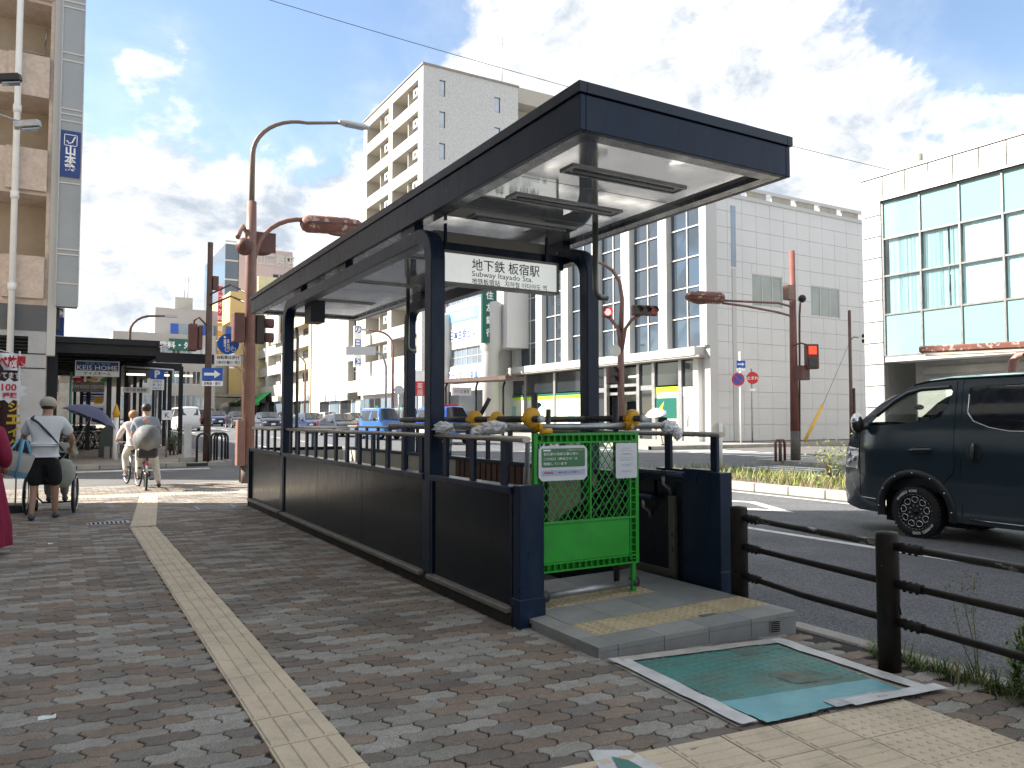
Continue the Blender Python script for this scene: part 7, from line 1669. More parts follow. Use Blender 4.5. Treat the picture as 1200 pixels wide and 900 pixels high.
# ---- other cars: one builder, several bodies
def car(name, label, cat, c, rz, L, Wd, H, kind, paint, group='vehicles on the avenue'):
    t = thing(name, label, cat, (0, 0, 0), group)
    if kind == 'box': o = [(.03, .30), (.25, .20), (L - .2, .2), (L - .02, .32), (L, .8), (L - .05, H * .6), (L - .16, H - .06), (L - .35, H), (.95, H), (.8, H - .03), (.36, H * .60), (.10, H * .50), (.0, .6)]; win = [(.52, H * .62), (.90, H - .13), (L * .47, H - .11), (L * .47, H * .60)]; win2 = [(L * .5, H - .11), (L - .28, H - .12), (L - .18, H * .62), (L * .5, H * .60)]; sc = ((.36, H * .60), (.8, H - .03))
    else: o = [(.04, .30), (.3, .2), (L - .3, .2), (L - .03, .34), (L, .7), (L - .08, H * .66), (L - .75, H * .70), (L * .72, H - .03), (L * .6, H), (L * .46, H), (L * .40, H - .02), (L * .23, H * .66), (.35, H * .58), (.06, H * .46), (0, .45)]; win = [(L * .27, H * .68), (L * .41, H - .1), (L * .52, H - .07), (L * .52, H * .68)]; win2 = [(L * .54, H - .07), (L * .70, H - .1), (L - .95, H * .70), (L * .54, H * .68)]; sc = ((L * .23, H * .66), (L * .40, H - .02))
    def off(s, z):
        q = .02 * ((.7 - z) / .5) ** 2 if z < .7 else (.0 if z < H * .6 else .22 * ((z - H * .6) / (H * .4)) ** 1.4)
        e = min(s, L - s); q += .16 * max(0, (.5 - e) / .5) ** 2; return q
    l = lambda s, z, d=0: (-Wd / 2 + off(s, z) - d, L / 2 - s, z); r = lambda s, z, d=0: (Wd / 2 - off(s, z) + d, L / 2 - s, z)
    part('body_side', cdt_panel(o, [], .3, l), paint, t); part('body_side', cdt_panel(o, [], .3, r, True), paint, t)
    for w_ in (win, win2): part('side_window', cdt_panel(w_, [], .4, lambda s, z: l(s, z, .012)), M_GLASSD, t); part('side_window', cdt_panel(w_, [], .4, lambda s, z: r(s, z, .012), True), M_GLASSD, t)
    ch = o[2:] + o[:1]; n = 7
    def rb(p, q0, q1, push=0):
        tt = Vector((q1[0] - q0[0], q1[1] - q0[1])).normalized(); nn = Vector((tt.y, -tt.x)); out = []
        for i in range(n): a = i / (n - 1); b = .05 * (4 * a * (1 - a)) ** .5 + push; out.append((lerp(l(*p)[0], r(*p)[0], a), L / 2 - (p[0] + nn.x * b), p[1] + nn.y * b))
        return out
    R2_ = [rb(p, ch[max(0, i - 1)], ch[min(len(ch) - 1, i + 1)]) for i, p in enumerate(ch)]
    mb = MB(); mb.add([q for x in R2_ for q in x], [(i * n + j, (i + 1) * n + j, (i + 1) * n + j + 1, i * n + j + 1) for i in range(len(ch) - 1) for j in range(n - 1)], True); part('body_top', mb, paint, t)
    a, b = sc; nv_ = Vector((b[1] - a[1], -(b[0] - a[0]))).normalized(); g = []
    for q in (.06, .94):
        p = (lerp(a[0], b[0], q) - nv_.x * .06 * 1, lerp(a[1], b[1], q) - nv_.y * .06)
        for w_ in (-.86, -.5, 0, .5, .86): g.append((w_ * (Wd / 2 - off(.6, p[1])), L / 2 - p[0] + .02 * (1 - w_ * w_) + .0, p[1] + .045 * (1 - w_ * w_)))
    part('windscreen', MB().add(g, [(i, i + 1, 6 + i, 5 + i) for i in range(4)], True), M_GLASSD, t)
    for s_ in (-1, 1):
        part('headlight', MB().ball((s_ * Wd * .36, L / 2 - .06, H * .42 if kind != 'box' else .72), (.16, .07, .09), 10, 6), mat('headlight_glass', (.55, .57, .58)), t); part('tail_light', MB().box(s_ * Wd * .44 - .06, s_ * Wd * .44 + .06, -L / 2 - .02, -L / 2 + .06, .7, 1.0), M_REDP, t)
        part('mirror', MB().ball((s_ * (Wd / 2 + .06), L / 2 - (1.0 if kind == 'box' else L * .30), H * .66), (.09, .06, .07), 8, 6), paint, t)
        for yy in (L / 2 - .75, -L / 2 + .72): wheel(t, (s_ * (Wd / 2 - .0), yy, .30), .30, .18, s_, M_ALU)
    part('number_plate', MB().box(-.17, .17, L / 2 + .045, L / 2 + .06, .42, .58), M_SIGNW, t); part('grille', MB().box(-Wd * .25, Wd * .25, L / 2 + .03, L / 2 + .05, .60, .72), M_BLACK, t)
    part('rear_window', MB().add([(-Wd * .36, -L / 2 + .02, H * .66), (Wd * .36, -L / 2 + .02, H * .66), (Wd * .33, -L / 2 + .12, H - .14), (-Wd * .33, -L / 2 + .12, H - .14)], [(0, 1, 2, 3)]), M_GLASSD, t) if kind == 'box' else None
    t.location = c; t.rotation_euler = (0, 0, rz); return t
def paint(n, c, metal=.2): return mat('paint_' + n, c, .22, metal, .03, 1, coat=.7, rvar=.02)
P_LB = paint('light_blue', (.035, .13, .36), 0); P_DB = paint('dark_blue', (.010, .017, .038), 0); P_BL = paint('navy_blue', (.014, .030, .085), 0); P_SV = paint('silver', (.24, .255, .27), .5); P_WH = paint('white', (.68, .69, .69), .0); P_DK = paint('black', (.015, .016, .02)); P_BB = paint('bright_blue', (.02, .10, .42), 0)
def at(u, v, d): p = PD(u, v, d); return (p.x, p.y, gz(p.y) - .12)
fr = pi                                            # oncoming traffic looks towards -Y
car('small_van', 'pale blue boxy small van facing the viewer between the shelter posts', 'van', at(445, 497, 47), fr + .12, 3.4, 1.48, 1.86, 'box', P_LB)
pv = car('small_van', 'blue van with a red light bar, half hidden behind the near shelter post', 'van', at(519, 497, 42), fr + .1, 3.9, 1.6, 1.95, 'box', P_BB)
ORG[pv.name] = Vector((0, 0, 0)); part('light_bar', MB().box(-.5, .5, .45, .75, 1.96, 2.10), M_REDP, pv, bevel=.03); part('white_side_panel', MB().box(.78, .82, -1.6, .6, .45, .95), P_WH, pv)
car('small_van', 'grey van standing just behind the pale blue small van', 'van', at(473, 496, 54), fr, 3.6, 1.5, 1.9, 'box', P_SV)
car('car', 'dark blue saloon facing the viewer beside the far shelter post', 'car', at(362, 496, 58), fr + .1, 4.4, 1.72, 1.48, 'sedan', P_BL)
car('car', 'dark saloon facing the viewer, left of the pale blue small van', 'car', at(398, 496, 52), fr + .05, 4.4, 1.72, 1.46, 'sedan', P_DB)
car('car', 'dark blue saloon seen between the red brown pole and the shelter', 'car', at(313, 496, 66), fr, 4.5, 1.75, 1.48, 'sedan', P_DB)
car('car', 'blackish hatchback seen just left of the red brown pole', 'car', at(279, 496, 72), fr, 4.2, 1.7, 1.5, 'sedan', P_DK)
car('car', 'blue car behind the slim brown pole on the avenue', 'car', at(254, 496, 78), fr, 4.3, 1.7, 1.5, 'sedan', P_BL)
car('minivan', 'white minivan seen from behind beside the arcade posts', 'van', at(216, 496, 62), .05, 4.6, 1.75, 1.85, 'box', P_WH)
car('car', 'black car ahead of the white minivan near the arcade', 'car', at(232, 496, 80), 0.0, 4.3, 1.7, 1.6, 'box', P_DK)
car('minivan', 'silver van parked beyond the slim brown pole', 'van', at(243, 496, 98), fr, 4.4, 1.7, 1.8, 'box', P_SV)
for i, (u, d, p_) in enumerate(((385, 75, P_WH), (415, 68, P_SV), (335, 96, P_SV))): car('car', ['white saloon in the second row of cars behind the dark saloon', 'silver saloon in the second row of cars behind the small van', 'silver saloon farthest back in the column of cars'][i], 'car', at(u, 496, d), fr, 4.4, 1.7, 1.46, 'sedan', p_)
# ================================================================== ARCADE over the far pavement
ar = thing('arcade', 'dark steel covered walkway running away along the far pavement', 'arcade', (2, 27, gz(27)))
AYN = 27.2; za = PY(120, 399, AYN).z
def AXu(u, y=AYN): return PY(u, 450, y).x
xL, xM, xR = AXu(53), AXu(182), AXu(243)
M_ARC = mat('arcade_dark_steel', (.010, .011, .014), .45, 0, .2, 2, spec=.35)
part('front_fascia', MB().box(xL, xM, AYN, AYN + .12, za - .42, za), M_ARC, ar); part('front_gutter', MB().box(xL - .05, xM + .1, AYN - .12, AYN - .002, za - .12, za + .06), M_ARC, ar)
part('front_beam', MB().box(xM, xR + .2, AYN, AYN + .14, za - .62, za - .30), M_ARC, ar)
part('roof_sheet', MB().add([(xL, AYN + .12, za - .05), (xM + .2, AYN + .12, za - .05), (xM + .2, 78, za + gz(78) - .1), (xL, 78, za + gz(78) - .1)], [(0, 3, 2, 1)]), M_ARC, ar)
for i in range(10):
    y = AYN + 1.3 + i * 2.1; g_ = gz(y) - gz(AYN)
    part('rafter', MB().box(xL, xM + .1, y, y + .1, za - .42 + g_, za - .08 + g_), M_ARC, ar)
    if i < 6:
        for k in range(3): part('skylight_panel', MB().box(xL + .9 + k * .95, xL + 1.6 + k * .95, y + .3, y + 1.6, za - .20 + g_, za - .17 + g_), mat('dim_skylight', (.42, .40, .37), .5, 0, .1), ar)
part('side_beam', MB().add([(xM, AYN + .12, za - .5), (xM + .14, AYN + .12, za - .5), (xM + .14, 78, za - .5 + gz(78)), (xM, 78, za - .5 + gz(78)), (xM, AYN + .12, za - .12), (xM + .14, AYN + .12, za - .12), (xM + .14, 78, za - .12 + gz(78)), (xM, 78, za - .12 + gz(78))], [(0, 3, 2, 1), (4, 5, 6, 7), (0, 1, 5, 4), (1, 2, 6, 5), (2, 3, 7, 6), (3, 0, 4, 7)]), M_ARC, ar)
def arc_post(u, y, w=.075, top=None): x = PY(u, 450, y).x; part('post', MB().box(x - w, x + w, y - w, y + w, gz(y), (top or za - .42) + gz(y) - gz(AYN)), M_ARC, ar)
arc_post(61, AYN + .3, .14)
for u, y in ((128, 31), (139, 33.5), (148, 37), (158, 42), (165, 46), (104, 35), (96, 44), (88, 52)): arc_post(u, y)
# outer canopy beside the road with slim posts
oc = thing('arcade', 'lower outer canopy with slim dark posts beside the avenue, past the covered walkway', 'arcade', (4, 31, gz(31)))
M_ = M_ARC; zo = PY(190, 427, 31).z
part('roof_edge', MB().box(PY(146, 450, 31).x, PY(213, 450, 31).x, 31, 31.2, zo - .22, zo + .05), M_, oc)
part('roof_sheet', MB().add([(PY(146, 450, 31).x, 31.2, zo - .02), (PY(213, 450, 31).x, 31.2, zo - .02), (PY(213, 450, 31).x, 60, zo + .25), (PY(146, 450, 31).x, 60, zo + .25)], [(0, 3, 2, 1)]), M_, oc)
for u, y in ((212, 31.1), (199, 34), (193, 37.5), (188, 41), (184, 45.5), (180, 50)):
    x = PY(u, 450, y).x; part('post', MB().box(x - .07, x + .07, y - .07, y + .07, gz(y), zo - .05 + gz(y) - gz(31)), M_, oc)
for i in range(3): part('light_strip', MB().box(PY(148, 450, 33).x + i * .85, PY(148, 450, 33).x + .65 + i * .85, 32.9, 33.0, zo - .33, zo - .26), mat('lit_strip', (.5, .5, .42), .5, 0, 0, emit=(1, .95, .7), es=.35), oc)
part('white_gutter', MB().tube([(PY(147, 450, 30.9).x, 30.9, zo - .12), (PY(203, 450, 30.9).x, 30.9, zo - .20), (PY(203, 450, 30.9).x, 30.9, zo - .6)], .03, 6), M_WHITE, oc)
bd = part('name_board', MB().box(PY(145, 450, 32).x, PY(175, 450, 32).x, 32, 32.1, PY(160, 460, 32).z, PY(160, 454, 32).z), M_SIGNW, oc); text('地下鉄 板宿駅', bd, M_INK, (PY(160, 450, 32).x, 32, PY(160, 457, 32).z), EX, EZ, height=.12, width=.7)
# hanging boards under the arcade
hb = thing('hanging_sign', 'white and blue estate agent board hanging under the covered walkway', 'sign', (PY(113, 450, 29).x, 29, 3)); y = 29
x0, x1 = PY(87.5, 450, y).x, PY(139.5, 450, y).x; z = lambda v: PY(113, v, y).z
bb = part('board', MB().box(x0, x1, y, y + .15, z(441), z(423)), M_SIGNW, hb); part('blue_field', MB().box(x0 + .03, x1 - .03, y - .012, y - .001, z(434.5), z(424)), M_BLUED, bb)
text('KEIS HOME', bb, M_TXTW, ((x0 + x1) / 2, y - .012, z(431)), EX, EZ, height=.155, width=x1 - x0 - .12, bold=.008); text('賃貸 不動産', bb, mat('sky_blue_ink', (.12, .35, .65), .5), ((x0 + x1) / 2, y - .012, z(426)), EX, EZ, height=.09, width=.75, bold=.01); text('ケイズホーム', bb, M_INK, ((x0 + x1) / 2, y, z(437.6)), EX, EZ, height=.12, width=.8, bold=.01)
for q in (x0 + .2, x1 - .2): part('hanger', MB().box(q - .015, q + .015, y + .05, y + .08, z(423), za - .1 + gz(y) - gz(AYN)), M_ARC, hb)
y = 31; hb2 = thing('hanging_sign', 'dim grey board hanging below and behind the estate agent board', 'sign', (PY(104, 450, y).x, y, 3)); x0, x1 = PY(85, 450, y).x, PY(122.5, 450, y).x
b2_ = part('board', MB().box(x0, x1, y, y + .12, z(455.5) - .12, z(446) - .05), mat('dim_grey_board', (.16, .15, .15), .5, 0, .2, 5), hb2); text('ITAYADO CENTER', b2_, M_MULL, ((x0 + x1) / 2, y, z(450.6) - .08), EX, EZ, height=.12, width=1.1, bold=.02)
for i, m_ in enumerate((M_REDP, M_YELL, M_GREEN)): part('fruit_picture', MB().ball((x0 + .15 + i * .45, y - .02, z(443.5) - .05), (.2, .02, .07), 10, 6), m_, b2_)
# parking sign
y = 30.5; ps_ = thing('parking_sign', 'blue and white parking sign on a slim post beside the arcade', 'sign', (PY(184, 450, y).x, y, gz(y))); x = PY(184, 450, y).x; z = lambda v: PY(184, v, y).z
part('post', MB().cyl((x, y, gz(y)), (x, y, z(458)), .04, 8), M_STEEL, ps_); pb = part('blue_board', MB().box(x - .23, x + .23, y - .05, y, z(444.5), z(433)), M_BLUEP, ps_); text('P', pb, M_TXTW, (x, y - .05, z(438.5)), EX, EZ, height=.27, bold=.04); pw_ = part('white_board', MB().box(x - .23, x + .23, y - .05, y, z(457), z(444.7)), M_SIGNW, ps_)
for i, tx in enumerate(('地域専用', '8-20', '60分')): text(tx, pw_, M_BLUED, (x, y - .05, z(447 + i * 3.9)), EX, EZ, height=.085, width=.3)
y = 29; kx = PY(196.5, 450, y).x; ks = thing('standing_sign', 'small white sign board with a blue letter on a post near the cyclists', 'sign', (kx, y, gz(y))); z = lambda v: PY(196, v, y).z
part('post', MB().cyl((kx, y, gz(y)), (kx, y, z(492)), .03, 6), M_STEEL, ks); kb = part('board', MB().box(kx - .16, kx + .16, y - .03, y, z(492), z(481)), M_SIGNW, ks); text('K', kb, M_BLUEP, (kx, y - .03, z(486.5)), EX, EZ, height=.17, bold=.01)
# clutter beneath: utility box, bins, flag, bikes, shop fronts and their signs
y = 30; x0, x1 = PY(118, 450, y).x, PY(140, 450, y).x; m = MB(); m.M = Matrix.Translation(((x0 + x1) / 2, y, gz(y))) @ Matrix.Rotation(pi / 2, 4, 'X'); w_ = (x1 - x0) / 2; m.prism([(-w_, 0), (w_, 0), (w_, .62)] + [(w_ * cos(a * pi / 10), .62 + .45 * sin(a * pi / 10)) for a in range(1, 10)] + [(-w_, .62)], -.3, .3)
solo('utility_box', m, mat('dark_green_grey_box', (.05, .065, .06), .5, 0, .15), 'dark rounded utility box standing under the covered walkway', 'utility box', ((x0 + x1) / 2, y, gz(y)))
for i, u in enumerate((128, 135)): p = PY(u, 450, 29.2); solo('bin', MB().box(p.x - .11, p.x + .11, 29.1, 29.3, gz(29), gz(29) + .4), M_CONC, ['small pale bin in front of the rounded utility box, left one', 'small pale bin in front of the rounded utility box, right one'][i], 'bin', (p.x, 29.2, gz(29)), 'pale bins by the utility box')
p = PY(137, 450, 28.4); fl = thing('flag', 'folded yellow flag standing in a white holder near the utility box', 'flag', (p.x, 28.4, gz(28.4))); z = lambda v: PY(137, v, 28.4).z
part('holder', MB().cyl((p.x, 28.4, gz(28.4)), (p.x, 28.4, z(489)), .08, 8), M_SIGNW, fl); m = MB(); m.M = Matrix.Translation((p.x, 28.4, z(489))); m.lathe([(.09, 0), (.11, .12), (.05, .35), (.0, .46)], 8); part('cloth', m, M_YEL, fl)
def bicycle(name, label, c, rz, frame_m, group=None, s=1.0, basket=True):
    t = thing(name, label, 'bicycle', (0, 0, 0), group); R = .33 * s
    for k, y in ((0, .53 * s), (1, -.53 * s)):
        m = MB(); m.M = Matrix.Translation((0, y, R)) @ Matrix.Rotation(pi / 2, 4, 'Y'); pts = [(R * cos(2 * pi * i / 28), R * sin(2 * pi * i / 28), 0) for i in range(29)]; m.tube(pts, .022 * s, 6, False); w_ = part('wheel', m, M_TYRE, t)
        m = MB(); m.M = Matrix.Translation((0, y, R)) @ Matrix.Rotation(pi / 2, 4, 'Y'); m.tube([(R * .92 * q.real, R * .92 * q.imag, 0) for q in [complex(cos(2 * pi * i / 24), sin(2 * pi * i / 24)) for i in range(25)]], .010, 5, False)
        for i in range(12): a = 2 * pi * i / 12; m.cyl((0, 0, .02), (R * .92 * cos(a), R * .92 * sin(a), 0), .0022, 3)
        m.cyl((0, 0, -.04), (0, 0, .04), .02, 8); part('rim', m, M_ALU, w_)
        m = MB(); m.M = Matrix.Translation((0, y, R)) @ Matrix.Rotation(pi / 2, 4, 'Y'); a0 = radians(100 if k else 60)
        pts = [((R + .035) * cos(a), (R + .035) * sin(a)) for a in [pi * .5 + (i / 10 - .5) * 2.2 + (-.35 if k == 0 else .35) for i in range(11)]]
        m.M = Matrix.Translation((0, y, R)); m.tube([(0, (q[0] if True else 0), q[1]) for q in pts], .022, 6); part('mudguard', m, M_ALU, t)
    H = lambda y, z: (0, y * s, z * s)
    m = MB()
    for a, b, r in ((H(.38, .82), H(.53, .33), .018), (H(.36, .78), H(-.05, .30), .02), (H(-.05, .30), H(-.20, .75), .017), (H(-.05, .30), H(-.53, .33), .013), (H(-.19, .72), H(-.53, .33), .011), (H(.38, .74), H(.0, .42), .014), (H(.38, .82), H(.36, .98), .015)): m.cyl(a, b, r * s, 8)
    part('frame', m, frame_m, t); m = MB(); m.tube([(-.28 * s, .18 * s, 1.0 * s), (-.2 * s, .32 * s, 1.02 * s), (0, .36 * s, .99 * s), (.2 * s, .32 * s, 1.02 * s), (.28 * s, .18 * s, 1.0 * s)], .013, 6); part('handlebar', m, M_ALU, t)
    m = MB(); m.ball(H(-.22, .80), (.10 * s, .13 * s, .05 * s), 10, 6); part('saddle', m, M_BLACK, t); m = MB(); m.cyl(H(-.05, .30), (.09, -.05 * s, .30 * s), .06 * s, 10); m.box(.08, .16, .06 * s, .14 * s, .16 * s, .19 * s); m.box(-.16, -.08, -.24 * s, -.16 * s, .42 * s, .45 * s); part('crank', m, M_BLACK, t)
    part('rear_rack', MB().box(-.07, .07, -.75 * s, -.32 * s, .70 * s, .72 * s), M_ALU, t); part('rear_reflector', MB().box(-.03, .03, -.88 * s, -.86 * s, .52 * s, .58 * s), M_REDP, t)
    if basket: part('basket', MB().box(-.17, .17, .46 * s, .74 * s, .72 * s, .95 * s), M_BLACK, t)
    t.location = c; t.rotation_euler = (0, 0, rz); return t
M_BIKE = mat('bike_silver', (.35, .36, .38), .3, .6, .05)
bk0 = None
for i, (u, y) in enumerate(((86, 36), (92, 36.4), (98, 36.1), (104, 36.5), (110, 36.2), (116, 36.6), (76, 36))):
    p = PY(u, 450, y); c = (p.x, y, gz(y)); labs = ['parked bicycle under the covered walkway, second from the left', 'parked bicycle under the covered walkway, third from the left', 'parked bicycle under the covered walkway, middle of the row', 'parked bicycle under the covered walkway, third from the right', 'parked bicycle under the covered walkway, second from the right', 'parked bicycle under the covered walkway, nearest the road', 'parked bicycle under the covered walkway, leftmost of the row']
    if bk0 is None: bk0 = bicycle('parked_bicycle', labs[0], c, .5, M_BIKE, 'bicycles parked under the arcade')
    else: dup(bk0, c, .5 + random.uniform(-.15, .15), labs[i])
sh_ = thing('shop_row', 'row of dim shop fronts with pale awnings along the covered walkway', 'shops', (-1, 40, gz(40)))
for i in range(6):
    y = 30 + i * 7; x = PY(60, 450, 26.2).x + .1
    part('shop_front', MB().box(x - .6, x - .3, y, y + 6.6, gz(y), gz(y) + 2.7), random.choice((M_GLASSP, M_GLASSD, M_CREAM)), sh_); part('shop_fascia', MB().box(x - .6, x - .05, y, y + 6.6, gz(y) + 2.75, gz(y) + 3.5), random.choice((M_SIGNW, M_BLUED, M_YELL)), sh_)
for i in range(5):
    y = 50 + i * 6; x0, x1 = PY(98, 450, y).x, PY(122, 450, y).x; aw = part('awning', MB().box(x0, x1, y, y + .3, gz(y) + 2.7 - .1 * i, gz(y) + 2.85 - .1 * i), M_SIGNW, sh_); part('awning_band', MB().box(x0, x1, y - .02, y - .001, gz(y) + 2.55 - .1 * i, gz(y) + 2.69 - .1 * i), M_BLUED, aw)
y = 48; x0, x1 = PY(96, 450, y).x, PY(124, 450, y).x; bnr = part('street_banner', MB().box(x0, x1, y, y + .1, gz(y) + .75, gz(y) + 1.75), M_SIGNW, sh_); part('banner_band', MB().box(x0 + .1, (x0 + x1) / 2 - .05, y - .02, y - .001, gz(y) + 1.35, gz(y) + 1.65), M_BLUED, bnr); part('banner_band', MB().box((x0 + x1) / 2 + .05, x1 - .1, y - .02, y - .001, gz(y) + 1.35, gz(y) + 1.65), M_BLUED, bnr); part('yellow_sign', MB().box(x0 + .6, x0 + 1.0, y - .05, y - .021, gz(y) + 1.9, gz(y) + 2.3), M_YEL, bnr)
body(sh_, -3, 4.5, 92, 100, gz(92), gz(92) + 9, M_CONC, 'yxXZ', 'end_building')
part('teal_pole', MB().tube([(PY(84, 450, 29.5).x, 29.5, gz(29.5)), (PY(83, 450, 29.5).x, 29.5, 2.5), (PY(83.5, 450, 29.5).x, 29.5, 3.0)], .04, 8), mat('teal_pole', (.10, .35, .28), .4), sh_)
for i in range(5):
    p = PY(201 + i * 2.2, 450, 30.3); shrub((p.x, 30.3 + (i % 2) * .6, gz(30)), (.22, .22, .42), ['dark planter bush at the foot of the arcade posts, %s' % q for q in ('leftmost', 'second', 'middle', 'fourth', 'rightmost')][i], 130, M_LEAF, 'bush', 'bush')

# ---- banner flag at the left edge
by = 14.2; bx0, bx1 = PY(-9, 450, by).x, PY(22, 450, by).x; z = lambda v: PY(8, v, by).z
nf = thing('banner_flag', 'tall dark brown shop banner with red and yellow lettering at the left edge', 'banner', (bx0, by, 0))
part('pole', MB().cyl((bx1 - .0, by + .02, 0), (bx1 - .0, by + .02, z(411)), .012, 8), M_WHITE, nf); part('cross_bar', MB().tube([(bx0 - .15, by + .02, z(406)), (bx1 + .02, by + .02, z(416))], .010, 6), M_WHITE, nf); part('base', MB().box(bx1 - .2, bx1 + .2, by - .2, by + .2, 0, .12), M_BLACK, nf)
def clo(z0, z1, m_, nm, dy=0): 
    mb = MB(); mb.grid(lambda a, b: (lerp(bx0, bx1 - .02, a), by - dy + .03 * sin(6 * a + 3 * b), lerp(z0, z1, b)), 10, 12); return part(nm, mb, m_, nf)
cl = clo(z(548), z(413), mat('banner_brown', (.060, .018, .022), .7, 0, .15, 6), 'cloth'); tp_ = clo(z(434), z(414), M_SIGNW, 'white_field', .035); TXR = mat('banner_red', (.60, .015, .03), .6)
cxb = (bx0 + bx1) / 2
text('食べ放題', tp_, TXR, (cxb + .02, by - .075, z(424)), EX, EZ, height=.2, width=.48, bold=.04); text('やってます！', cl, M_TXTW, (cxb, by - .06, z(440)), EX, EZ, height=.1, width=.45, bold=.02)
m = MB(); pts = []
for i in range(20): a = 2 * pi * i / 20; r = 1.0 if i % 2 else .74; pts.append((cxb + .05 + .25 * r * cos(a), by - .07, z(458) + .2 * r * sin(a)))
m.add(pts, [tuple(range(20))]); bu = part('burst', m, M_SIGNW, cl); text('100', bu, TXR, (cxb + .05, by - .075, z(454)), EX, EZ, height=.11, bold=.02); text('種類', bu, TXR, (cxb + .06, by - .075, z(463.5)), EX, EZ, height=.09, bold=.02)
TXY = mat('banner_yellow', (.75, .50, .04), .6)
for i, ch in enumerate('シェイク'): text(ch, cl, TXY, (cxb + .12, by - .06, z(477 + i * 14.5)), EX, EZ, height=.15, bold=.04)
for i, ch in enumerate('パフェ'): text(ch, cl, TXY, (cxb - .14, by - .06, z(480 + i * 15)), EX, EZ, height=.15, bold=.04)

# ================================================================== PEOPLE
def skin(name, joints, edges, m_, parent, sub=2, root=0, extra=None):
    """joints: list of (point, rx, ry); a skinned, smoothed and baked surface"""
    me = bpy.data.meshes.new(name); me.from_pydata([j[0] for j in joints], edges, []); o = bpy.data.objects.new(name, me); COL.objects.link(o)
    sk = o.modifiers.new('skin', 'SKIN'); sk.use_smooth_shade = True
    for i, j in enumerate(joints): d = me.skin_vertices[0].data[i]; d.radius = (j[1], j[2] if len(j) > 2 else j[1]); d.use_root = (i == root)
    ss = o.modifiers.new('sub', 'SUBSURF'); ss.levels = sub; ss.render_levels = sub
    dg = bpy.context.evaluated_depsgraph_get(); bm_ = bpy.data.meshes.new_from_object(o.evaluated_get(dg)); COL.objects.unlink(o); bpy.data.objects.remove(o); bpy.data.meshes.remove(me)
    if extra:
        v = [tuple(x.co) for x in bm_.vertices]; f = [tuple(p.vertices) for p in bm_.polygons]; b = len(v); v += extra.v; f += [tuple(b + i for i in q) for q in extra.f]; mi = [0] * (len(f) - len(extra.f)) + [q + 0 for q in extra.m]
        bm_ = bpy.data.meshes.new(name); bm_.from_pydata(v, [], f); bm_.polygons.foreach_set('material_index', mi)
    bm_.polygons.foreach_set('use_smooth', [True] * len(bm_.polygons)); bm_.name = name; bm_.materials.clear(); mats(bm_, m_)
    o = bpy.data.objects.new(name, bm_); COL.objects.link(o); o.parent = parent; ORG[o.name] = ORG[parent.name]; return o
M_SHOE = mat('dark_blue_shoe', (.05, .065, .12), .6); M_EYE = mat('eye', (.02, .015, .012), .3)
def V3(*a): return Vector(a)
def hand_mesh(mb, w, d, side, s=1.0, curl=.5):
    """palm, four fingers and a thumb, starting at the wrist w and pointing along d"""
    w = Vector(w); d = Vector(d).normalized(); up = Vector((0, 0, 1)); x = d.cross(up); x = x.normalized() if x.length > .1 else Vector((1, 0, 0)); n = x.cross(d).normalized()
    mb.tube([w - d * .02 * s, w + d * .03 * s, w + d * .085 * s], [.026 * s, .036 * s, .034 * s], 8)
    for i, L in enumerate((.062, .072, .068, .054)):
        b = w + d * .082 * s + x * ((i - 1.5) * .019 * s); p1 = b + (d * cos(curl * .6) - n * sin(curl * .6)) * L * .5 * s; p2 = p1 + (d * cos(curl * 1.6) - n * sin(curl * 1.6)) * L * .5 * s; mb.tube([b - d * .015 * s, b, p1, p2], [.009 * s, .0095 * s, .0085 * s, .006 * s], 6)
    b = w + d * .03 * s + x * side * .03 * s; mb.tube([b - x * side * .012 * s, b + (d * .6 + x * side * .6).normalized() * .03 * s, b + (d * .9 + x * side * .35).normalized() * .06 * s], [.012 * s, .0105 * s, .007 * s], 6)
def face(mb, c, f, s=1.0):
    """nose, ears and eyes on a head at c looking along f"""
    c = Vector(c); f = Vector(f).normalized(); r = f.cross(Vector((0, 0, 1))).normalized(); u = r.cross(f)
    mb.mi = 0; mb.tube([c + f * .088 * s + u * .02 * s, c + f * .112 * s - u * .022 * s, c + f * .088 * s - u * .032 * s], [.008 * s, .014 * s, .010 * s], 6)
    for k in (-1, 1): mb.ball(c + r * (k * .078 * s) - u * .01 * s - f * .01 * s, (.014 * s, .024 * s, .034 * s), 8, 6)
    mb.mi = 1
    for k in (-1, 1): mb.ball(c + f * .085 * s + r * (k * .032 * s) + u * .012 * s, .011 * s, 8, 6)
    mb.mi = 0; mb.ball(c + f * .083 * s - u * .058 * s, (.024 * s, .014 * s, .007 * s), 8, 5)
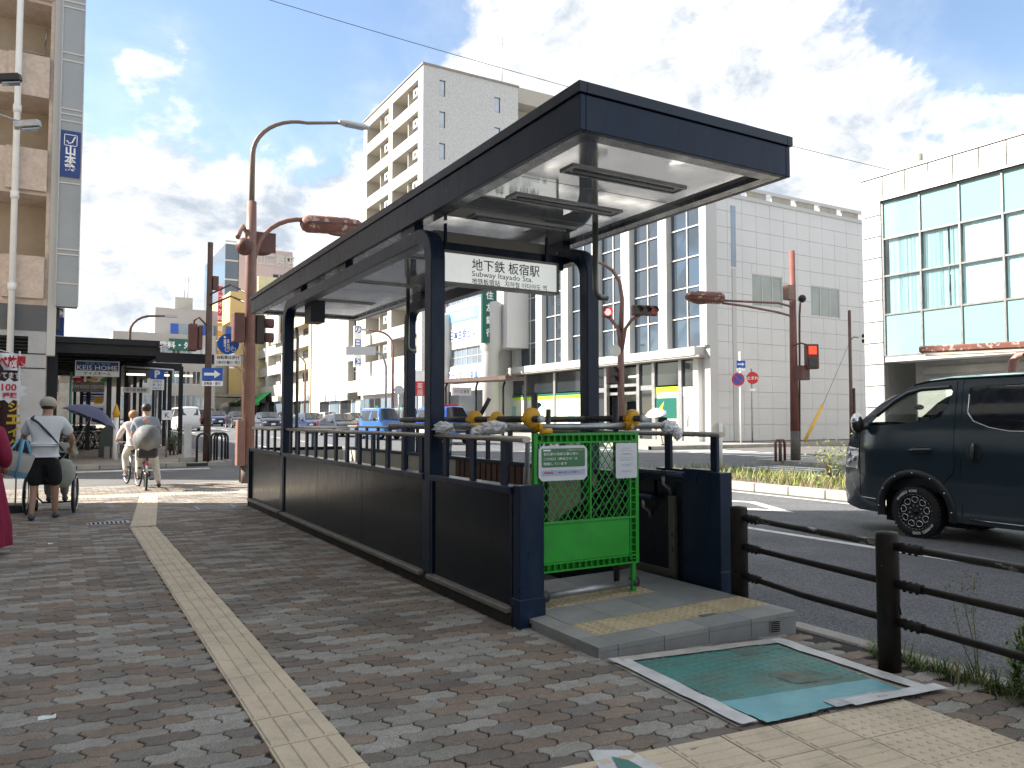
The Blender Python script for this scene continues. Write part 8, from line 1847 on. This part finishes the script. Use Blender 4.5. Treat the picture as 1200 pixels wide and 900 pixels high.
def person(label, P, facing, loc, shirt=None, lower=None, shoes=M_SHOE, hair=M_HAIR, s=1.0, short_sleeve=True, lower_kind='trousers', name='person'):
    """P: joint dictionary in local space (x right, y forward, z up)"""
    t = thing(name, label, 'person', (0, 0, 0)); g = lambda k: Vector(P[k]); order = ['pelvis', 'belly', 'chest', 'neck', 'head0', 'head1', 'lsh', 'lel', 'lwr', 'rsh', 'rel', 'rwr', 'lhip', 'lkn', 'lan', 'ltoe', 'rhip', 'rkn', 'ran', 'rtoe']
    rad = dict(pelvis=(.15, .115), belly=(.135, .105), chest=(.15, .11), neck=(.055, .055), head0=(.078, .088), head1=(.074, .086), lsh=(.058, .058), rsh=(.058, .058), lel=(.042, .042), rel=(.042, .042), lwr=(.027, .027), rwr=(.027, .027), lhip=(.092, .092), rhip=(.092, .092), lkn=(.058, .058), rkn=(.058, .058), lan=(.038, .038), ran=(.038, .038), ltoe=(.03, .03), rtoe=(.03, .03))
    ix = {k: i for i, k in enumerate(order)}; E = [('pelvis', 'belly'), ('belly', 'chest'), ('chest', 'neck'), ('neck', 'head0'), ('head0', 'head1'), ('chest', 'lsh'), ('lsh', 'lel'), ('lel', 'lwr'), ('chest', 'rsh'), ('rsh', 'rel'), ('rel', 'rwr'), ('pelvis', 'lhip'), ('lhip', 'lkn'), ('lkn', 'lan'), ('lan', 'ltoe'), ('pelvis', 'rhip'), ('rhip', 'rkn'), ('rkn', 'ran'), ('ran', 'rtoe')]
    ex = MB(); hd = (g('head0') + g('head1')) / 2; ff = Vector(P.get('look', (0, 1, 0)))
    face(ex, hd, ff); ex.mi = 0
    for sd, a, b in ((-1, 'lel', 'lwr'), (1, 'rel', 'rwr')): hand_mesh(ex, g(b), g(b) - g(a), -sd, 1.0, .9)
    skin('body', [(P[k],) + rad[k] for k in order], [(ix[a], ix[b]) for a, b in E], [M_SKIN, M_EYE], t, 2, 0, ex)
    if shirt:
        slv = .62 if short_sleeve else .98; J = [('pelvis', .19, .155), ('belly', .182, .15), ('chest', .19, .15), ('neck', .082, .082)]; pts = [(tuple(g(k) + (Vector((0, 0, -.02)) if k == 'neck' else Vector((0, 0, -.05)) if k == 'pelvis' and lower_kind != 'skirt' else Vector())), a, b) for k, a, b in J]; ed = [(0, 1), (1, 2), (2, 3)]
        if lower_kind != 'skirt': pts.append((tuple(g('pelvis') + Vector((0, 0, -.04))), .185, .15)); ed.append((0, 4))
        for sd in 'lr':
            b = len(pts); sh__, el, wr = g(sd + 'sh'), g(sd + 'el'), g(sd + 'wr')
            if short_sleeve: pts += [(tuple(sh__), .09, .09), (tuple(sh__.lerp(el, .75)), .08, .08)]; ed += [(2, b), (b, b + 1)]
            else: pts += [(tuple(sh__), .08, .08), (tuple(el), .062, .062), (tuple(el.lerp(wr, .92)), .048, .048)]; ed += [(2, b), (b, b + 1), (b + 1, b + 2)]
        skin('shirt', pts, ed, shirt, t, 2)
    if lower:
        if lower_kind == 'skirt':
            m = MB(); pe = g('pelvis'); m.M = Matrix.Translation((pe.x, pe.y, 0)); H_ = pe.z; prof = [(.30, .10), (.29, .3), (.25, H_ * .6), (.20, H_ * .95), (.165, H_ + .10), (.15, H_ + .2)]; n = 40; pts = [(r * (1 + .07 * sin(9 * 2 * pi * k / n) * (1 if i < 3 else .3)) * cos(2 * pi * k / n), r * .85 * (1 + .07 * sin(9 * 2 * pi * k / n) * (1 if i < 3 else .3)) * sin(2 * pi * k / n), z_) for i, (r, z_) in enumerate(prof) for k in range(n)]
            m.add(pts, [(i * n + k, i * n + (k + 1) % n, (i + 1) * n + (k + 1) % n, (i + 1) * n + k) for i in range(len(prof) - 1) for k in range(n)], True); part('dress', m, lower, t)
        else:
            e_ = .75 if lower_kind == 'shorts' else .97; pts = [(tuple(g('pelvis') + Vector((0, 0, .06))), .17, .135), (tuple(g('pelvis')), .18, .145)]; ed = [(0, 1)]
            for sd in 'lr':
                b = len(pts); hp, kn, an = g(sd + 'hip'), g(sd + 'kn'), g(sd + 'an'); k1 = (.125, .105, .10) if lower_kind == 'shorts' else (.115, .078, .062)
                if lower_kind == 'shorts': pts += [(tuple(hp), k1[0], k1[0]), (tuple(hp.lerp(kn, 1.12)), k1[1], k1[1])]; ed += [(1, b), (b, b + 1)]
                else: pts += [(tuple(hp), k1[0], k1[0]), (tuple(kn), k1[1], k1[1]), (tuple(kn.lerp(an, .95)), k1[2], k1[2])]; ed += [(1, b), (b, b + 1), (b + 1, b + 2)]
            skin('shorts' if lower_kind == 'shorts' else 'trousers', pts, ed, lower, t, 2)
    for sd in 'lr':
        an, to = g(sd + 'an'), g(sd + 'toe'); m = MB(); d = (to - an); d.z = 0; d.normalize(); R_ = d.to_track_quat('Y', 'Z').to_matrix(); c = an + d * .07 + Vector((0, 0, to.z - an.z + .015)); pts = MB(); m.M = Matrix.Translation(c) @ R_.to_4x4(); m.ball((0, 0, 0), (.046, .135, .042), 12, 8); part('shoe', m, shoes, t)
    if hair:
        m = MB(); m.ball(hd + Vector((0, 0, .025)) - ff * .018, (.098, .108, .098), 16, 10, True, lambda q: 1 + .05 * noise.noise(q * 5)); part('hair', m, hair, t)
    t.location = loc; t.rotation_euler = (0, 0, facing); return t
def place_child(parent, o_name, mb, m_, label=None):
    ORG[parent.name] = Vector((0, 0, 0)); return part(o_name, mb, m_, parent, label)
M_TEE = mat('white_shirt', (.66, .68, .72), .85, 0, .06, 6, .2, 14); M_BLKC = mat('black_cloth', (.012, .013, .016), .9, 0, .15, 8); M_WTR = mat('cream_trousers', (.55, .52, .46), .85, 0, .06, 6, .2, 14)
# pushing the wheelchair, seen from behind
c = GZ(50, 609)
P1 = dict(pelvis=(0, 0, .93), belly=(0, .04, 1.10), chest=(0, .12, 1.32), neck=(0, .18, 1.47), head0=(0, .22, 1.57), head1=(0, .235, 1.67), lsh=(-.20, .13, 1.385), lel=(-.31, .24, 1.14), lwr=(-.26, .48, 1.0), rsh=(.20, .13, 1.385), rel=(.32, .24, 1.14), rwr=(.28, .48, 1.0), lhip=(-.10, 0, .88), lkn=(-.12, .06, .50), lan=(-.13, -.10, .09), ltoe=(-.14, .06, .03), rhip=(.10, 0, .88), rkn=(.13, .10, .50), ran=(.13, .14, .09), rtoe=(.15, .30, .03), look=(0, 1, -.15))
p1 = person('person in white shirt, black shorts and cap pushing a wheelchair, seen from behind', P1, -.12, (c.x, c.y, 0), M_TEE, M_BLKC, lower_kind='shorts')
m = MB(); m.ball((0, .215, 1.665), (.112, .125, .095), 16, 10); m.M = Matrix.Translation((0, .32, 1.66)) ; m.ball((0, 0, 0), (.09, .10, .012), 12, 6); place_child(p1, 'cap', m, mat('beige_cap', (.42, .38, .32), .8))
m = MB(); m.tube([(-.17, .0, 1.44), (-.08, -.055, 1.38), (.06, -.07, 1.22), (.19, -.03, 1.04), (.22, .06, .98)], .018, 6); m.tube([(-.17, .0, 1.44), (-.16, .14, 1.47), (-.06, .26, 1.36)], .018, 6); sb_ = place_child(p1, 'shoulder_strap', m, mat('navy_strap', (.03, .035, .06), .7)); place_child(p1, 'shoulder_bag', MB().ball((-.27, .06, 1.02), (.10, .07, .14), 12, 8), mat('navy_strap', (.03, .035, .06)))
def wheelchair(c, rz):
    t = thing('wheelchair', 'wheelchair with large spoked wheels pushed by the person in white', 'wheelchair', (0, 0, 0))
    for s_ in (-1, 1):
        m = MB(); m.M = Matrix.Translation((s_ * .31, 0, .30)) @ Matrix.Rotation(pi / 2, 4, 'Y'); ring = lambda R: [(R * cos(2 * pi * i / 28), R * sin(2 * pi * i / 28), 0) for i in range(29)]
        m.tube(ring(.29), .018, 6, False); w_ = part('wheel', m, M_TYRE, t); m = MB(); m.M = Matrix.Translation((s_ * .335, 0, .30)) @ Matrix.Rotation(pi / 2, 4, 'Y'); m.tube(ring(.25), .009, 5, False)
        for i in range(12): a = 2 * pi * i / 12; m.cyl((0, 0, 0), (.28 * cos(a), .28 * sin(a), -.02 * s_), .002, 3)
        part('hand_rim', m, M_ALU, w_)
        m = MB(); m.M = Matrix.Translation((s_ * .26, .48, .09)) @ Matrix.Rotation(pi / 2, 4, 'Y'); m.lathe([(.05, -.015), (.09, -.015), (.09, .015), (.05, .015)], 14); part('caster', m, M_TYRE, t)
        m = MB(); m.tube([(s_ * .25, -.22, .98), (s_ * .25, -.10, .95), (s_ * .25, -.08, .48), (s_ * .25, .42, .46), (s_ * .25, .52, .2), (s_ * .2, .62, .12)], .014, 6); m.tube([(s_ * .25, -.08, .70), (s_ * .25, .25, .70), (s_ * .25, .35, .46)], .012, 6); part('frame', m, M_STEEL, t)
        part('grip', MB().cyl((s_ * .25, -.30, .985), (s_ * .25, -.18, .975), .02, 8), M_BLACK, t)
    part('seat', MB().box(-.24, .24, -.06, .40, .44, .48), M_BLKC, t); part('backrest', MB().box(-.24, .24, -.10, -.07, .5, .92), M_BLKC, t); part('footrest', MB().box(-.2, .2, .58, .72, .10, .12), M_BLACK, t)
    t.location = c; t.rotation_euler = (0, 0, rz); return t
wc = (c.x + .09, c.y + .80, 0); wheelchair(wc, -.12)
P2 = dict(pelvis=(0, .08, .58), belly=(0, .06, .74), chest=(0, .05, .95), neck=(0, .07, 1.08), head0=(0, .09, 1.17), head1=(0, .10, 1.26), lsh=(-.18, .06, 1.0), lel=(-.27, .12, .76), lwr=(-.2, .33, .72), rsh=(.18, .06, 1.0), rel=(.28, .18, .86), rwr=(.24, .30, 1.04), lhip=(-.09, .1, .56), lkn=(-.11, .50, .56), lan=(-.11, .58, .20), ltoe=(-.11, .70, .15), rhip=(.09, .1, .56), rkn=(.11, .50, .56), ran=(.11, .58, .20), rtoe=(.11, .70, .15))
person('person seated in the wheelchair holding a navy parasol, mostly hidden', P2, -.12, wc, mat('grey_green_cloth', (.30, .32, .28), .9), mat('grey_green_cloth', (.30, .32, .28)), short_sleeve=False)
ps2 = thing('parasol', 'open navy parasol tilted over the wheelchair', 'parasol', (0, 0, 0)); m = MB(); R_ = Matrix.Translation((.26, .34, 1.02)) @ Matrix.Rotation(.42, 4, 'Y') @ Matrix.Rotation(-.1, 4, 'X'); m.M = R_; n = 8; prof = [(.0, .66), (.14, .64), (.30, .57), (.42, .46)]
pts = [(r * cos(2 * pi * k / 16) * (1 if k % 2 == 0 else .94), r * sin(2 * pi * k / 16) * (1 if k % 2 == 0 else .94), z_ + (0 if k % 2 == 0 else .012)) for r, z_ in prof for k in range(16)]
m.add(pts, [(i * 16 + k, i * 16 + (k + 1) % 16, (i + 1) * 16 + (k + 1) % 16, (i + 1) * 16 + k) for i in range(3) for k in range(16)], True); part('canopy', m, mat('navy_parasol_cloth', (.075, .08, .16), .7, 0, .1), ps2); m = MB(); m.M = R_; m.cyl((0, 0, 0), (0, 0, .70), .008, 6); part('shaft', m, M_STEEL, ps2)
m = MB(); m.M = R_
for k in range(8): a = 2 * pi * k / 8; m.cyl((0, 0, .62), (.42 * cos(a), .42 * sin(a), .455), .004, 4)
part('ribs', m, M_STEEL, ps2); ps2.location = wc; ps2.rotation_euler = (0, 0, -.12)
hg = thing('hanging_bag', 'pale cloth bag hanging from the wheelchair handle', 'bag', (0, 0, 0)); m = MB(); m.ball((.20, -.30, .62), (.15, .09, .22), 14, 10, True, lambda q: 1 + .15 * noise.noise(q * 2)); part('sack', m, mat('grey_green_bag', (.36, .38, .33), .9, 0, .1, 8), hg); part('handles', MB().tube([(.14, -.28, .8), (.25, -.2, .96), (.26, -.3, .8)], .01, 6), mat('grey_green_bag', (.36, .38, .33)), hg); hg.location = wc; hg.rotation_euler = (0, 0, -.12)
# in the maroon dress, half out of the picture
cm = GZ(-27, 652)
P3 = dict(pelvis=(0, 0, .88), belly=(0, 0, 1.04), chest=(0, .02, 1.22), neck=(0, .03, 1.37), head0=(0, .05, 1.46), head1=(0, .06, 1.55), lsh=(-.17, .02, 1.28), lel=(-.24, .0, 1.02), lwr=(-.22, .12, .80), rsh=(.17, .02, 1.28), rel=(.26, -.03, 1.02), rwr=(.20, .10, .92), lhip=(-.09, 0, .84), lkn=(-.10, .03, .46), lan=(-.10, -.04, .08), ltoe=(-.10, .1, .03), rhip=(.09, 0, .84), rkn=(.10, .03, .46), ran=(.10, .06, .08), rtoe=(.10, .2, .03))
M_MAR = mat('maroon_dress_cloth', (.26, .012, .055), .85, 0, .12, 6, .2, 12)
person('person in a long maroon dress with a tote bag, cut by the left edge', P3, -.3, (cm.x, cm.y, 0), M_MAR, M_MAR, M_BLACK, lower_kind='skirt', short_sleeve=False)
tb = thing('tote_bag', 'white tote bag with pale blue bands carried by the person in maroon', 'bag', (0, 0, 0)); bc = PD(17, 541, 9.2); fl_ = lambda a, b: (-.16 + .32 * a, .07 * sin(pi * a), b)
m = MB(); n = 20
prof = [(.0, .0, .0), (.13, .05, .0), (.16, .075, .10), (.18, .085, .22), (.19, .07, .28)]; pts = [(r * cos(2 * pi * k / n), q * sin(2 * pi * k / n), z_) for r, q, z_ in prof for k in range(n)]; m.add(pts, [(i * n + k, i * n + (k + 1) % n, (i + 1) * n + (k + 1) % n, (i + 1) * n + k) for i in range(4) for k in range(n)], True); bgp = part('bag_body', m, mat('tote_white', (.58, .57, .54), .85, 0, .08, 8, .2, 20), tb)
M_LBL = mat('tote_pale_blue', (.16, .42, .58), .8); m = MB(); m.M = Matrix.Diagonal((1.012, 1.03, 1, 1)); pts = [(r * cos(2 * pi * k / n), q * sin(2 * pi * k / n), z_) for r, q, z_ in ((.13, .05, -.002), (.153, .068, .07)) for k in range(n)]; m.add(pts, [(k, (k + 1) % n, n + (k + 1) % n, n + k) for k in range(n)], True); part('blue_base', m, M_LBL, bgp)
for sgn in (-1, 1): part('handle', MB().tube([(-.07, sgn * .082, .0), (-.075, sgn * .095, .2), (-.07, sgn * .085, .29), (-.03, sgn * .03, .44), (.03, sgn * .03, .44), (.07, sgn * .085, .29), (.075, sgn * .095, .2), (.07, sgn * .08, .0)], .014, 6), M_LBL, bgp)
tb.location = (bc.x, bc.y, bc.z - .17); tb.rotation_euler = (0, .22, -.55)
# the two cyclists waiting at the crossing
c1 = GZ(175, 576); c2 = GZ(157, 570)
b1 = bicycle('bicycle', 'dark bicycle with a covered grey child seat, right of the two at the crossing', (c1.x, c1.y + .86, 0), -.06, M_BLACK, s=1.0)
ORG[b1.name] = Vector((0, 0, 0)); m = MB(); m.ball((0, -.60, 1.02), (.27, .36, .30), 18, 12, True, lambda q: 1 + .06 * noise.noise(q * 3)); part('child_seat_cover', m, mat('grey_clear_cover', (.13, .135, .135), .7, 0, .35, 6), b1); part('child_seat', MB().box(-.19, .19, -.86, -.36, .66, .86), M_BLACK, b1, bevel=.04)
b2c = bicycle('bicycle', 'pale bicycle carrying the rider in cream trousers, left of the two', (c2.x, c2.y + .55, 0), .16, M_BIKE, s=.92)
RID = dict(pelvis=(0, -.20, .90), belly=(0, -.17, 1.06), chest=(0, -.08, 1.25), neck=(0, -.02, 1.38), head0=(0, .02, 1.47), head1=(0, .03, 1.56), lsh=(-.17, -.07, 1.30), lel=(-.25, .08, 1.10), lwr=(-.24, .26, 1.02), rsh=(.17, -.07, 1.30), rel=(.25, .08, 1.10), rwr=(.24, .26, 1.02), lhip=(-.09, -.18, .86), lkn=(-.12, .14, .62), lan=(-.12, .02, .26), ltoe=(-.12, .14, .19), rhip=(.09, -.18, .86), rkn=(.14, .12, .52), ran=(.12, .06, .30), rtoe=(.12, .18, .23))
person('person with light brown hair and cream trousers riding the pale bicycle', RID, .16, (c2.x, c2.y + .55, 0), mat('pale_pink_blouse', (.52, .46, .46), .85, 0, .06), M_WTR, hair=mat('light_brown_hair', (.28, .15, .07), .6, 0, .2, 20), short_sleeve=False)
RID2 = dict(RID); RID2.update(rkn=(.20, .05, .48), ran=(.26, -.12, .09), rtoe=(.28, .02, .035), rhip=(.10, -.16, .88), head0=(.0, .03, 1.60), head1=(0, .04, 1.70), neck=(0, -.02, 1.49), chest=(0, -.08, 1.34), lsh=(-.19, -.07, 1.39), rsh=(.19, -.07, 1.39))
person('person in grey blue top astride the bicycle with the covered child seat', RID2, -.06, (c1.x, c1.y + 1.0, 0), mat('grey_blue_top', (.22, .25, .30), .85), M_WTR, M_BLACK)
# far walker with the white umbrella
d = 38; wp = PD(777, 521, d); gw = gz(wp.y) + .03
P4 = dict(pelvis=(0, 0, .90), belly=(0, 0, 1.06), chest=(0, .01, 1.25), neck=(0, .02, 1.40), head0=(0, .04, 1.49), head1=(0, .05, 1.58), lsh=(-.17, .02, 1.31), lel=(-.22, .06, 1.05), lwr=(-.18, .24, .98), rsh=(.17, .02, 1.31), rel=(.22, .14, 1.10), rwr=(.14, .30, 1.25), lhip=(-.09, 0, .86), lkn=(-.1, .12, .48), lan=(-.1, .02, .08), ltoe=(-.1, .16, .03), rhip=(.09, 0, .86), rkn=(.1, .0, .47), ran=(.1, -.22, .10), rtoe=(.1, -.10, .03))
person('person in black top and beige trousers walking under a white umbrella by the bank', P4, pi / 2 + .4, (wp.x, wp.y, gw), M_BLKC, mat('beige_trousers', (.40, .36, .29), .85))
um = thing('umbrella', 'white umbrella held by the person walking by the bank', 'umbrella', (0, 0, 0)); m = MB(); m.M = Matrix.Translation((.14, .32, 1.22)) @ Matrix.Rotation(-.35, 4, 'X'); prof = [(.0, .62), (.2, .58), (.4, .47), (.52, .34)]; pts = [(r * cos(2 * pi * k / 16), r * sin(2 * pi * k / 16), z_) for r, z_ in prof for k in range(16)]; m.add(pts, [(i * 16 + k, i * 16 + (k + 1) % 16, (i + 1) * 16 + (k + 1) % 16, (i + 1) * 16 + k) for i in range(3) for k in range(16)], True); part('canopy', m, M_TEE, um); m = MB(); m.M = Matrix.Translation((.14, .32, 1.22)) @ Matrix.Rotation(-.35, 4, 'X'); m.cyl((0, 0, 0), (0, 0, .66), .01, 6); part('shaft', m, M_STEEL, um); um.location = (wp.x, wp.y, gw); um.rotation_euler = (0, 0, pi / 2 + .4)
